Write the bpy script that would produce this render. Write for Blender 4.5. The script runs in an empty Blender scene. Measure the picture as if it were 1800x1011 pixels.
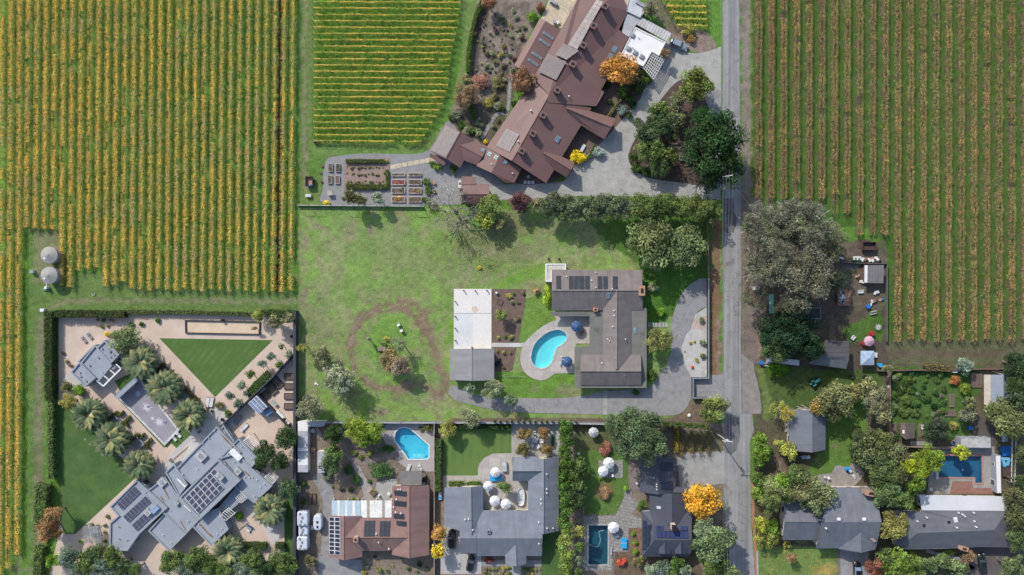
import bpy, bmesh, math, random
import numpy as np
from mathutils import Vector, Matrix
from mathutils.bvhtree import BVHTree
from mathutils.geometry import tessellate_polygon
scene = bpy.context.scene
col = scene.collection
R = math.radians
# ------------------------------------------------------------------ camera, sky, sun, exposure
CAM_H = 190.0
S = 0.15                                   # metres per unit of plan grid on the ground
cam_d = bpy.data.cameras.new("camera"); cam = bpy.data.objects.new("camera", cam_d); col.objects.link(cam)
cam.location = (0, 0, CAM_H); cam.rotation_euler = (0, 0, 0)
cam_d.sensor_width = 36; cam_d.lens = 18.0 / (900 * S / CAM_H)
cam_d.clip_start = 1; cam_d.clip_end = 9000
scene.camera = cam
SUN_EL, SUN_AZ = R(36), math.atan2(-0.56, 0.83)
w = bpy.data.worlds.new("World"); scene.world = w; w.use_nodes = True
nt = w.node_tree; nt.nodes.clear()
sky = nt.nodes.new('ShaderNodeTexSky'); sky.sky_type = 'NISHITA'; sky.sun_disc = False
sky.sun_elevation = SUN_EL; sky.sun_rotation = SUN_AZ % (2 * math.pi); sky.dust_density = 1.5
bg = nt.nodes.new('ShaderNodeBackground'); bg.inputs['Strength'].default_value = 0.15
wo = nt.nodes.new('ShaderNodeOutputWorld')
nt.links.new(sky.outputs[0], bg.inputs[0]); nt.links.new(bg.outputs[0], wo.inputs[0])
sd = bpy.data.lights.new("sun", 'SUN'); sd.energy = 3.4; sd.angle = R(0.7); sd.color = (1, 0.955, 0.88)
sun = bpy.data.objects.new("sun", sd); col.objects.link(sun)
dv = Vector((0.56 * math.cos(SUN_EL), -0.83 * math.cos(SUN_EL), -math.sin(SUN_EL)))
sun.rotation_euler = dv.to_track_quat('-Z', 'Y').to_euler(); sun.location = (-60, 90, 80)
scene.view_settings.view_transform = 'Standard'; scene.view_settings.look = 'None'
scene.view_settings.gamma = 1; scene.view_settings.exposure = 0.33
random.seed(7); rng = np.random.default_rng(7)

# ------------------------------------------------------------------ helpers
def W(px, py, z=0.0):
    k = S * (1 - z / CAM_H)
    return Vector(((px - 900) * k, (505.5 - py) * k, z))
def lin(c):
    c = c / 255.0
    return c / 12.92 if c <= 0.04045 else ((c + 0.055) / 1.055) ** 2.4
def A(r, g, b, k=1.0):
    return (min(lin(r) * k, 0.9), min(lin(g) * k, 0.9), min(lin(b) * k, 0.9), 1)
ORD = ['zeroth', 'first', 'second', 'third', 'fourth', 'fifth', 'sixth', 'seventh', 'eighth', 'ninth', 'tenth', 'eleventh',
       'twelfth', 'thirteenth', 'fourteenth', 'fifteenth', 'sixteenth', 'seventeenth', 'eighteenth', 'nineteenth', 'twentieth']
def ordn(i):
    if i <= 20: return ORD[i]
    t = ['', '', 'twenty', 'thirty', 'forty', 'fifty', 'sixty', 'seventy', 'eighty', 'ninety'][i // 10]
    if i % 10 == 0: return t[:-1] + 'ieth'
    return t + '-' + ORD[i % 10]
def tag(o, label=None, cat=None, group=None, kind=None):
    if label: o['label'] = label
    if cat: o['category'] = cat
    if group: o['group'] = group
    if kind: o['kind'] = kind
    return o
def link(name, me, parent=None):
    o = bpy.data.objects.new(name, me); col.objects.link(o)
    if parent: o.parent = parent
    return o
def empty(name, loc, rz=0, label=None, cat=None, group=None):
    o = bpy.data.objects.new(name, None); o.location = loc; o.rotation_euler = (0, 0, rz); o.empty_display_size = 0.3
    col.objects.link(o); return tag(o, label, cat, group)
def children(o): return [c for c in bpy.data.objects if c.parent == o]
KIDS = {}
def copy_tree(o, parent=None):
    if o.name not in KIDS: KIDS[o.name] = list(o.children)
    c = o.copy(); col.objects.link(c); c.parent = parent
    if parent: c.matrix_parent_inverse = o.matrix_parent_inverse
    for ch in KIDS[o.name]: copy_tree(ch, c)
    return c

MATS = {}
def mat(name, c1, c2=None, scale=0.6, fine=6.0, var=0.25, rough=0.9, bump=0.0, stripe=None, brick=None, metal=0.0, spec=0.3, fw=0.35, blotch=None, crack=None, streak=None):
    """procedural surface: two colours mixed by coarse noise, a fine grain, optional seams/brick courses/blotches"""
    if name in MATS: return MATS[name]
    m = bpy.data.materials.new(name); m.use_nodes = True; n = m.node_tree.nodes; L = m.node_tree.links
    b = n['Principled BSDF']; b.inputs['Roughness'].default_value = rough; b.inputs['Metallic'].default_value = metal
    b.inputs['Specular IOR Level'].default_value = spec
    g = n.new('ShaderNodeNewGeometry')
    def noise(sc, det=4, rg=0.6):
        t = n.new('ShaderNodeTexNoise'); t.inputs['Scale'].default_value = sc; t.inputs['Detail'].default_value = det
        t.inputs['Roughness'].default_value = rg; L.new(g.outputs['Position'], t.inputs['Vector']); return t.outputs['Fac']
    def rampv(src, lo, hi, a=0.0, bb=1.0):
        t = n.new('ShaderNodeMapRange'); t.inputs[1].default_value = lo; t.inputs[2].default_value = hi
        t.inputs[3].default_value = a; t.inputs[4].default_value = bb; L.new(src, t.inputs[0]); return t.outputs[0]
    def mix(f, a, bb, mode='MIX'):
        t = n.new('ShaderNodeMix'); t.data_type = 'RGBA'; t.blend_type = mode
        for s, v in ((t.inputs[0], f), (t.inputs[6], a), (t.inputs[7], bb)):
            if isinstance(v, (int, float)): s.default_value = v
            elif isinstance(v, tuple): s.default_value = v
            else: L.new(v, s)
        return t.outputs[2]
    c2 = c2 or tuple(x * 0.75 for x in c1[:3]) + (1,)
    base = mix(rampv(noise(scale), 0.35, 0.65), c1, c2)
    fg = rampv(noise(fine, 5, 0.7), 0.25, 0.75, 1 - fw, 1 + fw)
    cc = n.new('ShaderNodeVectorMath'); cc.operation = 'SCALE'; L.new(base, cc.inputs[0]); L.new(fg, cc.inputs['Scale'])
    out = cc.outputs[0]
    if blotch:
        out = mix(rampv(noise(blotch[1], 6, 0.65), blotch[2], blotch[2] + 0.08), out, blotch[0])
    if streak:                                     # long tyre or drainage streaks: (x scale, y scale, strength)
        mp = n.new('ShaderNodeMapping'); mp.inputs['Scale'].default_value = (streak[0], streak[1], .2); L.new(g.outputs['Position'], mp.inputs[0])
        t = n.new('ShaderNodeTexNoise'); t.inputs['Scale'].default_value = 1; t.inputs['Detail'].default_value = 3; L.new(mp.outputs[0], t.inputs['Vector'])
        v2 = n.new('ShaderNodeVectorMath'); v2.operation = 'SCALE'; L.new(out, v2.inputs[0]); L.new(rampv(t.outputs['Fac'], .3, .7, 1 - streak[2], 1 + streak[2]), v2.inputs['Scale']); out = v2.outputs[0]
    if crack:                                      # (cell scale, width, colour)
        vo = n.new('ShaderNodeTexVoronoi'); vo.feature = 'DISTANCE_TO_EDGE'; vo.inputs['Scale'].default_value = crack[0]; nz = n.new('ShaderNodeVectorMath'); nz.operation = 'ADD'
        t = n.new('ShaderNodeTexNoise'); t.inputs['Scale'].default_value = .5; t.inputs['Detail'].default_value = 5; L.new(g.outputs['Position'], t.inputs['Vector']); sv = n.new('ShaderNodeVectorMath'); sv.operation = 'SCALE'; sv.inputs['Scale'].default_value = 5
        L.new(t.outputs['Color'], sv.inputs[0]); L.new(g.outputs['Position'], nz.inputs[0]); L.new(sv.outputs[0], nz.inputs[1]); L.new(nz.outputs[0], vo.inputs['Vector'])
        out = mix(rampv(vo.outputs['Distance'], crack[1], 0, 0, .6), out, crack[2])
    if stripe:                                     # (angle, spacing, line width fraction, colour)
        ang, sp, wd, sc = stripe
        d = n.new('ShaderNodeVectorMath'); d.operation = 'DOT_PRODUCT'; L.new(g.outputs['Position'], d.inputs[0])
        d.inputs[1].default_value = (math.cos(ang) / sp, math.sin(ang) / sp, 0)
        fr = n.new('ShaderNodeMath'); fr.operation = 'FRACT'; L.new(d.outputs['Value'], fr.inputs[0])
        lt = n.new('ShaderNodeMath'); lt.operation = 'LESS_THAN'; L.new(fr.outputs[0], lt.inputs[0]); lt.inputs[1].default_value = wd
        out = mix(lt.outputs[0], out, sc)
    if brick:                                      # (angle, width, height, mortar colour, mortar size)
        mp = n.new('ShaderNodeMapping'); mp.inputs['Rotation'].default_value = (0, 0, brick[0]); L.new(g.outputs['Position'], mp.inputs[0])
        bt = n.new('ShaderNodeTexBrick'); L.new(mp.outputs[0], bt.inputs['Vector']); bt.inputs['Scale'].default_value = 1
        bt.inputs['Brick Width'].default_value = brick[1]; bt.inputs['Row Height'].default_value = brick[2]
        bt.inputs['Mortar Size'].default_value = brick[4]; bt.inputs['Color1'].default_value = (1, 1, 1, 1)
        bt.inputs['Color2'].default_value = (0.82, 0.82, 0.82, 1); bt.inputs['Mortar'].default_value = brick[3]
        out = mix(1.0, out, bt.outputs['Color'], 'MULTIPLY')
    L.new(out, b.inputs['Base Color'])
    if bump:
        bp = n.new('ShaderNodeBump'); bp.inputs['Strength'].default_value = bump; bp.inputs['Distance'].default_value = 0.15
        L.new(noise(fine * 0.8, 5, 0.7), bp.inputs['Height']); L.new(bp.outputs[0], b.inputs['Normal'])
    MATS[name] = m; return m
def leafmat(name, mode):
    """foliage: 'obj' takes the plant's own colour and the per-leaf values stored in the mesh; 'attr' takes the per-leaf colour"""
    if name in MATS: return MATS[name]
    m = bpy.data.materials.new(name); m.use_nodes = True; n = m.node_tree.nodes; L = m.node_tree.links
    n.remove(n['Principled BSDF']); out = n['Material Output']
    if mode == 'obj':
        oi = n.new('ShaderNodeObjectInfo'); at = n.new('ShaderNodeAttribute'); at.attribute_name = 'v'
        at2 = n.new('ShaderNodeAttribute'); at2.attribute_name = 'h'
        mx = n.new('ShaderNodeMix'); mx.data_type = 'RGBA'; mx.blend_type = 'MULTIPLY'; mx.inputs[0].default_value = 1
        mh = n.new('ShaderNodeMix'); mh.data_type = 'RGBA'; L.new(at2.outputs['Fac'], mh.inputs[0])
        mh.inputs[6].default_value = (0.94, 1.0, 0.97, 1); mh.inputs[7].default_value = (1.16, 1.03, 0.84, 1)
        L.new(oi.outputs['Color'], mx.inputs[6]); L.new(mh.outputs[2], mx.inputs[7])
        sc = n.new('ShaderNodeVectorMath'); sc.operation = 'SCALE'; L.new(mx.outputs[2], sc.inputs[0]); L.new(at.outputs['Fac'], sc.inputs['Scale'])
        c = sc.outputs[0]
    else:
        at = n.new('ShaderNodeAttribute'); at.attribute_name = 'Col'; c = at.outputs['Color']
    d = n.new('ShaderNodeBsdfDiffuse'); t = n.new('ShaderNodeBsdfTranslucent'); ms = n.new('ShaderNodeMixShader'); ms.inputs[0].default_value = 0.22
    L.new(c, d.inputs[0]); L.new(c, t.inputs[0]); L.new(d.outputs[0], ms.inputs[1]); L.new(t.outputs[0], ms.inputs[2])
    L.new(ms.outputs[0], out.inputs[0]); MATS[name] = m; return m

class MB:
    """collects shapes into ONE mesh"""
    def __init__(s): s.v = []; s.f = []; s.mi = []
    def add(s, vs, fs, mi=0):
        o = len(s.v); s.v += [tuple(v) for v in vs]; s.f += [tuple(i + o for i in f) for f in fs]; s.mi += [mi] * len(fs); return s
    def box(s, c, d, rz=0, mi=0, taper=1.0):
        x, y, z = d[0] / 2, d[1] / 2, d[2] / 2; cr, sr = math.cos(rz), math.sin(rz); vs = []
        for k, (a, b, e) in enumerate(((-x, -y, -z), (x, -y, -z), (x, y, -z), (-x, y, -z), (-x, -y, z), (x, -y, z), (x, y, z), (-x, y, z))):
            if k > 3: a *= taper; b *= taper
            vs.append((c[0] + a * cr - b * sr, c[1] + a * sr + b * cr, c[2] + e))
        return s.add(vs, [(3, 2, 1, 0), (4, 5, 6, 7), (0, 1, 5, 4), (1, 2, 6, 5), (2, 3, 7, 6), (3, 0, 4, 7)], mi)
    def tube(s, p, q, r0, r1=None, n=6, mi=0, cap=True):
        p = Vector(p); q = Vector(q); r1 = r0 if r1 is None else r1; d = (q - p)
        if d.length < 1e-5: return s
        d.normalize(); u = d.orthogonal().normalized(); w_ = d.cross(u); vs = []
        for pt, r in ((p, r0), (q, r1)):
            for i in range(n):
                a = 2 * math.pi * i / n; vs.append(pt + (u * math.cos(a) + w_ * math.sin(a)) * r)
        fs = [(i, (i + 1) % n, n + (i + 1) % n, n + i) for i in range(n)]
        if cap: fs += [tuple(range(n - 1, -1, -1)), tuple(range(n, 2 * n))]
        return s.add(vs, fs, mi)
    def lathe(s, c, prof, n=16, mi=0):
        vs = []; fs = []
        for (r, z) in prof:
            for i in range(n):
                a = 2 * math.pi * i / n; vs.append((c[0] + r * math.cos(a), c[1] + r * math.sin(a), c[2] + z))
        for j in range(len(prof) - 1):
            for i in range(n):
                fs.append((j * n + i, j * n + (i + 1) % n, (j + 1) * n + (i + 1) % n, (j + 1) * n + i))
        fs.append(tuple(range(n - 1, -1, -1))); fs.append(tuple((len(prof) - 1) * n + i for i in range(n)))
        return s.add(vs, fs, mi)
    def prism(s, pts, z0, z1, mi=0):
        n = len(pts); a = sum(pts[i][0] * pts[(i + 1) % n][1] - pts[(i + 1) % n][0] * pts[i][1] for i in range(n))
        if a < 0: pts = pts[::-1]
        vs = [(p[0], p[1], z0) for p in pts] + [(p[0], p[1], z1) for p in pts]
        return s.add(vs, [tuple(range(n - 1, -1, -1)), tuple(range(n, 2 * n))] + [(i, (i + 1) % n, n + (i + 1) % n, n + i) for i in range(n)], mi)
    def build(s, name, m, parent=None, smooth=False):
        me = bpy.data.meshes.new(name); me.from_pydata(s.v, [], s.f)
        for x in (m if isinstance(m, (list, tuple)) else [m]): me.materials.append(x)
        if any(s.mi): me.polygons.foreach_set('material_index', s.mi)
        if smooth: me.polygons.foreach_set('use_smooth', [True] * len(s.f))
        me.update(); return link(name, me, parent)

def poly_area(p): return 0.5 * sum(p[i][0] * p[(i + 1) % len(p)][1] - p[(i + 1) % len(p)][0] * p[i][1] for i in range(len(p)))
def offset_poly(p, d):
    """move an outline inward by d (any winding)"""
    n = len(p); sgn = 1 if poly_area(p) > 0 else -1; out = []
    for i in range(n):
        a, b, c = p[i - 1], p[i], p[(i + 1) % n]
        e1 = Vector((b[0] - a[0], b[1] - a[1])); e2 = Vector((c[0] - b[0], c[1] - b[1]))
        if e1.length < 1e-6: e1 = e2
        if e2.length < 1e-6: e2 = e1
        e1.normalize(); e2.normalize()
        n1 = Vector((-e1.y, e1.x)) * sgn; n2 = Vector((-e2.y, e2.x)) * sgn
        m = n1 + n2
        if m.length < 0.2: m = n1
        m.normalize(); k = d / max(0.35, m.dot(n1)); out.append((b[0] + m.x * k, b[1] + m.y * k) + tuple(b[2:]))
    return out
def spline(pts, n=6, closed=True):
    out = []; N = len(pts)
    for i in range(N if closed else N - 1):
        g = lambda k: pts[k % N] if closed else pts[max(0, min(N - 1, k))]
        p0, p1, p2, p3 = g(i - 1), g(i), g(i + 1), g(i + 2)
        for k in range(n):
            t = k / n
            out.append(tuple(0.5 * (2 * p1[j] + (p2[j] - p0[j]) * t + (2 * p0[j] - 5 * p1[j] + 4 * p2[j] - p3[j]) * t * t + (3 * p1[j] - p0[j] - 3 * p2[j] + p3[j]) * t ** 3) for j in range(len(p1))))
    if not closed: out.append(tuple(pts[-1]))
    return out
def wob(pts, amp, step=6, closed=True):
    r = random.Random(int(abs(pts[0][0] * 31 + pts[0][1] * 7))); out = []; N = len(pts)
    for i in range(N if closed else N - 1):
        a, b = pts[i], pts[(i + 1) % N]; d = math.hypot(b[0] - a[0], b[1] - a[1]); k = max(1, int(d / step))
        for j in range(k):
            t = j / k; out.append((a[0] + (b[0] - a[0]) * t + r.uniform(-amp, amp), a[1] + (b[1] - a[1]) * t + r.uniform(-amp, amp)))
    if not closed: out.append(tuple(pts[-1]))
    return out
def strip(pts, wd):
    """outline of a band of width wd along a polyline (plan units)"""
    l, r = [], []
    for i, p in enumerate(pts):
        a = pts[max(0, i - 1)]; b = pts[min(len(pts) - 1, i + 1)]; d = Vector((b[0] - a[0], b[1] - a[1])).normalized()
        wv = wd[i] if isinstance(wd, (list, tuple)) else wd
        l.append((p[0] - d.y * wv / 2, p[1] + d.x * wv / 2)); r.append((p[0] + d.y * wv / 2, p[1] - d.x * wv / 2))
    return l + r[::-1]
def sheet(name, pts, z, m, holes=(), kind='structure', parent=None):
    """flat ground-cover sheet, outline in plan units"""
    loops = [[W(p[0], p[1], z) for p in pts]] + [[W(p[0], p[1], z) for p in h] for h in holes]
    vs = [v for l in loops for v in l]; tr = tessellate_polygon(loops); fs = []
    for t in tr:
        a, b, c = (vs[i] for i in t)
        fs.append(t if (b - a).cross(c - a).z > 0 else t[::-1])
    me = bpy.data.meshes.new(name); me.from_pydata([tuple(v) for v in vs], [], [tuple(f) for f in fs]); me.materials.append(m); me.update()
    o = link(name, me, parent)
    if kind: o['kind'] = kind
    return o

def leafmesh(name, C, N, size, m, colr=None, v=None, h=None, aspect=1.0, parent=None, make_obj=True):
    n = len(C); N = N / (np.linalg.norm(N, axis=1, keepdims=True) + 1e-9)
    rnd = rng.normal(size=(n, 3)); U = np.cross(N, rnd); U /= (np.linalg.norm(U, axis=1, keepdims=True) + 1e-9); V = np.cross(N, U)
    s = np.asarray(size).reshape(-1, 1) * 0.5
    U = U * s * aspect; V = V * s
    P = np.stack([C - U * 1.0, C - V * 0.75, C + U * 1.0, C + V * 0.75], axis=1).reshape(-1, 3).astype(np.float32)
    me = bpy.data.meshes.new(name); me.vertices.add(4 * n); me.vertices.foreach_set('co', P.ravel())
    me.loops.add(4 * n); me.loops.foreach_set('vertex_index', np.arange(4 * n, dtype=np.int32))
    me.polygons.add(n); me.polygons.foreach_set('loop_start', np.arange(0, 4 * n, 4, dtype=np.int32))
    me.materials.append(m)
    if colr is not None:
        at = me.attributes.new('Col', 'FLOAT_COLOR', 'FACE'); c4 = np.ones((n, 4), np.float32); c4[:, :3] = colr; at.data.foreach_set('color', c4.ravel())
    if v is not None:
        at = me.attributes.new('v', 'FLOAT', 'FACE'); at.data.foreach_set('value', v.astype(np.float32))
    if h is not None:
        at = me.attributes.new('h', 'FLOAT', 'FACE'); at.data.foreach_set('value', h.astype(np.float32))
    me.update(calc_edges=True)
    return link(name, me, parent) if make_obj else me
def vnoise(x, y, seed=0):
    """smooth value noise on arrays"""
    r = np.random.default_rng(seed).random((256, 256)); xi = np.floor(x).astype(int); yi = np.floor(y).astype(int)
    fx = x - xi; fy = y - yi; fx = fx * fx * (3 - 2 * fx); fy = fy * fy * (3 - 2 * fy)
    g = lambda a, b: r[a % 256, b % 256]
    return (g(xi, yi) * (1 - fx) + g(xi + 1, yi) * fx) * (1 - fy) + (g(xi, yi + 1) * (1 - fx) + g(xi + 1, yi + 1) * fx) * fy
def fbm(x, y, seed=0, o=4):
    t = 0; a = 0.5
    for k in range(o): t = t + a * vnoise(x * 2 ** k, y * 2 ** k, seed + k); a *= 0.55
    return t / 0.95
# ------------------------------------------------------------------ ground
G_GREEN = (0.19, 0.275, 0.085); G_BRIGHT = (0.20, 0.33, 0.07); G_DARK = (0.075, 0.13, 0.035)
DIRT = (0.24, 0.185, 0.14); MULCH = (0.115, 0.085, 0.068); SAND = (0.55, 0.43, 0.34); GRAVELG = (0.27, 0.275, 0.28); LEAFL = (0.21, 0.135, 0.085)
POOLS = {
 'kidney': spline([(952, 592), (966, 583), (982, 580), (993, 585), (996, 594), (990, 603), (978, 612), (973, 624), (969, 637), (960, 645), (949, 647), (939, 641), (934, 630), (937, 612), (943, 601)], 5),
 'angled': [(694, 768), (695.5, 760), (702, 753.5), (711, 751.5), (720, 754), (732.4, 764), (753.6, 783), (753.8, 803), (751, 806.5), (718, 807), (714.5, 801), (701, 783), (695, 775)],
 'dark': [(1034.8, 923.5), (1068.4, 923.5), (1068, 992), (1034.5, 992)],
 'blue': [(1649, 801), (1725.5, 801.5), (1726, 849), (1714, 849), (1714, 839), (1649, 838.5)],
}
def inpoly(X, Y, pts):
    c = np.zeros(X.shape, bool); n = len(pts); j = n - 1
    for i in range(n):
        xi, yi = pts[i][0], pts[i][1]; xj, yj = pts[j][0], pts[j][1]
        t = ((yi > Y) != (yj > Y)); xx = (xj - xi) * (Y - yi) / ((yj - yi) if yj != yi else 1e-9) + xi
        c ^= t & (X < xx); j = i
    return c
gx = np.concatenate([[-20000, -6000, -2000, -700, -250], np.arange(-70, 1872, 2.4), [2050, 2500, 3900, 8000, 22000]])
gy = np.concatenate([[-20000, -6000, -2000, -700, -250], np.arange(-70, 1082, 2.4), [1250, 1700, 3000, 8000, 22000]])
GX, GY = np.meshgrid(gx, gy)
JX = GX + (fbm(GX / 9, GY / 9, 3) - 0.5) * 14 + (fbm(GX / 3, GY / 3, 5, 2) - 0.5) * 5
JY = GY + (fbm(GX / 9, GY / 9, 13) - 0.5) * 14 + (fbm(GX / 3, GY / 3, 15, 2) - 0.5) * 5
GC = np.zeros(GX.shape + (3,)); GC[:] = (0.115, 0.225, 0.042)          # vineyard floor grass
def blend(mask, c):
    global GC
    m = np.clip(mask, 0, 1)[..., None]; GC = GC * (1 - m) + np.array(c[:3]) * m
def p_poly(pts, c, a=1.0, jit=1.0):
    blend(inpoly(GX + (JX - GX) * jit, GY + (JY - GY) * jit, pts) * a, c)
def p_blob(px, py, rx, ry, c, a=1.0, ang=0, soft=0.5):
    dx, dy = JX - px, JY - py; ca, sa = math.cos(ang), math.sin(ang); u = (dx * ca + dy * sa) / rx; v = (-dx * sa + dy * ca) / ry
    d = np.sqrt(u * u + v * v) + (fbm(GX / 5, GY / 5, 31) - 0.5) * 0.5; blend(np.clip((1 - d) / soft, 0, 1) * a, c)
def p_line(pts, wd, c, a=1.0, soft=0.5):
    D = np.full(GX.shape, 1e9)
    for i in range(len(pts) - 1):
        ax, ay = pts[i]; bx, by = pts[i + 1]; L2 = (bx - ax) ** 2 + (by - ay) ** 2 + 1e-9
        t = np.clip(((JX - ax) * (bx - ax) + (JY - ay) * (by - ay)) / L2, 0, 1)
        D = np.minimum(D, np.hypot(JX - ax - t * (bx - ax), JY - ay - t * (by - ay)))
    blend(np.clip((wd / 2 - D) / (wd / 2 * soft), 0, 1) * a, c)
def p_noise(pts, c, sc, thr, a=1.0, seed=50, soft=0.12, sy=1.0):
    m = inpoly(JX, JY, pts); f = fbm(GX / sc, GY / (sc * sy), seed, 5); blend(m * np.clip((f - thr) / soft, 0, 1) * a, c)
# meadow in the middle
p_poly([(552, -60), (812, -60), (800, 100), (742, 254), (552, 254)], (0.09, 0.205, 0.03), 1, .3)
MEADOW = [(524, 362), (760, 362), (960, 372), (1268, 370), (1268, 500), (1245, 490), (1245, 740), (524, 742)]
p_poly(MEADOW, G_GREEN, 1, 0.3)
p_noise(MEADOW, (0.185, 0.31, 0.07), 34, 0.5, 0.9, 61, 0.15)
p_noise(MEADOW, (0.27, 0.265, 0.14), 22, 0.52, 0.62, 71, 0.12)
p_noise(MEADOW, (0.21, 0.165, 0.115), 9, 0.64, 0.35, 81, 0.08, 1.6)
p_blob(700, 470, 120, 70, (0.20, 0.27, 0.09), 0.5); p_blob(860, 440, 110, 55, (0.19, 0.17, 0.09), 0.5)
p_blob(900, 400, 70, 26, (0.17, 0.14, 0.08), 0.5); p_blob(560, 560, 30, 60, (0.18, 0.20, 0.10), 0.5)
for a in ((652, 405, 10, 16), (560, 400, 16, 5), (538, 428, 6, 16), (535, 520, 7, 22), (672, 722, 14, 12), (770, 700, 22, 8), (690, 545, 34, 8)): p_blob(a[0], a[1], a[2], a[3], (0.25, 0.19, 0.15), 0.7)
ring = [(683 + 67 * math.cos(t), 605 + 72 * math.sin(t) + 6) for t in np.linspace(0, 2 * math.pi, 60)]
p_line(ring[10:], 18, (0.21, 0.155, 0.105), .95, 0.6); p_line(ring[12:50], 3, (0.34, 0.27, 0.21), 0.6, 1)
p_line(spline([(700, 528), (740, 545), (757, 590), (770, 640), (785, 680), (768, 690), (735, 676), (700, 690)], 5, False), 22, (0.225, 0.17, 0.115), .9, 0.7)
p_line(spline([(622, 570), (616, 610), (625, 650), (655, 675), (690, 690)], 5, False), 5, (0.30, 0.235, 0.18), 0.7, 1)
for k in range(7):
    p_line([(683 + (70 + k * 4) * math.cos(t), 606 + (80 + k * 3) * math.sin(t)) for t in np.linspace(3.3, 5.2, 16)], 1.6, (0.27, 0.21, 0.16), 0.35, 1)
p_blob(740, 645, 9, 26, G_BRIGHT, 0.8, 0.2); p_blob(679, 541, 12, 6, G_BRIGHT, 0.8); p_blob(729, 547, 5, 12, G_BRIGHT, 0.8, -.3); p_blob(748, 606, 8, 12, G_BRIGHT, .7)
p_blob(681, 603, 46, 52, (0.16, 0.285, 0.065), 1, 0, 0.25); p_blob(688, 640, 30, 22, (0.11, 0.10, 0.06), 0.5)
p_line([(645, 700), (760, 735)], 22, G_BRIGHT, 0.6); p_line([(600, 690), (640, 650)], 20, G_BRIGHT, 0.4)
p_line([(790, 505), (790, 600)], 10, (0.13, 0.26, 0.03), 0.6); p_line([(880, 500), (960, 470)], 26, (0.14, 0.27, 0.04), 0.7)
p_line([(700, 455), (820, 520), (780, 540)], 1.4, (0.27, 0.22, 0.15), 0.4)
for k in range(46):                                         # mowing and tyre arcs pressed into the meadow
    x, y = random.uniform(540, 960), random.uniform(385, 730); a0 = random.uniform(0, 6.3); r0 = random.uniform(25, 120)
    p_line([(x + r0 * math.cos(a0 + t), y + r0 * math.sin(a0 + t)) for t in np.linspace(0, random.uniform(.3, 1.0), 7)], random.uniform(1.2, 3), random.choice([(0.24, 0.22, 0.13), (0.12, 0.2, 0.05), (0.26, 0.3, 0.14)]), 0.32, 1)
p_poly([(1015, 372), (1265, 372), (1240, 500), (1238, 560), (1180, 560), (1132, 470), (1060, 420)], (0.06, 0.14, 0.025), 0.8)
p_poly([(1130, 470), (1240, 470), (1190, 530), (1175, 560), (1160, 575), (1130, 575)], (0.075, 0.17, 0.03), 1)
p_poly([(916, 525), (972, 520), (972, 560), (935, 600), (912, 602)], (0.155, 0.255, 0.055), 1, .3)
p_poly([(866, 655), (1012, 655), (1012, 700), (866, 700)], (0.13, 0.24, 0.045), 1, .3); p_blob(1000, 690, 30, 14, (0.25, 0.2, 0.14), 0.6); p_blob(940, 685, 14, 8, (0.24, 0.2, 0.14), .5)
# lane between the vineyards
LANE = [(524, -60), (553, -60), (551, 258), (760, 268), (825, 150), (850, -60), (806, -60), (812, 90), (785, 205), (745, 262), (560, 268), (605, 362), (524, 362), (518, 200)]
p_poly([(526, -60), (553, -60), (552, 250), (600, 268), (600, 365), (524, 365)], (0.14, 0.21, 0.06), 1, .3)
p_line([(536, -60), (534, 260), (536, 340)], 9, (0.27, 0.21, 0.16), 0.7, 1); p_line([(546, -60), (545, 240)], 2, (0.25, 0.22, 0.14), 0.5, 1); p_line([(541, 20), (540, 250)], 2, (0.12, 0.22, 0.05), 0.6, 1)
p_poly([(553, 250), (735, 255), (785, 215), (812, 100), (810, -60), (850, -60), (826, 130), (790, 215), (745, 270), (560, 272)], (0.15, 0.235, 0.065), 1, .3)
p_blob(556, 292, 22, 26, (0.10, 0.2, 0.04), .8); p_blob(580, 300, 8, 40, (0.17, 0.18, .11), .5)
p_line([(828, 10), (822, 70), (812, 120), (800, 170)], 5, (0.24, 0.2, 0.14), 0.5, 1)
# headland by the water tanks and the track south of the left vineyard
p_poly([(52, 402), (104, 402), (106, 505), (145, 480), (190, 480), (240, 506), (524, 516), (524, 546), (102, 548), (88, 620), (75, 1011), (50, 1011), (52, 520)], (0.13, 0.2, 0.06), 1, .4)
p_poly([(60, 408), (108, 410), (92, 500), (60, 500)], (0.2, 0.2, 0.11), .8); p_line([(75, 545), (120, 530), (240, 528), (520, 530)], 12, (0.27, 0.21, 0.16), 0.6, 1)
p_line([(72, 560), (68, 700), (65, 1011)], 20, (0.22, 0.195, 0.13), 0.8, .8); p_line([(78, 600), (76, 900)], 6, (0.12, 0.2, 0.05), .6); p_line([(90, 1011), (20, 1000), (40, 985)], 10, (0.2, 0.19, .12), .7)
p_line([(494, -60), (492, 200), (489, 512)], 9, (0.06, 0.036, 0.03), 1, 0.3)
for i in range(34): p_line([(11 + 15.4 * i, -60), (6 + 15.4 * i, 1011 if i < 3 else (400 if i < 7 else 505))], 4, (0.15, 0.15, 0.07), 0.35, 1)
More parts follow.
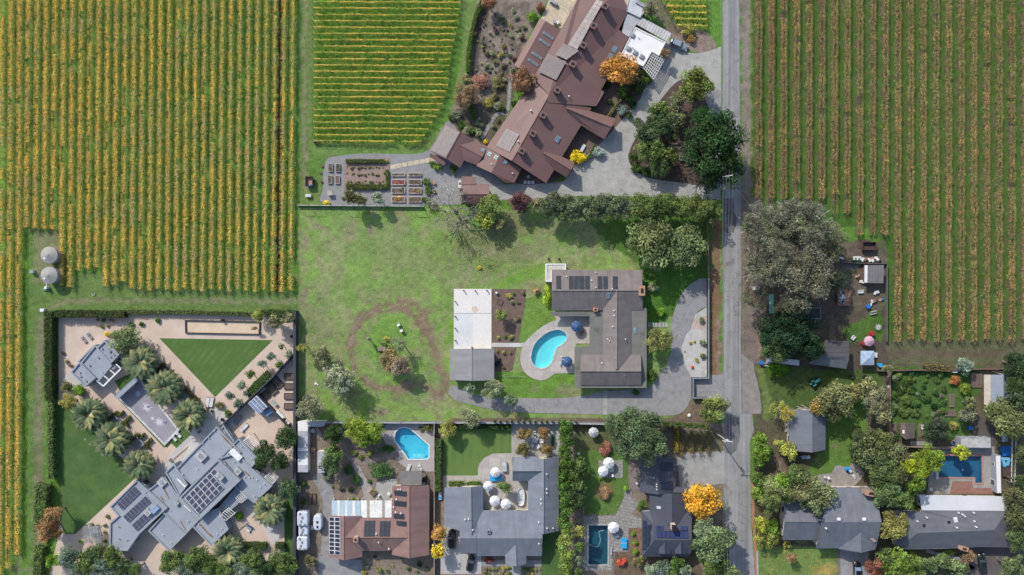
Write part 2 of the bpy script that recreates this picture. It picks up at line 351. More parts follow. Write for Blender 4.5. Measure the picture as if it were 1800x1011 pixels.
# right vineyard floor, its green darkened in colour for cloud shade
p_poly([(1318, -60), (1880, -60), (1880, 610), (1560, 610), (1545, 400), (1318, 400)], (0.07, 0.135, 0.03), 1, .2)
p_line([(1319, -60), (1320, 380)], 7, (0.19, 0.2, 0.11), 0.8, .8)
for i in range(26):
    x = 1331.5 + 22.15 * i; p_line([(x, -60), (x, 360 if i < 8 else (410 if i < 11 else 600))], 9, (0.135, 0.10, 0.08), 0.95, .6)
p_poly([(1540, 600), (1880, 592), (1880, 645), (1545, 652)], (0.12, 0.125, 0.065), 1); p_line([(1560, 622), (1790, 622), (1880, 615)], 18, (0.13, 0.1, 0.075), .8, .8); p_line([(1545, 645), (1800, 640)], 6, (0.16, 0.1, 0.08), .7)
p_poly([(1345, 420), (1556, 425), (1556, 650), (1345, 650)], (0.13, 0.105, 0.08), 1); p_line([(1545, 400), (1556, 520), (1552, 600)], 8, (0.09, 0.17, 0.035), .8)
# road shoulder and verge
p_line([(1309, -60), (1311, 360)], 18, (0.235, 0.205, 0.17), 1, .3); p_line([(1257, 395), (1258, 735)], 22, LEAFL, 1, .3); p_line([(1262, 560), (1264, 730)], 8, (0.3, 0.27, 0.25), .5, 1)
p_line([(1248, 400), (1249, 470)], 12, (0.12, 0.2, 0.05), .8)
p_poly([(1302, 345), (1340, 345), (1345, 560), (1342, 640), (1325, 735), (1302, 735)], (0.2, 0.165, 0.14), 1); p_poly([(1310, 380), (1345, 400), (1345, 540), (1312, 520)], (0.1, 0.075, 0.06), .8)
p_line([(1334, 560), (1332, 660)], 8, (0.3, 0.2, 0.13), .7)
# south strip (front gardens) and the plots east of the road
p_poly([(524, 744), (1272, 744), (1272, 1080), (524, 1080)], (0.22, 0.18, 0.14), 1, .2)
p_poly([(1325, 640), (1880, 640), (1880, 1080), (1325, 1080)], (0.115, 0.105, 0.065), 1, .3)
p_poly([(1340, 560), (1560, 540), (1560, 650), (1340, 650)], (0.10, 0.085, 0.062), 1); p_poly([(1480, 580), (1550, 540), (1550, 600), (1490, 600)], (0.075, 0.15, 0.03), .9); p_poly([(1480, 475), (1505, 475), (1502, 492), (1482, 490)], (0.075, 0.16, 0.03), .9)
p_poly([(1460, 440), (1560, 440), (1560, 520), (1460, 520)], (0.14, 0.12, 0.09), .7); p_line([(1462, 560), (1462, 600)], 12, (0.16, 0.13, 0.1), .6)
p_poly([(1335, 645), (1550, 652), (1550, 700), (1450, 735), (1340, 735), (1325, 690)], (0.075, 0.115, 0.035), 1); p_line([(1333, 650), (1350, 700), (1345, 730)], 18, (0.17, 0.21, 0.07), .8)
p_poly([(1450, 700), (1530, 690), (1512, 820), (1462, 850), (1420, 830), (1440, 780)], (0.115, 0.20, 0.045), 1); p_blob(1469, 783, 5, 7, (0.2, .15, .11), .8)
p_line([(1522, 700), (1526, 770)], 4, (0.2, .17, .13), .8); p_line([(1438, 790), (1440, 835)], 4, (0.2, .17, .13), .6); p_line([(1372, 800), (1385, 850)], 16, (0.2, .14, .11), .8)
p_poly([(1330, 960), (1472, 960), (1474, 1080), (1330, 1080)], (0.155, 0.225, 0.065), 1, .3); p_blob(1455, 1003, 34, 14, (0.52, 0.33, 0.10), .75, 0, 1)
p_noise([(1340, 960), (1472, 960), (1472, 1060), (1340, 1060)], (0.5, 0.33, 0.1), 3, 0.72, .7, 91)
p_poly([(1560, 645), (1725, 645), (1712, 770), (1560, 770)], (0.075, 0.135, 0.037), 1); p_line([(1716, 700), (1712, 770)], 18, (0.13, 0.095, 0.075), .8)
p_poly([(1560, 870), (1620, 870), (1620, 900), (1560, 900)], (0.10, 0.10, 0.06), 1); p_blob(1605, 893, 14, 5, (.06, .14, .03), 1)
p_poly([(1700, 950), (1880, 950), (1880, 1060), (1700, 1060)], (0.14, 0.11, 0.09), .8)
p_poly([(1010, 790), (1105, 790), (1105, 880), (1090, 905), (1026, 905), (1020, 830)], (0.105, 0.18, 0.045), 1, .4); p_blob(1063, 865, 20, 22, (0.2, 0.14, 0.08), .8)
p_poly([(1193, 757), (1275, 757), (1275, 800), (1193, 800)], (0.17, 0.15, 0.09), 1); p_poly([(1010, 745), (1090, 745), (1090, 790), (1010, 790)], (0.11, 0.12, 0.055), 1)
p_poly([(1078, 970), (1220, 970), (1270, 1060), (1078, 1060)], (0.15, 0.11, 0.075), 1); p_poly([(1098, 925), (1130, 925), (1130, 975), (1098, 975)], (0.2, 0.13, 0.09), 1)
p_poly([(952, 940), (988, 940), (988, 1060), (952, 1060)], (0.055, 0.13, 0.03), 1, .1)
p_poly([(790, 735), (1250, 735), (1250, 744), (790, 744)], (0.16, 0.12, 0.09), 1, .3); p_poly([(1195, 700), (1268, 700), (1268, 742), (1180, 742)], (0.17, 0.125, 0.095), .9)
# gardens of the long house
p_poly([(850, -60), (1000, -60), (945, 30), (905, 120), (855, 258), (800, 230), (790, 200), (830, 120), (832, 40)], (0.24, 0.20, 0.165), 1, .4)
p_noise([(835, 5), (940, 5), (905, 120), (870, 200), (830, 190)], (0.12, 0.10, 0.08), 12, .5, .7, 101); p_poly([(850, 0), (832, 40), (828, 190), (840, 200), (842, 60), (870, 0)], (0.10, 0.08, 0.07), .8, .4)
p_poly([(800, 190), (880, 175), (850, 250), (800, 230)], (0.10, 0.09, 0.065), .8)
p_poly([(1165, 50), (1190, 45), (1240, 55), (1262, 75), (1250, 95), (1220, 92), (1195, 85)], (0.26, 0.205, 0.165), 1, .4); p_poly([(1150, -60), (1265, -60), (1262, 80), (1240, 52), (1190, 45), (1150, 20)], (0.12, 0.24, 0.045), 1, .3)
p_poly([(1130, 0), (1165, 0), (1195, 60), (1170, 55)], (0.16, 0.13, 0.10), .8)
p_poly([(1186, 140), (1268, 150), (1268, 335), (1170, 318)], (0.12, 0.09, 0.075), 1, .2); p_poly([(878, 118), (918, 118), (872, 258), (842, 258)], (0.12, 0.10, 0.075), .9); p_poly([(1188, 145), (1228, 170), (1225, 230), (1300, 300), (1290, 330), (1170, 318), (1125, 310), (1105, 285), (1105, 262), (1160, 175)], (0.115, 0.085, 0.07), 1, .1)
p_poly([(1060, 150), (1110, 130), (1150, 140), (1120, 185), (1095, 215), (1040, 190)], (0.12, 0.10, 0.08), 1, .2); p_poly([(1005, 235), (1050, 250), (1045, 285), (1005, 285)], (0.12, .1, .08), 1, .2)
far = (GX < -68) | (GX > 1869) | (GY < -68) | (GY > 1079); GC[far] = (0.12, 0.165, 0.06)
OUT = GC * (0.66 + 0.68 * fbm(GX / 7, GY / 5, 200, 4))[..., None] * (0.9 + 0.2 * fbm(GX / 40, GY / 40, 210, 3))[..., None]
# small faces cut out where the pools are sunk into the ground
CX = (GX[:-1, :-1] + GX[1:, 1:]) / 2; CY = (GY[:-1, :-1] + GY[1:, 1:]) / 2; keep = np.ones(CX.shape, bool)
for nme, pp in POOLS.items(): keep &= ~inpoly(CX, CY, offset_poly([(p[0], p[1]) for p in pp], -2.2))
ny, nx = GX.shape; idx = np.arange(ny * nx).reshape(ny, nx)
F = np.stack([idx[1:, :-1][keep], idx[1:, 1:][keep], idx[:-1, 1:][keep], idx[:-1, :-1][keep]], axis=1).astype(np.int32)
P = np.stack([(GX - 900) * S, (505.5 - GY) * S, (fbm(GX / 30, GY / 30, 300) - 0.5) * 0.04 - 0.02], axis=-1).reshape(-1, 3).astype(np.float32)
me = bpy.data.meshes.new('ground'); me.vertices.add(len(P)); me.vertices.foreach_set('co', P.ravel())
me.loops.add(F.size); me.loops.foreach_set('vertex_index', F.ravel()); me.polygons.add(len(F)); me.polygons.foreach_set('loop_start', np.arange(0, F.size, 4, dtype=np.int32))
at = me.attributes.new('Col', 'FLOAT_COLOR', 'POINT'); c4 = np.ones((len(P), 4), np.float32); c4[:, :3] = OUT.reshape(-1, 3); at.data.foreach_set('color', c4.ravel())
me.update(calc_edges=True)
gm = bpy.data.materials.new('ground soil and grass'); gm.use_nodes = True; n = gm.node_tree.nodes; L = gm.node_tree.links; b = n['Principled BSDF']; b.inputs['Roughness'].default_value = 1; b.inputs['Specular IOR Level'].default_value = 0.05
at = n.new('ShaderNodeAttribute'); at.attribute_name = 'Col'; g = n.new('ShaderNodeNewGeometry')
t1 = n.new('ShaderNodeTexNoise'); t1.inputs['Scale'].default_value = 3.2; t1.inputs['Detail'].default_value = 5; t1.inputs['Roughness'].default_value = .75; L.new(g.outputs['Position'], t1.inputs['Vector'])
mr = n.new('ShaderNodeMapRange'); mr.inputs[1].default_value = .3; mr.inputs[2].default_value = .7; mr.inputs[3].default_value = .5; mr.inputs[4].default_value = 1.45; L.new(t1.outputs['Fac'], mr.inputs[0])
sc = n.new('ShaderNodeVectorMath'); sc.operation = 'SCALE'; L.new(at.outputs['Color'], sc.inputs[0]); L.new(mr.outputs[0], sc.inputs['Scale']); L.new(sc.outputs[0], b.inputs['Base Color'])
bp = n.new('ShaderNodeBump'); bp.inputs['Strength'].default_value = 0.8; bp.inputs['Distance'].default_value = .3; L.new(t1.outputs['Fac'], bp.inputs['Height']); L.new(bp.outputs[0], b.inputs['Normal'])
me.materials.append(gm); tag(link('ground', me), kind='structure')

# ------------------------------------------------------------------ paved and planted sheets
M_ASPH = mat('asphalt', (0.275, 0.27, 0.27, 1), (0.235, 0.23, 0.228, 1), 0.25, 5, fw=.25, blotch=((0.16, 0.158, 0.155, 1), .22, .6), crack=(.09, .012, (.09, .09, .09, 1)), streak=(1.3, .02, .26))
M_CONC = mat('concrete', (0.37, 0.36, 0.335, 1), (0.30, 0.295, 0.275, 1), 0.5, 4, fw=.24, blotch=((0.25, 0.245, 0.225, 1), .4, .6), crack=(.14, .012, (.17, .165, .15, 1)))
M_CONC2 = mat('dark concrete', (0.275, 0.27, 0.27, 1), (0.225, 0.22, 0.22, 1), 0.6, 4, fw=.25, blotch=((0.18, 0.175, 0.17, 1), .35, .6), crack=(.16, .014, (.11, .11, .105, 1)))
M_DECK = mat('pool deck', (0.47, 0.43, 0.385, 1), (0.40, 0.37, 0.335, 1), 0.5, 5, fw=.14, brick=(0.1, 3.0, 3.0, (.7, .7, .7, 1), .05))
M_GRAV = mat('grey gravel', (0.255, 0.255, 0.255, 1), (0.21, 0.21, 0.212, 1), 0.6, 9, fw=.4)
M_SAND = mat('decomposed granite', (0.56, 0.45, 0.365, 1), (0.49, 0.385, 0.31, 1), 0.3, 6, fw=.14, blotch=((0.42, 0.33, 0.26, 1), .5, .64))
M_MULCH = mat('bark mulch', (0.165, 0.115, 0.092, 1), (0.115, 0.082, 0.068, 1), 0.8, 8, fw=.5)
M_LAWN = mat('clipped lawn', (0.058, 0.115, 0.026, 1), (0.10, 0.155, 0.045, 1), 0.25, 6, fw=.45, blotch=((.11, .14, .05, 1), .3, .62), stripe=(R(-38), 1.6, .5, (0.068, 0.135, 0.03, 1)))
M_LAWN1 = mat('fine lawn', (0.048, 0.105, 0.026, 1), (0.08, 0.14, 0.038, 1), 0.25, 6, fw=.45, blotch=((.10, .13, .045, 1), .3, .62))
M_TURF = mat('artificial turf', (0.12, 0.19, 0.045, 1), (0.085, 0.15, 0.038, 1), 0.15, 7, fw=.25, stripe=(0, 2.1, .5, (.11, .175, .045, 1)))
M_FLAG = mat('flagstone', (0.33, 0.315, 0.285, 1), (0.24, 0.23, 0.22, 1), 1.0, 3, fw=.35, brick=(0.2, 1.2, .8, (.62, .62, .62, 1), .07))
M_STONE = mat('cream stone paving', (0.58, 0.49, 0.36, 1), (0.47, 0.41, 0.31, 1), 0.7, 3, fw=.25, brick=(0.6, 1.0, 1.0, (.75, .72, .68, 1), .04))
M_BRICK = mat('brick paving', (0.33, 0.17, 0.13, 1), (0.26, 0.14, 0.11, 1), 0.8, 5, fw=.3, brick=(0, .5, .25, (.75, .75, .75, 1), .03))
M_SLAB = mat('weathered white concrete', (0.66, 0.62, 0.575, 1), (0.60, 0.585, 0.565, 1), 0.12, 2.5, fw=.12, blotch=((0.58, 0.55, 0.52, 1), .8, .66))
M_SLAB2 = mat('weathered grey concrete', (0.52, 0.535, 0.54, 1), (0.60, 0.595, 0.585, 1), 0.3, 2.5, fw=.12, blotch=((0.45, 0.47, 0.48, 1), .9, .60))
M_PAVE = mat('pale paving', (0.56, 0.53, 0.50, 1), (0.48, 0.46, 0.44, 1), 0.6, 5, fw=.12, brick=(R(42), 2.4, 2.4, (.75, .75, .75, 1), .04))
M_DIRT = mat('dry soil', (0.27, 0.21, 0.165, 1), (0.21, 0.165, 0.13, 1), .6, 6, fw=.4)
M_WHITEG = mat('white gravel', (0.47, 0.455, 0.43, 1), (0.37, 0.36, 0.34, 1), .6, 8, fw=.4)
sheet('road', wob([(1270, -80), (1270, 250), (1271.5, 440), (1271.5, 600), (1272, 735), (1273, 850), (1276, 1011), (1280, 1090), (1332, 1090), (1327, 1011), (1321, 930), (1319, 850), (1318, 780), (1325, 755), (1322, 728), (1303, 725), (1302, 600), (1302.5, 440), (1301, 250), (1299.5, -80)], 0.5, 12), 0.02, M_ASPH)
sheet('road_shoulder', wob([(1302.5, 620), (1324, 640), (1336, 690), (1338, 728), (1303, 728)], 1, 8), 0.03, mat('shoulder', (0.26, 0.235, 0.22, 1), (.2, .18, .165, 1), .5, 6, fw=.4))
# driveway of the long house
sheet('driveway', spline([(1268, 82)], 1) + [(1268, 82), (1267, 160)] + spline([(1232, 142), (1205, 139), (1185, 148), (1158, 180), (1128, 225), (1108, 262), (1106, 285), (1122, 304), (1150, 315), (1200, 322), (1266, 334)], 4, False) +
      [(1268, 352), (1100, 345), (1010, 345), (860, 352), (855, 330), (905, 322), (925, 325), (990, 322), (1010, 292), (1058, 250), (1090, 215), (1125, 175), (1140, 135), (1160, 100)] + spline([(1170, 70), (1190, 78), (1205, 90), (1222, 94), (1245, 90), (1267, 82)], 4, False), 0.05, M_CONC)
sheet('driveway', [(1228, 142), (1268, 150), (1268, 336), (1258, 330), (1256, 240), (1246, 190)], 0.045, M_CONC2)
sheet('road_patch_and_shadow', wob([(1273, 727), (1300, 731), (1301, 765), (1294, 792), (1284, 800), (1274, 796)], 1, 5), 0.024, mat('dark asphalt and shadow', (.10, .10, .105, 1), (.15, .15, .152, 1), .5, 5))
sheet('road_patch_and_shadow', wob([(1272, 350), (1290, 348), (1289, 372), (1296, 384), (1290, 410), (1273, 408)], 1, 5), 0.024, MATS['dark asphalt and shadow'])  # oak's cast shadow on the road, painted as a dark patch
sheet('garden_bed', [(1000, 235), (1030, 222), (1062, 160), (1110, 125), (1155, 138), (1100, 218), (1052, 283), (1010, 292), (985, 312), (960, 327), (898, 327), (905, 290)], 0.03, M_MULCH)
sheet('courtyard', [(800, 262), (812, 288), (838, 292), (862, 303), (888, 325), (925, 325), (1000, 318), (975, 352), (760, 352), (752, 330)], 0.035, M_CONC2)
sheet('gravel_yard', spline([(572, 285), (590, 275), (640, 270), (735, 270), (760, 255), (783, 216), (800, 222), (830, 290), (812, 352), (770, 360), (580, 360), (568, 330)], 4), 0.015, M_GRAV)
sheet('garden_bed', [(606, 280), (685, 279), (684, 334), (605, 334)], 0.045, mat('garden soil', (0.30, 0.215, 0.18, 1), (0.23, 0.165, 0.14, 1), 1, 6, fw=.35))
for i in range(8):
    x0 = 686 + i * 10.2; y0 = 290.5 - i * 1.95; sheet('paving_slab', [(x0, y0), (x0 + 9.4, y0 - 1.8), (x0 + 9.8, y0 + 6), (x0 + .5, y0 + 7.8)], 0.06, M_STONE, kind='structure')
sheet('path', strip(spline([(899, 120), (896, 155), (894, 185), (890, 203)], 4, False), 6.5), 0.05, M_FLAG)
sheet('path', strip(spline([(886, 199), (874, 201), (866, 210), (856, 228), (847, 244)], 4, False), 6.5), 0.045, M_FLAG)
sheet('patio', [(974, -20), (1024, -20), (1000, 32), (991, 52), (950, 35)], 0.06, M_STONE)
sheet('patio', [(1085, -20), (1105, -20), (1105, 20), (1085, 5)], 0.05, mat('pink paving', (.45, .36, .33, 1), None, 1, 5))
# meadow house
sheet('driveway', spline([(788, 692), (790, 682), (797, 677), (812, 684), (850, 697), (900, 700), (1000, 699), (1060, 688)], 3, False) + [(1140, 682)] + spline([(1156, 665), (1172, 640), (1180, 612), (1178, 580), (1188, 540), (1205, 508), (1228, 491), (1243, 490)], 4, False) +
      [(1243, 540)] + spline([(1240, 540), (1222, 552), (1214, 580), (1206, 592), (1199, 610), (1203, 640), (1215, 663), (1216, 700)], 3, False) + [(1262, 695), (1270, 695), (1270, 660), (1272, 700), (1262, 702), (1214, 702)] + spline([(1208, 715), (1194, 728), (1160, 731), (1060, 729), (900, 724), (840, 714), (800, 703)], 3, False), 0.05, M_CONC2)
sheet('driveway', [(1216, 662), (1272, 658), (1272, 700), (1216, 700)], 0.055, M_CONC2)
sheet('path', [(1061, 686), (1068, 686), (1067, 729), (1060, 729)], 0.06, M_CONC)
for i in range(6): sheet('paving_slab', [(1139 + i * 6, 566.5), (1144 + i * 6, 566.5), (1144 + i * 6, 575), (1139 + i * 6, 575)], 0.05, M_CONC)
sheet('gravel_bed', [(1243, 540), (1243, 663), (1215, 663), (1203, 640), (1198, 610), (1206, 588), (1214, 580), (1222, 552)], 0.065, M_WHITEG)
sheet('gravel_bed', [(1214, 578), (1220, 560), (1242, 555), (1242, 580)], 0.07, mat('pink gravel', (.47, .38, .33, 1), None, 1, 8, fw=.4))
sheet('garden_bed', [(864.5, 508), (925, 508.5), (922, 540), (911, 602), (864.5, 602)], 0.03, M_MULCH)
sheet('garden_bed', [(866, 611), (908, 611), (901, 650), (896, 653), (866, 653)], 0.03, M_MULCH)
sheet('path', [(864, 602.5), (928, 603), (926, 610), (864, 610)], 0.05, M_PAVE)
kd = spline([(978, 564), (992, 560), (1040, 560), (1040, 600), (1010, 600), (1010, 652), (972, 658), (960, 667), (945, 668), (928, 660), (917, 645), (915, 625), (921, 605), (934, 590), (950, 575), (965, 568)], 1)
sheet('pool_deck', [(978, 563), (975, 556), (1045, 550), (1045, 604), (1012, 604), (1012, 656)] + spline([(975, 657), (960, 667), (945, 668), (928, 660), (917, 645), (915, 625), (921, 605), (934, 590), (952, 575), (968, 566)], 5, False), 0.06, M_DECK, [POOLS['kidney']])
# walled modern estate
sheet('gravel_court', [(103, 548), (520, 548), (520, 1080), (70, 1080), (103, 940)], 0.02, M_SAND)
sheet('lawn', [(280, 594.5), (479.6, 598), (378, 698)], 0.05, M_LAWN)
sheet('lawn', [(103, 706), (112, 705), (130, 712), (150, 745), (172, 758), (200, 795), (225, 812), (238, 840), (132, 939), (112, 939), (103, 900)], 0.05, M_LAWN1)
sheet('bocce_court', [(327.6, 563.5), (456.5, 566), (456, 587), (328, 584.5)], 0.06, mat('bocce court sand', (0.60, 0.48, 0.34, 1), (0.53, 0.42, 0.3, 1), .4, 6, fw=.1))
sheet('patio', [(395, 720), (415, 745), (390, 760), (306, 833), (262, 840), (300, 800), (372, 716)], 0.045, M_PAVE)
sheet('patio', [(440, 870), (478, 925), (492, 940), (488, 960), (478, 958), (462, 925), (425, 890)], 0.045, M_PAVE)
sheet('patio', [(105, 668), (124, 655), (150, 680), (130, 682)], 0.045, M_PAVE)
sheet('lawn', [(228, 656), (249, 678), (218, 702), (202, 670)], 0.05, M_LAWN1); sheet('lawn', [(322, 748), (336, 764), (310, 788), (298, 776)], 0.05, M_LAWN1)
sheet('lawn', [(500, 870), (518, 870), (518, 985), (500, 985)], 0.05, M_LAWN1)
sheet('paddle_court', [(437, 735), (500, 700), (515, 752), (475, 785), (440, 770)], 0.03, M_SAND)
# first south plot
sheet('pool_deck', [(681, 744), (764, 742), (764, 829), (722, 829), (700, 812), (683, 790), (668, 760)], 0.04, mat('grey pool deck', (0.38, 0.345, 0.32, 1), (.33, .3, .28, 1), .5, 5, fw=.15, blotch=((.24, .22, .2, 1), .6, .6)), [POOLS['angled']])
sheet('path', strip(spline([(603, 775), (612, 800), (625, 812), (650, 812), (680, 803), (702, 799)], 4, False), 9), 0.05, mat('old brick path', (.30, .24, .215, 1), None, .8, 5, fw=.3, brick=(.5, .6, .3, (.7, .7, .7, 1), .04)))
sheet('path', strip(spline([(622, 812), (632, 832), (641, 850), (650, 870), (648, 895)], 4, False), [10, 12, 14, 20, 26]  + [26] * 12), 0.045, mat('concrete path', (.36, .33, .30, 1), None, .6, 5, fw=.2)) if False else sheet('path', strip([(622, 812), (632, 832), (641, 850), (650, 870), (648, 885)], [9, 11, 14, 22, 30]), 0.045, mat('concrete path', (.36, .33, .30, 1), None, .6, 5, fw=.2))
sheet('path', strip(spline([(556, 834), (568, 850), (578, 880), (578, 920), (575, 975)], 3, False), 22), 0.04, M_CONC2)
sheet('driveway', [(560, 972), (637, 985), (637, 1080), (561, 1080)], 0.05, M_CONC2)
sheet('patio', [(662, 848), (700, 840), (690, 880), (655, 884)], 0.035, M_CONC)
# second south plot
LAWN2 = [(780, 757), (795, 752), (898.5, 754), (898.5, 796), (867, 797.5), (852, 804), (843, 815), (840, 824), (840, 836), (779, 836)]
sheet('lawn', LAWN2, 0.05, M_TURF)
sheet('patio', [(779, 836), (840, 836), (840, 824), (843, 815), (852, 804), (867, 797.5), (900, 796.5), (901, 830), (930, 845), (930, 900), (848, 900), (848, 856), (779, 856)], 0.055, M_DECK)
sheet('patio', [(899, 745), (984, 745), (984, 803), (899, 803)], 0.05, M_CONC)
sheet('driveway', [(781, 922), (812, 922), (808, 974), (846, 974), (846, 1009), (774, 1009), (774, 965)], 0.05, mat('pale drive', (.42, .40, .38, 1), (.36, .345, .33, 1), .5, 5, fw=.15))
sheet('path', [(772, 1009), (850, 1009), (850, 1015), (772, 1015)], 0.055, M_BRICK); sheet('path', [(897, 994), (916, 994), (916, 1080), (897, 1080)], 0.05, M_CONC); sheet('path', [(846, 985), (952, 985), (952, 996), (846, 996)], 0.045, M_CONC2)
sheet('lawn', [(953, 935), (990, 935), (990, 1080), (953, 1080)], 0.045, M_LAWN1)
# third south plot
sheet('patio', [(1052, 809), (1095, 809), (1095, 840), (1052, 840)], 0.05, M_FLAG)
sheet('pool_deck', [(1026, 908), (1082, 906), (1098, 872), (1096, 858), (1108, 858), (1112, 875), (1125, 885), (1110, 905), (1128, 912), (1128, 928), (1105, 928), (1105, 970), (1076, 970), (1076, 1003), (1026, 1003)], 0.05, M_FLAG, [POOLS['dark']])
sheet('patio', [(1107, 813), (1126, 813), (1126, 860), (1107, 862)], 0.05, mat('grey boards', (.24, .2, .18, 1), None, .5, 5, stripe=(0, .2, .12, (.12, .1, .09, 1))))
sheet('driveway', [(1190, 797), (1274, 793), (1274, 850), (1195, 858)], 0.03, mat('fine gravel', (.33, .325, .31, 1), (.27, .265, .25, 1), .5, 9, fw=.3))
sheet('path', [(1209, 872), (1232, 870), (1240, 885), (1210, 905)], 0.045, M_CONC2)
# east plots
sheet('patio', wob([(1437, 835), (1462, 833), (1469, 818), (1492, 820), (1505, 806), (1520, 835), (1498, 860), (1436, 860)], 1, 6), 0.05, mat('grey paving', (.30, .275, .255, 1), None, .6, 4, fw=.25))
sheet('pool_deck', [(1638, 785), (1748, 785), (1748, 868), (1630, 868)], 0.05, mat('stained paving', (.33, .31, .28, 1), (.25, .235, .215, 1), .4, 4, fw=.2), [POOLS['blue']])
sheet('brick_patio', [(1674, 846), (1709, 846), (1711, 858), (1745, 858), (1748, 868), (1670, 868)], 0.06, M_BRICK)
sheet('driveway', [(1474, 960), (1526, 960), (1530, 1080), (1476, 1080)], 0.05, M_CONC2); sheet('path', strip([(1474, 965), (1476, 1040)], 5), 0.055, mat('brick edge', (.2, .16, .15, 1)))
sheet('driveway', [(1705, 962), (1772, 962), (1765, 1080), (1700, 1080)], 0.05, mat('dark drive', (.12, .105, .1, 1), (.09, .08, .08, 1), .4, 5)); sheet('path', strip(spline([(1628, 968), (1655, 976), (1685, 982), (1712, 1000)], 3, False), 6), 0.05, M_CONC2)
sheet('path', [(1712, 735), (1748, 735), (1752, 800), (1708, 785)], 0.04, mat('dark soil', (.11, .095, .085, 1)))
sheet('path', [(1600, 775), (1640, 777), (1640, 783), (1600, 783)], 0.04, M_CONC2); sheet('patio', [(1476, 464), (1512, 464), (1512, 472), (1484, 474)], 0.04, mat('board', (.17, .16, .15, 1)))
# kerb along the east edge of the road with a band of fallen leaves
sheet('leaf_litter', wob(strip([(1321.5, 850), (1324, 905), (1327, 960), (1332, 1060)], 5), 1.0, 4), 0.035, mat('fallen leaves', (.42, .2, .11, 1), (.25, .15, .1, 1), 3, 9, fw=.5))
MBk = MB()
ko = strip([(1331, 968), (1333.5, 1070)], 3); MBk.prism([W(p[0], p[1])[:2] for p in ko], -.05, 0.13); tag(MBk.build('kerb', M_CONC), kind='structure')
# ------------------------------------------------------------------ pools
def water_mat(name, tint, gl=0.0):
    m = bpy.data.materials.new(name); m.use_nodes = True; n = m.node_tree.nodes; L = m.node_tree.links; n.remove(n['Principled BSDF'])
    t = n.new('ShaderNodeBsdfTransparent'); t.inputs[0].default_value = tint; g = n.new('ShaderNodeBsdfGlossy'); g.inputs['Roughness'].default_value = .03
    ms = n.new('ShaderNodeMixShader'); nz = n.new('ShaderNodeTexNoise'); nz.inputs['Scale'].default_value = 1.5
    g2 = n.new('ShaderNodeNewGeometry'); L.new(g2.outputs['Position'], nz.inputs['Vector']); bp = n.new('ShaderNodeBump'); bp.inputs['Strength'].default_value = .15; L.new(nz.outputs['Fac'], bp.inputs['Height'])
    L.new(bp.outputs[0], g.inputs['Normal'])
    ms.inputs[0].default_value = .07; L.new(t.outputs[0], ms.inputs[1]); L.new(g.outputs[0], ms.inputs[2]); L.new(ms.outputs[0], n['Material Output'].inputs[0]); return m
def pool(key, tint, plaster, cop, label, depth=1.3, cw=2.6):
    pts = POOLS[key]; n = len(pts); cx = sum(p[0] for p in pts) / n; cy = sum(p[1] for p in pts) / n
    c = W(cx, cy); root = empty('swimming_pool', c, 0, label, 'swimming pool')
    ins = [W(p[0], p[1]) for p in pts]; outp = offset_poly([tuple(v) for v in ins], -cw * S)
    if poly_area(ins) < 0: ins = ins[::-1]; outp = outp[::-1]
    loc = lambda v, z: (v[0] - c.x, v[1] - c.y, z)
    b = MB(); vs = [loc(v, 0.12) for v in ins] + [loc(v, 0.12) for v in outp] + [loc(v, -0.02) for v in outp] + [loc(v, -.1) for v in ins]
    fs = []
    for i in range(n):
        j = (i + 1) % n; fs += [(i, n + i, n + j, j), (n + i, 2 * n + i, 2 * n + j, n + j), (i, j, 3 * n + j, 3 * n + i)]
    b.add(vs, fs); b.build('coping', cop, root)
    b = MB(); vs = [loc(v, -0.1) for v in ins] + [loc(v, -depth) for v in ins]; b.add(vs, [(i, (i + 1) % n, n + (i + 1) % n, n + i) for i in range(n)])
    tr = tessellate_polygon([[Vector(loc(v, -depth)) for v in ins]]); b.add([loc(v, -depth) for v in ins], tr); b.build('basin', plaster, root)
    b = MB(); vs = [Vector(loc(v, -0.05)) for v in ins]; fs = []
    for t in tessellate_polygon([vs]):
        a_, b_, c_ = (vs[i] for i in t); fs.append(t if (b_ - a_).cross(c_ - a_).z > 0 else t[::-1])
    b.add(vs, fs); b.build('water', water_mat(key + ' water', tint), root)
    return root, c
def fit(root, c, name, x, y, z, d, m, rz=0): v = W(x, y); b = MB(); b.box((v.x - c.x, v.y - c.y, z), d, rz); b.build(name, m, root)
pr, pc = pool('kidney', (.74, .98, .99, 1), mat('aqua plaster', (.25, .68, .70, 1), (.19, .6, .64, 1), .22, 3, fw=.1), mat('coping concrete', (.50, .46, .42, 1), None, 1, 5), 'turquoise kidney shaped swimming pool beside the blue parasols')
pr, pc = pool('angled', (.62, .95, .99, 1), mat('blue plaster', (.17, .58, .70, 1), (.11, .48, .62, 1), .22, 3, fw=.1), mat('white coping', (.8, .78, .75, 1), None, 1, 5), 'bright blue swimming pool with white coping and one slanting side', cw=1.6)
M_STEP = mat('step plaster', (.42, .75, .78, 1)); M_DRN = mat('drain', (.05, .2, .25, 1))
for k in range(3): fit(pr, pc, 'pool_step', 736, 804.3 - k * 2.2, -.25 - k * .22, (3.4, .32, .1), M_STEP)
fit(pr, pc, 'drain', 712, 770, -1.28, (.35, .35, .03), M_DRN)
pr, pc = pool('dark', (.6, .85, .9, 1), mat('dark plaster', (.03, .12, .15, 1), (.02, .09, .12, 1), .6, 3, fw=.15), mat('stone coping', (.42, .4, .37, 1), None, 1, 4), 'long dark teal rectangular swimming pool beside the blue table tennis table')
b = MB(); hose = spline([(1035, 956), (1042, 960), (1050, 961), (1055, 952), (1054, 941), (1053, 935), (1061, 932)], 6, False)
for i in range(len(hose) - 1): b.tube(W(*hose[i], -.03), W(*hose[i + 1], -.03), .05, n=4)
tag(b.build('pool_hose', mat('white hose', (.6, .65, .68, 1))), 'thin pale cleaning hose floating in an S curve on the dark rectangular pool', 'hose')
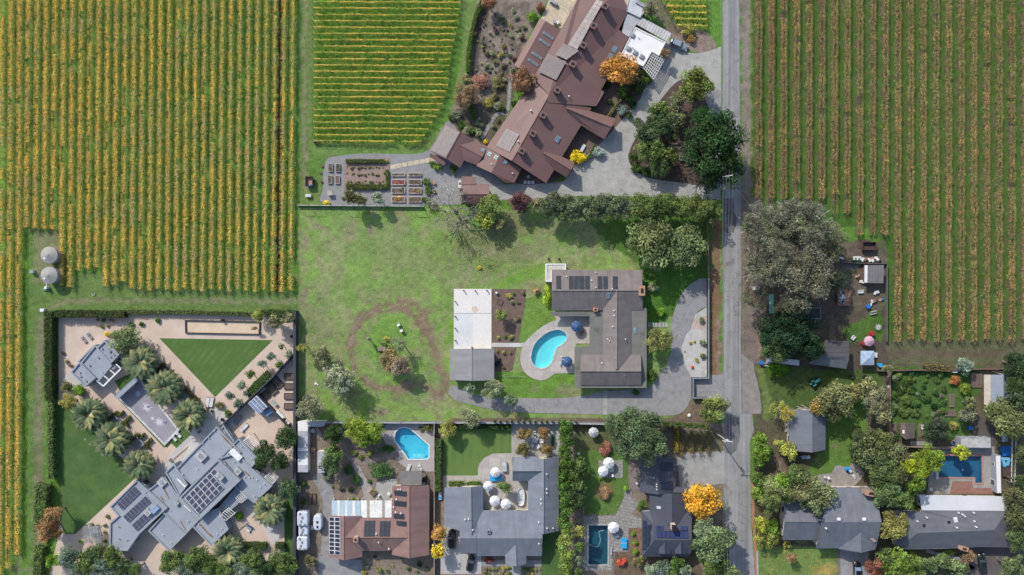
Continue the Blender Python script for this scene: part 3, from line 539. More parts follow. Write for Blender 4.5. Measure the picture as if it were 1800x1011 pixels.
pr, pc = pool('blue', (.6, .85, .95, 1), mat('navy plaster', (.055, .165, .25, 1), (.045, .13, .2, 1), .4, 2, fw=.15), mat('brick coping', (.45, .24, .18, 1), None, 1, 5), 'blue rectangular swimming pool with brick coping and a step bay at its lower right corner')

# ------------------------------------------------------------------ building kit
M_BROWN = mat('brown metal roof', (0.17, 0.093, 0.082, 1), (0.15, 0.083, 0.074, 1), 0.3, 3, rough=.6, spec=.5, fw=.06, stripe=(R(60), 0.6, .07, (.115, .064, .057, 1)))
M_BROWN2 = mat('brown metal roof b', (0.17, 0.093, 0.082, 1), (0.15, 0.083, 0.074, 1), 0.3, 3, rough=.6, spec=.5, fw=.06, stripe=(R(150), 0.6, .07, (.115, .064, .057, 1)))
M_TAUPE = mat('taupe shingle', (0.20, 0.175, 0.165, 1), (0.160, 0.140, 0.132, 1), .6, 7, streak=(.8, .12, .12), fw=.28, stripe=(R(90), .3, .15, (.155, .138, .13, 1)))
M_DTAUPE = mat('porch roofing', (0.175, 0.17, 0.155, 1), (0.14, 0.14, 0.125, 1), .4, 5, fw=.25, blotch=((.1, .11, .09, 1), .4, .58))
M_PSHING = mat('reddish shingle', (0.24, 0.15, 0.135, 1), (0.192, 0.120, 0.108, 1), .5, 7, streak=(.8, .12, .12), fw=.22, stripe=(R(90), .3, .15, (.19, .12, .108, 1)))
M_SLATE = mat('blue grey shingle', (0.19, 0.205, 0.24, 1), (0.152, 0.164, 0.192, 1), .5, 7, streak=(.8, .12, .12), fw=.25, stripe=(R(90), .3, .15, (.155, .168, .195, 1)))
M_DSLATE = mat('dark standing seam', (0.075, 0.08, 0.10, 1), (0.065, 0.07, 0.09, 1), .5, 4, rough=.5, fw=.1, stripe=(R(90), .55, .14, (.045, .05, .065, 1)))
M_GSHING = mat('grey shingle', (0.155, 0.165, 0.19, 1), (0.124, 0.132, 0.152, 1), .5, 7, streak=(.8, .12, .12), fw=.25, stripe=(R(90), .3, .15, (.12, .128, .15, 1)))
M_FLATR = mat('flat roof membrane', (0.255, 0.28, 0.32, 1), (0.295, 0.32, 0.36, 1), .25, 4, fw=.1, blotch=((.21, .24, .29, 1), .4, .62))
M_PARAP = mat('parapet', (0.285, 0.305, 0.34, 1), (.25, .27, .305, 1), .6, 4, fw=.08)
M_WHITER = mat('white roof', (0.72, 0.71, 0.69, 1), (0.66, 0.65, 0.635, 1), .3, 3, fw=.05)
M_WALLC = mat('cream wall', (.55, .5, .42, 1), (.5, .45, .38, 1), .6, 5, fw=.08)
M_WALLG = mat('grey wall', (.27, .29, .32, 1), (.24, .26, .29, 1), .6, 5, fw=.08)
M_WALLB = mat('timber wall', (.17, .115, .09, 1), None, .6, 5, fw=.15)
M_WALLW = mat('white wall', (.7, .68, .65, 1), None, .6, 5, fw=.06)
M_GLASS = mat('window glass', (.03, .04, .05, 1), (.05, .06, .07, 1), 1, 2, rough=.08, spec=.8)
M_FRAME = mat('white trim', (.75, .74, .72, 1), None, 1, 5, fw=.05)
M_METAL = mat('grey metal', (.42, .43, .44, 1), None, 1, 5, rough=.4, metal=.5, fw=.1)
M_PANEL = mat('solar cell', (.018, .024, .045, 1), (.024, .03, .055, 1), .8, 4, rough=.22, spec=.55, fw=.1)
M_PANELP = mat('solar cell violet', (.075, .075, .115, 1), (.06, .06, .10, 1), .8, 4, rough=.3, spec=.5, fw=.1)
M_PANELG = mat('glare solar cell', (.20, .165, .16, 1), (.17, .14, .135, 1), .8, 4, rough=.5, spec=.4, fw=.08); M_PFRAME = mat('panel frame', (.42, .38, .37, 1), None, 1, 3)
M_BLACK = mat('black', (.02, .02, .022, 1), None, 1, 4); M_BPANEL = mat('black pool collector', (.035, .04, .05, 1), (.028, .032, .042, 1), .6, 3, rough=.4, stripe=(0, .3, .15, (.022, .026, .034, 1)))
M_TERRA = mat('terracotta', (.42, .25, .17, 1), (.35, .2, .14, 1), 1, 5); M_WOOD = mat('weathered wood', (.25, .19, .15, 1), (.2, .155, .125, 1), 1, 5); M_STEEL = mat('rust', (.2, .08, .06, 1), None, 2, 5)
class House:
    def __init__(s, name, label, cat, pt, wall=M_WALLC):
        s.c = W(*pt); s.root = empty(name, s.c, 0, label, cat); s.wall = wall; s.polys = []; s.bvh = None; s.nv = 0
    def L(s, v): return (v[0] - s.c.x, v[1] - s.c.y, v[2])
    def piece(s, faces, m, thick=.22, inset=.55, wall=True, win=True, name='roof', wallm=None):
        """roof slab from faces whose corners are plan-unit outlines at their own heights, with the walls that carry it"""
        key = {}; vs = []; fs = []
        for f in faces:
            ids = []
            for p in f:
                k = (round(p[0], 1), round(p[1], 1))
                if k not in key: key[k] = len(vs); vs.append(W(*p))
                ids.append(key[k])
            a = poly_area([vs[i] for i in ids]); fs.append(ids if a > 0 else ids[::-1])
        s.polys += [[vs[i] for i in f] for f in fs]; s.bvh = None
        ed = {}
        for f in fs:
            for i in range(len(f)): ed[(f[i], f[(i + 1) % len(f)])] = 1
        bd = {a: b for (a, b) in ed if (b, a) not in ed}
        n = len(vs); b = MB(); b.add([s.L(v) for v in vs] + [s.L((v[0], v[1], v[2] - thick)) for v in vs],
              [tuple(f) for f in fs] + [tuple(n + i for i in f[::-1]) for f in fs] + [(a, n + a, n + c, c) for a, c in bd.items()])
        b.build(name, m, s.root)
        st = next(iter(bd)); lp = [st]
        while bd[lp[-1]] != st and len(lp) < 100: lp.append(bd[lp[-1]])
        s.loop = [vs[i] for i in lp]
        if not wall: return s
        inn = offset_poly([tuple(v) for v in s.loop], inset); k = len(inn); b = MB()
        b.add([s.L((p[0], p[1], 0)) for p in inn] + [s.L((p[0], p[1], p[2] - thick - .01)) for p in inn], [(i, (i + 1) % k, k + (i + 1) % k, k + i) for i in range(k)])
        b.build('wall', wallm or s.wall, s.root)
        if win: s.windows(inn, lambda p: p[2] - thick)
        return s
    def windows(s, inn, top, mx=10):
        k = len(inn); cnt = 0; sg = 1 if poly_area(inn) > 0 else -1
        for i in range(k):
            p, q = Vector(inn[i][:2]), Vector(inn[(i + 1) % k][:2]); e = q - p; ln = e.length
            if ln < 2.6: continue
            e.normalize(); nrm = Vector((e.y, -e.x)) * sg; mid = (p + q) / 2
            if nrm.dot(-mid) <= 0: continue
            m = max(1, int(ln / 3.4)); zt = min(top(inn[i]), top(inn[(i + 1) % k])) - .35
            for j in range(m):
                if cnt >= mx: return
                c = p + e * ln * (j + .5) / m; wd = 1.5 if (j + i) % 3 else 1.0; zb = .9 if (i + j) % 4 else .1
                if zt - zb < .5: continue
                rz = math.atan2(e.y, e.x); b = MB(); h = zt - zb
                b.box((c.x + nrm.x * .03 - s.c.x, c.y + nrm.y * .03 - s.c.y, zb + h / 2), (wd, .1, h), rz, 0)
                b.box((c.x + nrm.x * .07 - s.c.x, c.y + nrm.y * .07 - s.c.y, zb + h / 2), (wd - .16, .06, h - .16), rz, 1)
                b.build('window', [M_FRAME, M_GLASS], s.root); cnt += 1
    def gable(s, e1a, e1b, ra, rb, e2a, e2b, ze, zr, m, hip=(0, 0), **k):
        E = lambda p: (p[0], p[1], p[2] if len(p) > 2 else ze); Q = lambda p: (p[0], p[1], p[2] if len(p) > 2 else zr)
        f = [[E(e1a), E(e1b), Q(rb), Q(ra)], [Q(ra), Q(rb), E(e2b), E(e2a)]]
        if hip[0]: f.append([E(e1a), Q(ra), E(e2a)])
        if hip[1]: f.append([E(e1b), Q(rb), E(e2b)])
        s.piece(f, m, **k); p, q = W(*Q(ra)), W(*Q(rb)); b = MB(); b.tube(s.L(p), s.L(q), .13, n=6); b.build('ridge_cap', m, s.root); return s
    def flat(s, pts, z, m=None, par=.35, pw=.35, wall=True, win=True, base=0.0, pm=None, name='roof'):
        top = [W(p[0], p[1], z) for p in pts]
        if poly_area(top) < 0: top = top[::-1]
        inn = offset_poly([tuple(v) for v in top], pw); k = len(top); m = m or M_FLATR
        if par > 0:
            b = MB(); b.add([s.L(v) for v in top] + [s.L(v) for v in inn] + [s.L((v[0], v[1], z - par - .02)) for v in inn] + [s.L((v[0], v[1], z - .3 - par)) for v in top],
                [x for i in range(k) for x in ((i, (i + 1) % k, k + (i + 1) % k, k + i), (k + i, k + (i + 1) % k, 2 * k + (i + 1) % k, 2 * k + i), (3 * k + i, 3 * k + (i + 1) % k, (i + 1) % k, i))])
            b.build('parapet', pm or M_PARAP, s.root)
        rf = [Vector((v[0], v[1], z - par)) for v in (inn if par > 0 else top)]; fs = []
        for t in tessellate_polygon([rf]):
            a_, b_, c_ = (rf[i] for i in t); fs.append(t if (b_ - a_).cross(c_ - a_).z > 0 else t[::-1])
        bb = MB(); bb.add([s.L(v) for v in rf] + [s.L((v[0], v[1], v[2] - .15)) for v in rf], fs + [tuple(k + i for i in f[::-1]) for f in fs] + [(i, k + i, k + (i + 1) % k, (i + 1) % k) for i in range(k)]); bb.build(name, m, s.root)
        s.polys += [[rf[i] for i in f] for f in fs]; s.bvh = None
        if wall:
            wl = offset_poly([tuple(v) for v in top], .03); b = MB()
            b.add([s.L((p[0], p[1], base)) for p in wl] + [s.L((p[0], p[1], z - par - .1)) for p in wl], [(i, (i + 1) % k, k + (i + 1) % k, k + i) for i in range(k)]); b.build('wall', s.wall, s.root)
            if win: s.windows(wl, lambda p: z - par - .2, 6)
        return s
    def hit(s, px, py):
        if s.bvh is None:
            vs = []; fs = []
            for p in s.polys:
                o = len(vs); vs += p; fs.append(tuple(range(o, o + len(p))))
            s.bvh = BVHTree.FromPolygons([tuple(v) for v in vs], fs)
        o = Vector((0, 0, CAM_H)); d = (W(px, py) - o).normalized(); r = s.bvh.ray_cast(o, d)
        if r[0] is None: return W(px, py, 3), Vector((0, 0, 1))
        nn = r[1]; nn = nn if nn.z > 0 else -nn
        return r[0], nn
    def quad(s, cs, lift=.1, th=.06, mats=None, name='panel', frame=.05, parent=None):
        """thin framed plate lying on the roof, corners in plan units"""
        if len(cs[0]) < 3: h = [s.hit(*c) for c in cs]; nn = h[0][1]; P = [x[0] + nn * lift for x in h]
        else: P = [Vector(c) for c in cs]; nn = (P[1] - P[0]).cross(P[2] - P[0]).normalized(); nn = nn if nn.z > 0 else -nn; P = [p + nn * lift for p in P]
        if poly_area(P) < 0: P = P[::-1]
        c = sum(P, Vector()) / 4; I = [p + (c - p).normalized() * frame * 1.4 + nn * .012 for p in P]; b = MB(); dn = -nn * th
        b.add([s.L(p) for p in P] + [s.L(p + dn) for p in P], [(0, 1, 2, 3), (7, 6, 5, 4)] + [(i, 4 + i, 4 + (i + 1) % 4, (i + 1) % 4) for i in range(4)], 0)
        b.add([s.L(p) for p in I], [(0, 1, 2, 3)], 1)
        return b.build(name, mats or [M_METAL, M_PANEL], parent or s.root)
    def array(s, c, nx, ny, mats=None, name='solar_panel', frame=.05, gap=.04, lift=.14, skip=(), zs=None):
        """nx x ny panels filling the four-corner outline c (plan units, order: a, b along x, c opposite, d)"""
        a, b_, c_, d = [W(p[0], p[1], z) for p, z in zip(c, zs)] if zs else [s.hit(*p)[0] for p in c]
        f = lambda u, v: tuple((a * (1 - u) * (1 - v) + b_ * u * (1 - v) + c_ * u * v + d * (1 - u) * v))
        for i in range(nx):
            for j in range(ny):
                if (i, j) in skip: continue
                u0, u1 = (i + gap / 2) / nx, (i + 1 - gap / 2) / nx; v0, v1 = (j + gap / 2) / ny, (j + 1 - gap / 2) / ny
                s.quad([f(u0, v0), f(u1, v0), f(u1, v1), f(u0, v1)], lift, .05, mats, name, frame)
    def chimney(s, px, py, w_=.9, d=.9, h=1.3, rz=0, m=None, cap=None, name='chimney'):
        p, _ = s.hit(px, py); b = MB(); x, y, _z = s.L(p)
        b.box((x, y, p.z + h / 2 - .5), (w_, d, h + 1), rz, 0); b.box((x, y, p.z + h + .05), (w_ + .16, d + .16, .12), rz, 1); b.box((x, y, p.z + h + .16), (w_ * .5, d * .5, .14), rz, 2)
        return b.build(name, [m or M_TERRA, cap or M_TERRA, M_BLACK], s.root)
    def vent(s, px, py, r=.12, h=.5, m=None, name='roof_vent'):
        p, _ = s.hit(px, py); b = MB(); x, y, _z = s.L(p); b.lathe((x, y, p.z - .1), [(r * 1.5, 0), (r, .14), (r, h), (r * 1.5, h + .02), (r * 1.2, h + .14)], 8); return b.build(name, m or M_FRAME, s.root)
    def unit(s, px, py, w_, d, h, rz=0, m=None, name='air_conditioner', fan=True):
        p, _ = s.hit(px, py); b = MB(); x, y, _z = s.L(p); b.box((x, y, p.z + h / 2), (w_, d, h), rz, 0); b.box((x, y, p.z + .04), (w_ + .2, d + .2, .08), rz, 1)
        if fan: b.lathe((x, y, p.z + h), [(min(w_, d) * .32, 0), (min(w_, d) * .30, .06)], 12, 1); b.box((x, y, p.z + h + .08), (min(w_, d) * .7, .06, .03), rz, 0)
        return b.build(name, [m or M_FRAME, M_METAL], s.root)
    def skylight(s, px, py, w_, d, rz=0, gl=None):
        p, nn = s.hit(px, py); q = Matrix.Rotation(rz, 3, 'Z'); u = q @ Vector((1, 0, 0)); u = (u - nn * u.dot(nn)).normalized(); v = nn.cross(u); b = MB(); o = Vector(s.L(p))
        for mi, k, l0, l1 in ((0, 1.0, -.05, .14), (1, .78, .1, .16)):
            vs = [o + u * sx * w_ / 2 * k + v * sy * d / 2 * k + nn * l for l in (l0, l1) for sx, sy in ((-1, -1), (1, -1), (1, 1), (-1, 1))]
            b.add(vs, [(4, 5, 6, 7), (0, 1, 5, 4), (1, 2, 6, 5), (2, 3, 7, 6), (3, 0, 4, 7)], mi)
        return b.build('skylight', [M_METAL, gl or M_SKYG], s.root)
M_SKYG = mat('skylight glass', (.10, .2, .25, 1), (.16, .28, .33, 1), 1, 2, rough=.1, spec=.7)
def beams(root, c, lines, z, w_, h, m, name='rafter'):
    for (a, b2) in lines:
        b = MB(); p = W(*a, z); q = W(*b2, z); mid = (p + q) / 2; b.box((mid.x - c.x, mid.y - c.y, z), ((q - p).length, w_, h), math.atan2(q.y - p.y, q.x - p.x)); b.build(name, m, root)
def posts(root, c, pts, z, m, r=.08, name='post'):
    for p in pts:
        v = W(*p, z); b = MB(); b.box((v.x - c.x, v.y - c.y, z / 2), (r * 2, r * 2, z)); b.build(name, m, root)
# ------------------------------------------------------------------ long brown roofed house
B = House('long_house', 'very long diagonal brown roofed house with a row of box chimneys on its ridge', 'house', (985, 180), M_WALLB)
B.gable((938.5, 138), (855, 259), (965, 168), (900, 283), (1040, 190), (960, 322), 2.9, 5.2, M_BROWN, win=False)
B.piece([[(1085, -30, 3.4), (1105, 19, 3.0), (1088, 52, 3.4), (1062, 10, 5.6)], [(1088, 52, 3.4), (1105, 66, 3.0), (1057, 158, 3.0), (1062, 162, 3.0), (1048, 187, 3.0), (962, 180, 5.2), (965, 167, 5.3), (1062, 10, 5.6)],
         [(1085, -30, 3.4), (1062, 10, 5.6), (965, 167, 5.3), (938, 137, 4.2), (1012, 5, 4.4), (1028, -30, 4.4)]], M_BROWN, inset=.7, win=False)
B.gable((989, 181), (1082, 208.5), (995, 190), (1075, 223.5), (1016, 217), (1062, 245), 2.9, 4.6, M_BROWN2)
B.gable((958, 261), (1010, 286), (955, 269), (1004, 299), (960, 290), (996, 312), 2.9, 4.4, M_BROWN2)
B.piece([[(949, 32.5, 3.2), (904, 115, 3.2), (912, 120, 4.2), (958.5, 36.5, 4.2)], [(958.5, 36.5, 4.2), (912, 120, 4.2), (938.5, 136, 3.6), (987, 54, 3.6)]], M_BROWN)
B.piece([[(987, 52, 3.5), (1008, 60, 4.0), (976, 98, 4.0), (958, 92, 3.5)]], M_BROWN, wall=False); B.piece([[(962, 94, 3.0), (945, 126, 3.0), (938.5, 138, 3.2), (968, 150, 3.4), (978, 143, 3.4)]], M_BROWN, wall=False)
B.piece([[(1017, -3, 3.6), (1040.5, -3, 4.2), (1006.8, 59.4, 4.2), (992, 52.5, 3.6)]], mat('white slatted canopy', (.72, .70, .66, 1), None, .5, 4, fw=.05, stripe=(R(60), .9, .07, (.35, .33, .3, 1))), wall=False, thick=.08, name='canopy')
for (x, y) in ((1062, 11), (1042, 45.5), (1024, 79.5), (1006, 112.5), (979, 158), (954, 201.5), (936, 233.5), (917, 264)): B.chimney(x, y + 3, 1.35, 1.5, 1.5, R(60), M_BROWN, M_BROWN)
B.array([(962.5, 95), (995.5, 109), (977.5, 141.5), (946, 126)], 4, 6, [M_PFRAME, M_PANELG], lift=.2, zs=(4.9, 5.6, 5.5, 4.8))
B.array([(990, 77), (1018, 90), (996, 106), (976.5, 97)], 3, 2, [M_PFRAME, M_PANELG], lift=.3, zs=(5.0, 5.7, 5.7, 5.0))
B.array([(1049, 0), (1061, 4), (1015, 88), (998, 80)], 2, 10, [M_PFRAME, mat('pale glare cell', (.34, .30, .29, 1), (.24, .205, .2, 1), .3, 3, rough=.5, fw=.15)], lift=.3, zs=(5.1, 5.6, 5.5, 4.9))
B.array([(890, 226), (913, 237), (896, 268), (872, 256)], 4, 4, [M_PFRAME, M_PANELG], lift=.14)
for (x, y) in ((963.5, 63), (957, 75), (943.5, 98), (937, 110)): B.skylight(x, y, 3.1, .7, R(-31), mat('long skylight glass', (.12, .15, .16, 1), (.2, .22, .22, 1), 2, 4, rough=.15))
for (x, y) in ((1080, 87), (1072.5, 100), (980, 245)): B.skylight(x, y, 1.2, 1.7, R(-30))
for (x, y) in ((910.5, 249), (933, 195), (1000, 170)): B.vent(x, y, .15, .7)
H2 = House('garden_wing', 'low brown wing of three stepped gables, its left gable covered in solar panels', 'house', (825, 268), M_WALLB)
H2.gable((783, 219), (755.6, 265.6), (809, 232.4), (784, 279), (834, 245.5), (809, 295), 2.8, 3.9, M_BROWN)
H2.gable((828, 245), (858, 258), (805, 253), (848, 276), (812, 281), (838, 290.5), 2.7, 3.5, M_BROWN2)
H2.piece([[(855, 259.7, 2.8), (837.5, 291.7, 2.8), (863.6, 303.6, 4.0), (879, 272.7, 4.0)], [(879, 272.7, 4.0), (863.6, 303.6, 4.0), (888.5, 321.4, 2.8), (904, 321.4, 2.8), (917, 296.5, 2.9), (901.6, 285.8, 3.2)]], M_BROWN)
H2.piece([[(755.6, 269, 2.6), (784, 282.5, 2.6), (780.5, 291.7, 2.3), (755.6, 276, 2.3)]], M_BROWN2, wall=False)
H2.array([(784, 221), (808, 233.5), (784, 276.5), (757.5, 265)], 3, 6, [M_PFRAME, M_PANELG])
for (x, y, a) in ((848.5, 264, 0), (860.5, 271, 0), (872, 277, 0), (888.5, 285.5, 0)): H2.skylight(x, y, .9, .9, R(-30))
for (x, y) in ((864, 289), (901, 305)): H2.vent(x, y)
H3 = House('garden_shed', 'small brown roofed L shaped shed standing on the paved yard south of the garden wing', 'shed', (835, 336), M_WALLB)
M_BROWN3 = mat('brown metal roof c', (0.17, 0.093, 0.082, 1), None, 0.3, 3, rough=.6, spec=.5, fw=.06, stripe=(0, 0.6, .07, (.115, .064, .057, 1)))
H3.gable((811.4, 323.8), (860, 323.8), (811.4, 341.6), (860, 341.6), (811.4, 360), (859.6, 355), 2.5, 3.4, M_BROWN3); H3.piece([[(811.4, 310, 2.3), (836, 310.7, 2.3), (836, 324.5, 2.7), (811.4, 324.5, 2.7)]], M_BROWN3)
H4 = House('annex_building', 'white flat roofed annex between the brown long house and the silver parked car', 'building', (1128, 70), M_WALLW)
H4.flat([(1117, 47.5), (1170.4, 74), (1158.5, 98), (1145.7, 91), (1130.8, 116.8), (1091, 97), (1107, 65)], 3.2, M_WHITER, .18, .25, pm=M_WHITER)
for (x, y) in ((1111.5, 62.5), (1105, 86), (1116.5, 93), (1128, 100)): H4.unit(x, y, 1.0, 1.0, .45, R(-30), M_METAL)
for (x, y) in ((1122, 66), (1112, 84), (1100, 95)): H4.vent(x, y)
H4.flat([(1107, -12), (1138.7, 12.9), (1125, 31.7), (1101, 20)], 3.3, mat('silver roof', (.52, .53, .54, 1), None, .5, 4, rough=.4, stripe=(R(60), .5, .06, (.4, .41, .42, 1))), .12, .2, pm=M_METAL); H4.unit(1127, 8, 3.0, .9, .35, R(-30), M_METAL, fan=False)
H4.flat([(1101, 24), (1125, 32), (1105, 65), (1093, 57)], 2.9, mat('grey deck roof', (.42, .43, .44, 1), None, .5, 4, stripe=(R(60), .35, .15, (.3, .31, .32, 1))), 0, .1)
H4.piece([[(1125, 28.7, 2.8), (1180, 58.4, 2.8), (1174, 74, 3.1), (1119, 43, 3.1)]], mat('ribbed glass canopy', (.42, .40, .40, 1), None, .5, 4, rough=.3, stripe=(R(-30), .8, .12, (.68, .67, .66, 1))), wall=False, thick=.08, name='canopy')
pg = empty('pergola', W(1149, 108), 0, 'grey timber lattice pergola casting a grid of shadow on the driveway below the white annex', 'pergola')
pa, pb, pcn, pd = Vector((1145.7, 91)), Vector((1169.4, 102)), Vector((1148.6, 139.5)), Vector((1130, 118.7)); cpg = W(1149, 108)
beams(pg, cpg, [(tuple(pa.lerp(pd, t)), tuple(pb.lerp(pcn, t))) for t in np.linspace(0, 1, 9)], 2.85, .11, .14, M_WHITER); beams(pg, cpg, [(tuple(pa.lerp(pb, t)), tuple(pd.lerp(pcn, t))) for t in np.linspace(0, 1, 8)], 2.72, .13, .12, M_WHITER, 'beam'); posts(pg, cpg, [tuple(pb), tuple(pcn), tuple(pd)], 2.65, M_WOOD)

# ------------------------------------------------------------------ meadow house
M1 = House('ranch_house', 'sprawling taupe shingled house with solar collectors wrapped around a courtyard with two blue parasols', 'house', (1060, 580))
M1.piece([[(969, 548, 2.75), (1062, 548, 2.75), (1062, 556, 2.6), (969, 556, 2.6)]], M_DTAUPE, wall=False)
M1.piece([[(1036.5, 552, 2.85), (1137, 541, 2.85), (1136.5, 682, 2.8), (1010, 682, 2.8), (1010, 610, 2.8), (1036.5, 610, 2.8)]], M_DTAUPE, thick=.2, inset=1.2, wallm=M_WALLC)
M1.gable((970, 474), (1129, 474.7), (970, 511), (1129, 511), (970, 546), (1130, 545.5), 2.95, 5.0, M_TAUPE)
M_TAUPEV = mat('taupe shingle v', (0.20, 0.175, 0.165, 1), (0.17, 0.15, 0.145, 1), .6, 7, streak=(.12, .8, .12), fw=.28, stripe=(0, .3, .15, (.155, .138, .13, 1)))
M1.gable((1060, 528), (1060, 660), (1084.5, 511), (1084.5, 649), (1109, 528), (1109, 650), 3.05, 5.0, M_TAUPEV, wall=False)
M1.gable((1020.7, 623.4), (1127, 624), (1020.7, 652.8), (1127, 652.8), (1020.7, 677.5), (1127, 677.5), 3.05, 4.9, M_TAUPE, wall=False)
M1.piece([[(1090, 654, 4.4), (1099, 650, 4.6), (1099.5, 662, 4.4)], [(1099, 650, 4.6), (1103, 656, 4.2), (1099.5, 662, 4.4)]], M_TAUPE, wall=False, thick=.5, name='dormer')
for c in (((977.5, 485), (986, 485), (986.5, 508), (978, 508)), ((1000, 485.5), (1008, 485.5), (1008, 508.5), (1000, 508.5)), ((1009, 485.5), (1017, 485.5), (1017, 508.5), (1009, 508.5)), ((1018, 485.5), (1027, 485.5), (1027, 508.5), (1018, 508.5)), ((1028.5, 485.5), (1036.5, 485.5), (1036.5, 508.5), (1028.5, 508.5)),
          ((1050.5, 486), (1058.5, 486), (1059, 508), (1051, 508)), ((1060, 486), (1068, 486), (1068.5, 508), (1060.5, 508)), ((1077, 486), (1085.5, 486), (1086, 508), (1077.5, 508))): M1.quad(c, .1, .05, [M_BPANEL, M_BPANEL], 'solar_collector')
M1.skylight(1069, 520, .9, 1.5); M1.skylight(1116, 581, .8, 1.6)
M1.chimney(1127, 511, 1.3, 2.4, 1.3, 0, mat('stone chimney', (.3, .26, .24, 1), None, 3, 6)); M1.chimney(1046, 544, 1.1, .8, .9, 0)
for (x, y) in ((996, 486), (1047, 505), (1076, 508), (1047, 479), (1079, 546), (1079, 555), (1077, 574), (1068, 596), (1071, 599), (1099, 596), (1058, 638), (1039, 493)): M1.vent(x, y)
M2 = House('tool_shed', 'grey shingled gable shed at the lower end of the white concrete slab', 'shed', (830, 641))
M2.gable((791, 613.7), (791, 668), (829.3, 613), (829.3, 669.5), (868.6, 613), (868.6, 668.5), 2.6, 3.6, mat('light grey shingle', (.27, .265, .265, 1), (.235, .23, .235, 1), .5, 6, streak=(.12, .8, .12), fw=.2, stripe=(0, .3, .15, (.215, .21, .21, 1)))); M2.chimney(830.5, 612, .5, .6, .4, 0, M_METAL)
M3 = House('pump_shelter', 'small white flat topped shelter touching the upper left corner of the ranch house', 'shelter', (976, 478), M_WALLW)
M3.flat([(959, 463.5), (995, 463.5), (995, 477), (970, 477), (970, 495.5), (959, 495.5)], 2.3, mat('stained white', (.55, .53, .48, 1), (.42, .39, .34, 1), .8, 3), .15, .3, pm=M_WHITER)
# white slab with rusty stub posts
sl = MB(); sp = [W(p[0], p[1]) for p in ((798, 508), (864, 508), (864, 614), (798, 614))]; sl.prism([(v.x, v.y) for v in sp], -.1, .18)
slab = sl.build('concrete_slab', M_SLAB); tag(slab, 'big weathered white concrete slab with rusty stub posts along its upper and left edges', 'slab')
sq = sheet('slab_section', [(799, 551.5), (831, 551.5), (831, 613), (799, 613)], 0.185, M_SLAB2, kind=None, parent=slab)
seam = MB(); a_, b_ = W(798, 550.8), W(864, 550.8); seam.box(((a_.x + b_.x) / 2, a_.y, .185), (abs(b_.x - a_.x), .12, .02)); seam.build('joint', M_METAL, slab)
for (x, y) in ((815.5, 511), (835.5, 511), (856, 510.5), (800.5, 530), (800.5, 556), (800.5, 577), (800.5, 598)):
    v = W(x, y); b = MB(); b.tube((v.x, v.y, .15), (v.x, v.y, 1.0), .16, n=8); b.tube((v.x, v.y, 1.0), (v.x, v.y, 1.05), .2, n=8); b.build('stub_post', M_STEEL, slab)
st = sheet('rust_stain', spline([(829, 541), (834, 538), (840, 542), (839, 548), (832, 549)], 4), .189, mat('rust stain', (.52, .40, .31, 1), (.62, .52, .44, 1), 2, 5), kind=None, parent=slab)

# ------------------------------------------------------------------ modern estate
E1 = House('pool_pavilion', 'small grey flat roofed pavilion of stepped boxes in the walled gravel garden', 'pavilion', (165, 640), M_WALLG)
E1.flat([(167.4, 605.6), (197, 642.6), (171.6, 673), (141.4, 637.6)], 3.0); E1.flat([(183.4, 598), (210.3, 622.5), (194, 640), (169, 612)], 3.5); E1.flat([(139, 636), (168, 664.5), (149, 680.5), (123.7, 654.4)], 3.4); E1.flat([(164, 607), (170, 612), (143, 640), (136, 636)], 2.6, par=.5, pw=.3)
E1.flat([(186, 597), (208, 605), (213, 620), (204, 616)], 2.2, par=.1, pw=.2); E1.flat([(199, 640), (204, 646), (199, 650), (193, 644)], 2.8)
for (x, y, u) in ((180, 612.5, .5), (193, 616.5, .9), (200.5, 623.5, .5), (194.5, 627, .5), (173, 628.5, .5), (158, 642, .5), (141, 654.5, .4), (142, 661.5, .5), (151.5, 669.5, .5)): E1.unit(x, y, u, u * .6, .35, R(-45), M_METAL, 'roof_box', False)
for (x, y) in ((184, 623), (150, 654.5), (180, 654)): E1.vent(x, y, .07, .3)
pe = empty('pergola', W(197, 663), 0, 'slim white framed pergola along the right side of the grey pool pavilion', 'pergola'); cpe = W(197, 663)
A0, A1, B0, B1 = Vector((204, 640)), Vector((212.8, 648)), Vector((172, 671)), Vector((181.7, 679))
beams(pe, cpe, [((212.8, 648), (181.7, 679))], 2.9, .35, .3, M_FRAME, 'beam'); beams(pe, cpe, [(tuple(A0.lerp(B0, t)), tuple(A1.lerp(B1, t))) for t in (0, .33, .66, 1)], 2.88, .25, .22, M_FRAME); beams(pe, cpe, [(tuple(A0.lerp(B0, t)), tuple(A1.lerp(B1, t))) for t in np.linspace(.05, .95, 14)], 2.75, .06, .1, M_METAL); posts(pe, cpe, [(212, 648), (182, 678)], 2.7, M_FRAME, .12)
ba = empty('reflecting_basin', W(262, 722), 0, 'grey rectangular basin with painted palm reflection stains and white coping between two rows of palms', 'basin'); cba = W(262, 722)  # water basin drawn dry, with palm reflections painted on its floor
bp_ = [W(*p) for p in ((246.4, 664), (317, 755.5), (290.5, 783), (207, 697.5))]; binn = offset_poly([tuple(v) for v in bp_], .55)
if poly_area(bp_) < 0: bp_ = bp_[::-1]; binn = binn[::-1]
b = MB(); lc = lambda v, z: (v[0] - cba.x, v[1] - cba.y, z); b.add([lc(v, .45) for v in bp_] + [lc(v, .45) for v in binn] + [lc(v, 0) for v in bp_] + [lc(v, .08) for v in binn], [x for i in range(4) for x in ((i, (i + 1) % 4, 4 + (i + 1) % 4, 4 + i), (2 * 4 + i, 2 * 4 + (i + 1) % 4, (i + 1) % 4, i), (4 + i, 4 + (i + 1) % 4, 12 + (i + 1) % 4, 12 + i))]); b.build('coping', M_PARAP if False else mat('pale coping', (.56, .56, .57, 1), None, 1, 4, fw=.08), ba)
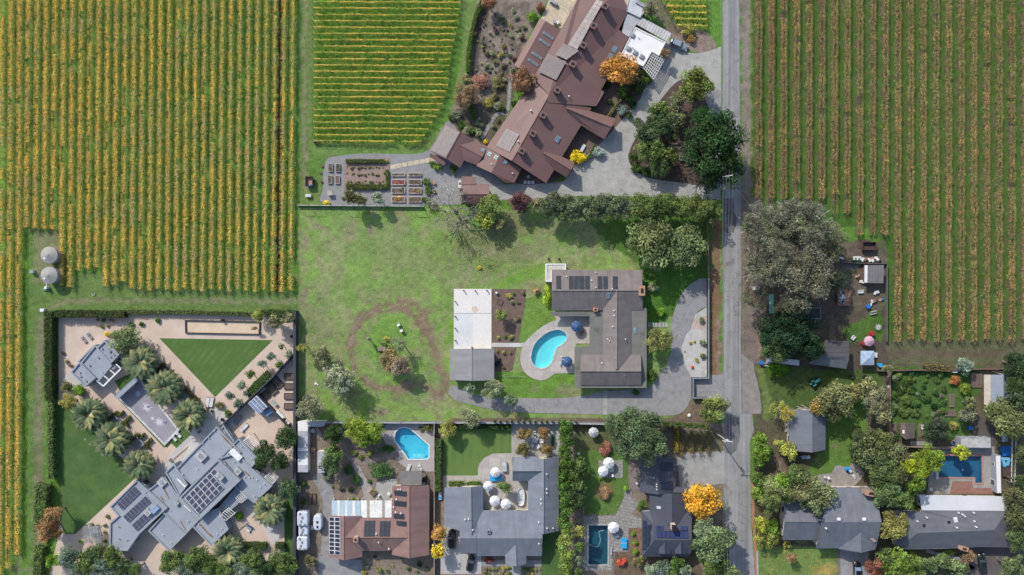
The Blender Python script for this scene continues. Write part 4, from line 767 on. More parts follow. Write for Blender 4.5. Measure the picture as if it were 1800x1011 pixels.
b = MB(); b.add([lc(v, .1) for v in binn], [(0, 1, 2, 3)]); b.build('basin_floor', mat('basin floor', (.30, .28, .32, 1), (.25, .235, .27, 1), .35, 3, fw=.15), ba)
for (x, y, rr, sd_) in ((280, 742, 14, 1), (258, 716, 13, 2), (243, 692, 9, 3), (293, 727, 6, 4), (268, 735, 7, 5)):
    rr_ = random.Random(sd_); c0 = W(x, y); st = []
    nsp = 22
    for k in range(nsp * 2):
        a = math.pi * k / nsp; q = rr * S * (rr_.uniform(.45, 1.0) if k % 2 == 0 else rr_.uniform(.2, .4)); st.append((c0.x + q * math.cos(a) - cba.x, c0.y + q * math.sin(a) - cba.y, .1 + .004 * sd_))
    b = MB(); b.add(st, [tuple(range(len(st)))]); b.build('palm_reflection', mat('painted palm reflection', (.55, .53, .58, 1), (.48, .46, .51, 1), 1, 4, fw=.2), ba)  # reflections of the palms, painted as pale star shapes
for (x, y) in ((260.5, 714), (290.5, 741)):
    v = W(x, y); b = MB(); b.lathe((v.x - cba.x, v.y - cba.y, .1), [(.35, 0), (.35, .12), (.2, .16), (.2, .1)], 12); b.build('drain_cover', M_METAL, ba)
gt = MB()
for (p, q) in (((209, 700), (290, 786)), ((249, 664), (262, 677)), ((292, 786), (318, 760))):
    l = W(*p); m_ = W(*q); mid = (l + m_) / 2; gt.box((mid.x, mid.y, .04), ((m_ - l).length, .55, .05), math.atan2(m_.y - l.y, m_.x - l.x))
o = gt.build('grass_strip', M_LAWN1); o['kind'] = 'structure'
can = House('canopy_wall', 'long grey slab canopy crossing the upper end of the grey basin', 'canopy', (220, 682), M_WALLG); can.flat([(239, 661), (246, 666), (207, 701.5), (199.5, 697)], 2.6, None, .05, .1)
E2 = House('modern_house', 'large grey flat roofed modern house of many stepped boxes with solar panels', 'house', (340, 860), M_WALLG)
E2.flat([(240, 843.4), (294.6, 892.7), (244.4, 939), (223.8, 968.8), (191.6, 967), (192.5, 919.5), (206.8, 907), (192.5, 891)], 3.6)
E2.flat([(291, 899), (328, 938), (296.5, 969.5), (260, 933.5)], 3.1); E2.flat([(290, 838), (314, 873), (352, 912), (325, 941), (252, 868)], 3.35)
E2.flat([(307.5, 826), (380.8, 749.5), (424, 796), (384, 808), (336, 852)], 3.7); E2.flat([(290, 830), (306, 815), (330, 852), (314, 873)], 3.8)
E2.flat([(419.4, 770.5), (455.5, 807.5), (441, 823), (407, 792), (404, 786)], 3.6); E2.flat([(404, 786), (441, 822), (479, 854), (446.5, 885), (400, 846), (384, 806)], 3.55)
E2.flat([(382.7, 806.5), (422.5, 844.6), (351, 914), (314, 875)], 4.9, pw=.45); E2.flat([(357, 903), (384, 893), (402, 930.6), (370.5, 960.5), (337, 925)], 3.45)
E2.flat([(384, 893), (422, 848), (436, 860), (398, 902)], 3.0); E2.flat([(395, 900), (402, 900), (437, 870), (433, 866)], 3.1, par=.05)
E2.flat([(392, 746), (412, 776), (404, 783), (386, 757)], 2.8)
E2.array([(237, 854), (248, 865.5), (216, 896), (206, 885)], 1, 6, [M_METAL, M_PANELP], lift=.3, frame=.08); E2.array([(256, 871), (266, 882), (226.5, 918), (217, 907)], 1, 8, [M_METAL, M_PANELP], lift=.3, frame=.08); E2.array([(255.5, 901), (264, 912), (241.5, 933), (232, 922)], 1, 4, [M_METAL, M_PANELP], lift=.3, frame=.08)
E2.array([(378, 823), (402, 850), (349.5, 902.5), (326, 875)], 4, 7, [M_FRAME, M_PANELP], lift=.3, frame=.07, skip=((2, 0),(3,0)))
for (x, y, w_, d, h) in ((388, 836, 2.3, 1.5, 1.0), (355, 801, 2.6, 2.6, .7), (420, 827, 1.8, 1.5, .9), (286, 847, 2.2, 2.2, .6), (312, 884, 1.1, 1.1, .7), (262, 900, 1.6, 1.6, .9)): E2.unit(x, y, w_ * .9, d * .9, h, R(-45), mat('unit grey', (.44, .45, .46, 1), None, 1, 3))
E2.unit(416.5, 798, 3.4, 1.6, .9, R(-45), M_FRAME, 'roof_box', False); E2.unit(274, 895, 1.2, 2.2, .6, R(-45), mat('blue box', (.25, .35, .5, 1)), 'roof_box', False); E2.unit(320, 848, 3.0, .4, .5, R(-45), M_FRAME, 'roof_box', False); E2.unit(330, 893, 2.6, .25, .3, R(-42), M_FRAME, 'duct', False)
for (x, y) in ((378, 757), (368, 770), (357.5, 780), (425, 785), (443, 806), (412, 811), (401, 797), (404, 783), (439, 839), (431, 838), (452, 843), (458, 856), (465, 850), (447, 872), (444, 838), (390, 929), (382, 938), (301, 954), (287, 940), (350, 921), (331, 915), (318, 932), (300, 897), (347, 824), (322, 833)): E2.vent(x, y, .09, .35)
for (x, y, l, a_) in ((400, 776, 5.0, -47), (292, 866, 4.6, -62), (286, 878, 2.0, -60), (435, 833, 2.4, -45), (322, 924, 3.2, -60), (361, 932, 4.6, -48), (372, 942, 1.6, -50), (211, 949, .9, -45), (225, 951, .9, 30), (210, 927, 1.0, -30), (316, 799, 6.5, 42)):
    p, _ = E2.hit(x, y); r_ = random.Random(int(x)); pts = []
    for k in range(14):
        t = k / 13 * 2 * math.pi; u = math.cos(t) * l / 2; v = math.sin(t) * r_.uniform(.12, .3); pts.append((p.x - E2.c.x + u * math.cos(R(a_)) - v * math.sin(R(a_)), p.y - E2.c.y + u * math.sin(R(a_)) + v * math.cos(R(a_)), p.z + .012))
    b = MB(); b.add(pts, [tuple(range(14))]); b.build('roof_debris', mat('dry leaf debris', (.17, .10, .065, 1), (.24, .16, .1, 1), 3, 8), E2.root)
pe = empty('pergola', W(112, 940), 0, 'bare grey grid pergola at the lower tip of the dark green lawn', 'pergola'); cpe = W(163, 940); pe.location = cpe
beams(pe, cpe, [((147, 926 + k * 2.1), (178, 926 + k * 2.1)) for k in range(14)], 2.7, .1, .1, M_METAL); beams(pe, cpe, [((147 + k * 5, 925), (147 + k * 5, 955)) for k in range(7)], 2.55, .14, .14, M_METAL, 'beam'); posts(pe, cpe, [(147, 926), (177, 926), (147, 954), (177, 954)], 2.5, M_METAL)
for (a, b_, c_, d_, n_, lb) in (((439, 765), (458, 782), (446, 792), (428, 776), 6, 'dark slatted pergola touching the upper right corner of the modern house'), ((477, 829), (489, 839), (479, 851), (465, 839), 7, 'small dark slatted pergola off the right corner of the modern house below the round oaks'), ((402, 893), (413, 902), (397, 915), (386, 906), 6, 'slatted opening roof over the narrow side passage of the modern house'), ((426, 864), (437, 874), (424, 884), (414, 875), 6, 'slatted roof over the rear door of the modern house beside the palm')):
    cc = W((a[0] + c_[0]) / 2, (a[1] + c_[1]) / 2); pe = empty('pergola', cc, 0, lb, 'pergola'); a, b_, c_, d_ = map(Vector, (a, b_, c_, d_))
    beams(pe, cc, [(tuple(a.lerp(d_, t)), tuple(b_.lerp(c_, t))) for t in np.linspace(0, 1, n_)], 3.3, .12, .15, M_FRAME); beams(pe, cc, [(tuple(a), tuple(d_)), (tuple(b_), tuple(c_))], 3.15, .15, .15, M_FRAME, 'beam'); posts(pe, cc, [tuple(a), tuple(b_), tuple(c_), tuple(d_)], 3.05, M_FRAME)
E3 = House('solar_shed', 'small shed with a blue striped solar roof in the walled yard of the modern house', 'shed', (453, 712), M_WALLG)
E3.piece([[(451, 695.7, 2.9), (470, 715.5, 2.9), (455, 729.6, 2.4), (436, 709, 2.4)]], M_FRAME, inset=.4); E3.array([(451, 696.5), (469.4, 715.5), (455, 729), (436.6, 709)], 8, 3, [M_FRAME, mat('blue solar cell', (.16, .22, .36, 1), None, 1, 3, rough=.3)], lift=.08)
E4 = House('tank_shed', 'tiny blue topped hut just right of the solar shed', 'hut', (472, 726), M_WALLG); E4.flat([(474, 717.5), (480, 724), (468, 732), (463.5, 726)], 1.7, mat('blue lid', (.14, .28, .45, 1)), 0, .1)
# walls and fences
M_NAVY = mat('dark rendered wall', (.055, .062, .075, 1), (.045, .05, .062, 1), .5, 4, fw=.12)
def wallrun(name, pts, h, wd, m, label, cat='wall', cap=None, posts_=0, pm=None):
    c = W(*pts[0]); root = empty(name, c, 0, label, cat); b = MB(); cb = MB(); V = [W(*p) for p in pts]
    for i in range(len(V) - 1):
        mid = (V[i] + V[i + 1]) / 2; d = V[i + 1] - V[i]; a = math.atan2(d.y, d.x); b.box((mid.x - c.x, mid.y - c.y, h / 2 - .05), (d.length + wd * .9, wd - .002 * i, h + .1), a); cb.box((mid.x - c.x, mid.y - c.y, h + .035), (d.length + wd * 1.2, wd + .08 - .002 * i, .07 + .002 * i), a)
        if posts_:
            k = max(1, int(d.length / posts_))
            for j in range(k):
                p = V[i] + d * (j / k); pb_ = MB(); pb_.box((p.x - c.x, p.y - c.y, h / 2 + .06), (wd + .1, wd + .1, h + .12), a); pb_.build('fence_post', pm or m, root)
    b.build('panel' if cat == 'fence' else 'wall_body', m, root); cb.build('top_rail' if cat == 'fence' else 'wall_cap', cap or m, root); return root
wallrun('garden_wall', [(522.5, 548), (522.5, 1060)], 2.4, .62, M_NAVY, 'long straight dark wall between the modern estate and the meadow', 'wall', M_NAVY)
wallrun('garden_wall', [(388, 752), (484, 661), (520, 622)], 2.2, .25, M_NAVY, 'diagonal dark wall from the modern house up to the long dark wall', 'wall')
wallrun('garden_wall', [(457, 693), (514, 752), (522, 752)], 2.0, .22, M_NAVY, 'diagonal dark wall right of the solar shed, between the shed yard and the vegetable beds', 'wall')
wallrun('boundary_fence', [(524, 740.5), (768, 741), (1000, 742), (1195, 746)], 1.9, .3, mat('grey fence', (.17, .17, .18, 1), None, .5, 4), 'grey fence with a broad pale cap along the lower edge of the meadow', 'fence', mat('pale fence cap', (.34, .345, .36, 1), None, 1, 3, fw=.1), 9)
wallrun('street_wall', [(1243, 490), (1243, 663.5), (1216, 664), (1216, 698), (1240, 698)], 1.5, .22, M_NAVY, 'white capped dark wall along the road with a squared gate recess', 'wall', M_METAL)
wallrun('street_fence', [(1241, 372), (1243, 486)], 1.6, .1, M_WOOD, 'thin timber fence along the road above the white capped wall', 'fence', None, 3)
wallrun('deer_fence', [(524, 361.5), (600, 362.2), (745, 363.5)], .9, .09, mat('pale fence rail', (.45, .45, .43, 1)), 'pale low garden fence with tall wire posts along the upper edge of the meadow', 'fence', None, 0)
df = bpy.data.objects['deer_fence']; dc = df.location
for k in range(12):
    x = 526 + k * 19.6; v = W(x, 361.6 + k * .16); b = MB(); b.box((v.x - dc.x, v.y - dc.y, 1.3), (.07, .07, 2.6)); b.build('fence_post', M_WOOD, df)
    if k in (0, 1, 4, 6, 7, 10): v2 = W(x + 16, 361.8); b = MB(); b.box(((v.x + v2.x) / 2 - dc.x, v.y - dc.y, 2.55), (v2.x - v.x, .09, .09)); b.build('fence_rail', M_WOOD, df)
wallrun('side_fence', [(764.5, 742), (764.5, 1060)], 1.8, .1, M_WOOD, 'brown timber fence between the reddish roofed house and the blue grey roofed house', 'fence', mat('light rail', (.38, .31, .26, 1)), 3)
wallrun('low_wall', [(1025, 880), (1025, 908)], .9, .3, M_WOOD, 'short low wall beside the small round lawn above the dark pool', 'wall')
wallrun('yard_fence', [(1540, 651), (1880, 646)], 1.2, .15, mat('old fence', (.16, .1, .085, 1)), 'low reddish fence below the right vineyard headland', 'fence', None, 4)
wallrun('yard_fence', [(1560, 652), (1560, 780), (1600, 784), (1690, 787)], 1.5, .1, M_WOOD, 'timber fence around the left and lower sides of the overgrown vegetable garden', 'fence', None, 4)
wallrun('yard_fence', [(1478, 462), (1556, 464), (1556, 600)], 1.1, .1, mat('wire fence', (.14, .13, .12, 1)), 'low fence between the cluttered yard and the right vineyard', 'fence', None, 4)
wallrun('bocce_edge', [(327, 563.2), (457.3, 565.7), (456.6, 587.6), (327.4, 585), (327, 563.2)], .35, .2, mat('dark timber edge', (.06, .05, .05, 1)), 'dark timber edging around the long bocce court', 'edging')

# ------------------------------------------------------------------ south row
H5 = House('brown_house', 'reddish brown shingled H shaped house with rows of black solar panels beside the parked trailers', 'house', (665, 930))
M_PSV = mat('reddish shingle v', (0.24, 0.15, 0.135, 1), (0.21, 0.13, 0.12, 1), .5, 7, streak=(.12, .8, .12), fw=.22, stripe=(0, .3, .15, (.19, .12, .108, 1)))
H5.gable((577.7, 906.8), (577.3, 978.5), (604.7, 907.7), (604.7, 985), (636.5, 908), (636.5, 979), 2.9, 4.7, M_PSV)
H5.gable((604, 911), (716, 911), (604, 944.9), (716, 944.9), (604, 968.5), (716, 968.5), 2.95, 4.6, M_PSHING)
H5.gable((689.6, 854.4), (688.8, 975.3), (719.7, 854.4), (719.7, 981.7), (754.8, 854.4), (754.4, 975.8), 2.9, 4.8, M_PSV)
H5.array([(578.8, 908.7), (598.6, 909.5), (598.8, 976), (579, 974)], 2, 9, [M_FRAME, M_PANEL], frame=.09); H5.array([(641, 915), (659.7, 915.3), (658.7, 943), (639.5, 943)], 2, 3, [M_BPANEL, M_BPANEL], 'solar_collector'); H5.array([(668, 916), (686.8, 916), (685, 943), (666.5, 943)], 2, 3, [M_BPANEL, M_BPANEL], 'solar_collector')
for c in (((693, 862), (715, 864), (715, 873), (693.5, 870.5)), ((693, 880), (715, 882), (714.6, 891), (693.5, 889)), ((692, 903), (711, 904), (711, 912.8), (692.5, 911.5)), ((697, 915), (714.7, 917), (714.5, 925.6), (697.5, 923))): H5.quad(c, .1, .05, [M_BPANEL, M_BPANEL], 'solar_collector')
H5.chimney(627, 945.5, 1.0, 1.1, 1.4, 0, mat('pink render', (.55, .38, .33, 1)), M_TERRA)
for (x, y) in ((661.5, 938), (666, 953), (697, 877), (692, 891), (696, 900), (705, 902), (684, 964), (700, 860), (704, 860)): H5.vent(x, y, .14)
pt = House('patio_cover', 'corrugated patio cover of blue and white sheets across the top of the reddish brown house', 'patio cover', (635, 893)); M_BLUEC = mat('blue corrugated', (.36, .45, .53, 1), (.42, .50, .57, 1), .5, 3, stripe=(0, .18, .2, (.33, .41, .49, 1))); M_WHC = mat('white corrugated', (.74, .73, .69, 1), None, .5, 3, stripe=(0, .18, .2, (.66, .65, .61, 1))); M_TANC = mat('tan corrugated', (.36, .32, .26, 1), None, .5, 3)
xs = [583, 593, 597, 607, 610.5, 619.5, 624, 634]
for i in range(7): pt.piece([[(xs[i], 880, 2.5), (xs[i + 1] - .15, 880, 2.5), (xs[i + 1] - .15, 907, 2.8), (xs[i], 907, 2.8)]], M_BLUEC if i % 2 == 0 else M_WHC, wall=False, thick=.05, name='roof_sheet')
xs = [634.5, 645, 650, 672, 676.5, 688.5]
for i in range(5): pt.piece([[(xs[i], 880, 2.55), (xs[i + 1] - .15, 880, 2.55), (xs[i + 1] - .15, 910, 2.85), (xs[i], 910, 2.85)]], M_WHC if i % 2 == 0 else M_TANC, wall=False, thick=.05, name='roof_sheet')
posts(pt.root, pt.c, [(584, 881), (610, 881), (634, 881), (660, 881), (687, 881)], 2.4, M_FRAME)
bc = House('grey_patio_cover', 'weathered grey board patio cover between the angled pool and the reddish brown house', 'patio cover', (720, 839)); bc.piece([[(704, 827.5, 2.5), (741, 827.5, 2.5), (741, 853, 2.7), (704, 853, 2.7)]], mat('weathered boards', (.20, .19, .185, 1), (.16, .15, .145, 1), .5, 5, stripe=(R(90), .28, .1, (.11, .1, .1, 1))), wall=False, thick=.08)
posts(bc.root, bc.c, [(705, 828), (740, 828)], 2.4, M_WOOD)
ls = House('long_white_shed', 'long narrow white sheeted shed along the dark wall left of the magnolia', 'shed', (532, 785), M_WALLW); xx = [740.8, 758, 788, 794, 806, 818, 830.5]
for i in range(6): ls.flat([(523.5, xx[i]), (541, xx[i]), (541, xx[i + 1] - .4), (523.5, xx[i + 1] - .4)], 2.3 + .06 * (i % 3), (M_WHITER, mat('pale grey sheet', (.42, .43, .46, 1), None, 1, 3))[i % 2], 0, .1, win=False)
ls.flat([(541.5, 741), (574, 741), (568, 750), (541.5, 750)], 2.2, mat('pale grey sheet', (.42, .43, .46, 1)), 0, .1, win=False); ls.flat([(558, 794), (574, 794), (570, 831), (558, 831)], 2.2, mat('pale grey sheet', (.42, .43, .46, 1)), 0, .1, win=False)
H6 = House('blue_grey_house', 'large blue grey shingled house bent around a courtyard with white parasols', 'house', (880, 930))
M_SLV = mat('blue grey shingle v', (0.19, 0.205, 0.24, 1), (0.165, 0.18, 0.21, 1), .5, 7, streak=(.12, .8, .12), fw=.25, stripe=(0, .3, .15, (.155, .168, .195, 1)))
H6.gable((781, 857), (780.5, 924), (828, 856.4), (828.8, 940), (849, 854), (849, 940), 2.9, 4.7, M_SLV)
H6.gable((807.5, 905), (955, 900), (807.5, 946.4), (953.5, 946.4), (807.5, 973), (838, 973), 2.95, 4.95, M_SLATE) if False else H6.piece([[(808, 905, 3.2), (838, 903, 3.1), (838, 946.4, 4.7), (808, 946.4, 4.7)], [(808, 946.4, 4.7), (838, 946.4, 4.7), (838, 973, 2.9), (808, 973, 2.9)]], M_SLATE)
H6.piece([[(838.5, 897.5, 2.9), (955, 897.5, 2.9), (953.5, 946.4, 4.9), (838.5, 946.4, 4.9)], [(838.5, 946.4, 4.9), (953.5, 946.4, 4.9), (952.5, 977.4, 2.9), (838.5, 977.4, 2.9)]], M_SLATE)
H6.gable((928.5, 805), (928.5, 935), (956, 807), (955.5, 939), (982.5, 802.8), (982.5, 933.6), 3.0, 5.0, M_SLV)
H6.gable((901, 803), (945, 803), (901, 828), (955, 828), (901, 845.5), (945, 845.5), 3.0, 4.8, M_SLATE)
H6.gable((887.5, 968), (888.5, 991.8), (906.9, 958), (907.7, 995.7), (925, 968), (925, 991.4), 2.95, 4.3, M_SLV)
H6.chimney(859, 933.5, .8, .8, .6, 0, M_METAL, M_METAL)
for (x, y) in ((817.5, 912.5), (824, 912), (951, 877.5), (951, 885), (961, 859), (961, 866), (961, 833), (961.5, 928), (972, 928), (947.5, 955), (947, 918), (831, 931)): H6.vent(x, y, .13)
H7 = House('dark_cabin', 'dark standing seam roofed cabin with black solar panels under the big tree', 'house', (1157, 836), M_WALLG)
M_DSV = mat('dark standing seam v', (0.075, 0.08, 0.10, 1), (0.065, 0.07, 0.09, 1), .5, 4, rough=.5, fw=.1, stripe=(R(90), .5, .12, (.045, .05, .065, 1)))
H7.gable((1127.5, 805), (1124.5, 865), (1158.4, 803), (1158.2, 869.5), (1189, 806.7), (1187.5, 866), 3.2, 5.0, M_DSV)
H7.array([(1161.5, 813.5), (1182, 813.5), (1182, 827.5), (1161.5, 827.5)], 3, 1, [M_BLACK, M_PANEL]); H7.array([(1161.5, 848), (1182, 846.5), (1182, 861), (1162, 861)], 3, 1, [M_BLACK, M_PANEL])
for (x, y) in ((1154, 851), (1154, 855), (1154, 860), (1149, 840)): H7.vent(x, y, .1)
H8 = House('dark_house', 'dark standing seam roofed house with blue solar panels and dormers beside the yellow tree', 'house', (1170, 935), M_WALLG)
H8.gable((1142, 868), (1142, 915), (1181.5, 868), (1181.5, 925), (1216, 868), (1214, 915), 3.2, 5.2, M_DSLATE); H8.gable((1184, 856.5), (1216, 856.5), (1184, 866), (1216, 866), (1184, 873.5), (1216, 873.5), 3.0, 4.3, M_DSLATE)
H8.piece([[(1128.3, 899.5, 3.2), (1142, 899.5, 3.6), (1216, 899.5, 3.6), (1216, 949.5, 5.6), (1150, 949.5, 5.6), (1150, 922, 4.9)], [(1128.3, 899.5, 3.2), (1150, 922, 4.9), (1150, 949.5, 5.6), (1128.3, 979, 3.0)], [(1150, 949.5, 5.6), (1216, 949.5, 5.6), (1215, 971, 4.0), (1207, 979, 3.3), (1128.3, 979, 3.0)]], M_DSLATE)
for (a, b_) in ((1158, 1179), (1186.5, 1207)): H8.gable((a, 962), (a, 973), ((a + b_) / 2, 953), ((a + b_) / 2, 974), (b_, 962), (b_, 973), 4.3, 5.3, M_DSLATE, inset=.15, win=False, name='dormer')
H8.array([(1130.3, 915), (1137.3, 915), (1136.8, 966), (1129.8, 966)], 1, 4, [M_BLACK, M_PANEL]); H8.array([(1138.2, 922), (1145.3, 922), (1144.5, 961), (1138, 961)], 1, 3, [M_BLACK, M_PANEL]); MB7 = mat('blue solar glass', (.03, .05, .13, 1), (.035, .045, .10, 1), .6, 3, rough=.2)
H8.array([(1154, 933), (1209.5, 933), (1209.8, 946.6), (1154.5, 945.6)], 7, 1, [M_BLACK, MB7]); H8.array([(1154, 924.3), (1167, 924.3), (1167, 932), (1154, 932)], 1, 1, [M_BLACK, MB7]); H8.array([(1196, 925), (1209, 925), (1209, 932.6), (1196, 932.6)], 1, 1, [M_BLACK, MB7])
H8.chimney(1182, 924, 1.0, 1.5, 1.9, 0, mat('cream render', (.62, .5, .42, 1)), M_BLACK); H8.skylight(1158, 892, 1.2, .8, 0, mat('white glass', (.55, .56, .58, 1)))
# ------------------------------------------------------------------ east plots
H9 = House('grey_barn', 'plain grey gable roofed outbuilding on the green lawn right of the road', 'outbuilding', (1420, 758)); H9.gable((1386.8, 721.7), (1387.3, 792), (1428, 720.8), (1427.6, 795.5), (1451.4, 721.7), (1451, 790.8), 3.0, 4.8, mat('grey shingle v', (0.155, 0.165, 0.19, 1), (0.135, 0.145, 0.165, 1), .5, 7, streak=(.12, .8, .12), fw=.25, stripe=(0, .3, .15, (.12, .128, .15, 1))))
H10 = House('grey_house', 'big grey shingled two wing house right of the road with green front lawn', 'house', (1480, 915))
H10.gable((1379.5, 880), (1448, 878), (1379.5, 917.5), (1448, 917.5), (1376, 949.5), (1436.5, 949.5), 3.0, 5.2, M_GSHING)
H10.piece([[(1459, 857, 3.4), (1537.8, 857, 3.4), (1549.7, 917.8, 6.2), (1444.8, 917.8, 6.2)], [(1444.8, 917.8, 6.2), (1549.7, 917.8, 6.2), (1540, 963, 3.6), (1434.6, 964.3, 3.4)]], M_GSHING)
H10.gable((1474, 964.5), (1486, 969.5), (1513.3, 936.4), (1514, 971.6), (1539, 955), (1538.7, 966), 3.6, 5.1, M_GSHING, wall=False)
H10.chimney(1524.5, 863.5, 1.2, 2.8, 2.2, R(80), mat('tan brick', (.33, .22, .16, 1), (.28, .19, .14, 1), 2, 6)); H10.unit(1473.5, 912, .8, .6, .5, 0, M_FRAME, 'roof_vent', False); H10.unit(1518, 912, .8, .6, .5, 0, M_FRAME, 'roof_vent', False); H10.vent(1451, 928, .16, .6); H10.unit(1534, 948, 1.6, .5, .1, R(-45), M_TERRA, 'roof_debris', False)
H11 = House('slate_house', 'long slate grey hipped house with a white lean to roof beside the blue pool', 'house', (1680, 925))
H11.piece([[(1615.7, 870.5, 2.7), (1768.5, 873, 2.7), (1770.5, 898, 3.1), (1620.7, 897, 3.1)]], mat('white membrane', (.55, .555, .57, 1), (.50, .51, .53, 1), .5, 4, fw=.08, stripe=(R(90), .6, .04, (.45, .46, .48, 1))))
H11.piece([[(1574, 899.6, 3.0), (1620, 899.6, 3.0), (1621, 895.5, 3.0), (1771, 896.6, 3.0), (1747.4, 932, 4.9), (1613, 937, 4.9)], [(1771, 896.6, 3.0), (1774, 962.4, 3.0), (1747.4, 932, 4.9)], [(1747.4, 932, 4.9), (1774, 962.4, 3.0), (1722.5, 961.6, 3.0), (1656.7, 965, 3.0), (1574.8, 966, 3.0), (1613, 937, 4.9)], [(1574.8, 966, 3.0), (1574, 899.6, 3.0), (1613, 937, 4.9)]], mat('slate shingle', (0.125, 0.13, 0.15, 1), (0.105, 0.11, 0.128, 1), .5, 7, streak=(.12, .8, .12), fw=.25, stripe=(R(90), .3, .15, (.098, .102, .118, 1))))
H11.chimney(1690, 962, .9, 2.0, 1.2, R(75), mat('pink brick', (.42, .28, .24, 1))); H11.unit(1679, 913.5, .9, 1.2, .3, .2, M_FRAME, 'roof_vent', False)
for (x, y) in ((1628, 909.5), (1612, 916), (1684, 901), (1691, 904), (1695, 907), (1711, 901), (1712, 916), (1681, 927), (1715, 926)): H11.vent(x, y, .14)
H11.unit(1623, 923, .6, .6, .4, 0, M_BLACK, 'roof_vent', False); H11.unit(1667, 917, .6, .6, .4, 0, M_BLACK, 'roof_vent', False); H11.vent(1629, 879, .12, .9)
H12 = House('white_carport', 'flat white stained roof of a carport above the blue pool', 'carport', (1715, 779), M_WALLG); H12.flat([(1689, 769.4), (1741.5, 769.4), (1742.4, 787.6), (1689, 787)], 2.4, mat('stained pale roof', (.45, .45, .44, 1), (.33, .33, .31, 1), 1, 4), .06, .1)
H13 = House('white_lean_to', 'long thin white roofed lean to standing upright right of the blue pool', 'shed', (1755, 834), M_WALLG); H13.flat([(1750, 800.5), (1759, 800.5), (1760.5, 867), (1752, 867)], 2.2, M_WHITER, .03, .1)
H14 = House('painted_shed', 'grey roofed shed with a cream and orange side wall', 'shed', (1752, 686), M_WALLW); H14.gable((1742, 659), (1742, 713.5), (1763.5, 659), (1764, 714), (1773, 659.7), (1774.7, 714), 3.2, 4.6, mat('galvanised', (.24, .27, .32, 1), (.20, .23, .28, 1), .5, 4, stripe=(R(90), .4, .1, (.19, .21, .25, 1))))
b = MB(); v = W(1738, 697); b.box((v.x - H14.c.x - .05, v.y - H14.c.y, 1.2), (.1, 2.6, 2.2)); b.build('orange_door', mat('orange paint', (.62, .25, .09, 1)), H14.root)
H14.piece([[(1729.7, 658.8, 2.5), (1742, 658.8, 3.1), (1742, 713, 3.1), (1730, 711, 2.5)]], mat('cream sheet', (.47, .42, .34, 1), (.40, .35, .29, 1), 1, 4, stripe=(R(90), .5, .06, (.35, .31, .26, 1))), wall=False, thick=.06, name='awning')
H15 = House('garden_hut', 'small hut with a lattice tiled brown gable roof in the vegetable garden', 'hut', (1596, 758), M_WALLB); H15.gable((1582, 744), (1583, 766), (1592, 744), (1592.5, 772.5), (1608, 744), (1608.6, 770), 2.1, 3.1, mat('hut tiles', (.2, .165, .14, 1), (.15, .12, .1, 1), 1, 4, brick=(0, .45, .45, (.5, .5, .5, 1), .05))); H15.skylight(1588.5, 759, .6, 1.1, 0, M_WHITER)
H16 = House('dark_barn', 'dark board roofed barn partly under the dark oak, left of the light blue canopy', 'barn', (1465, 625), M_WALLB); H16.piece([[(1451, 597.4, 3.4), (1492.5, 600, 3.4), (1493, 628, 4.2), (1442, 625, 4.2)]], mat('dark boards', (.085, .08, .085, 1), (.07, .065, .07, 1), .5, 5, stripe=(R(90), 1.2, .1, (.04, .038, .04, 1)))); H16.piece([[(1442, 625, 4.2), (1493, 628, 4.2), (1487.8, 648.5, 2.8), (1419.3, 639.3, 2.8)]], mat('grey sheet roof', (.15, .16, .175, 1), None, .5, 5))
H17 = House('grey_shed', 'square grey board roofed shed with a white left edge beside the right vineyard', 'shed', (1536, 482), M_WALLB); H17.piece([[(1519.7, 466, 2.6), (1553.8, 466, 2.6), (1553, 498, 2.4), (1519, 497.5, 2.4)]], mat('grey boards roof', (.18, .17, .17, 1), (.15, .14, .14, 1), .5, 5, stripe=(0, .7, .08, (.1, .1, .1, 1)))); H17.quad([(1519.8, 466.5), (1525, 466.5), (1524.6, 497), (1519.3, 496.6)], .04, .03, [M_WHITER, M_WHITER], 'roof_sheet')
H18 = House('hidden_shed', 'dark low roof mostly hidden beneath the large grey green gum trees', 'shed', (1425, 552), M_WALLB); H18.flat([(1407, 541), (1442, 541), (1443, 561), (1409, 559)], 2.4, mat('dark sheet', (.045, .05, .055, 1)), .03, .1)
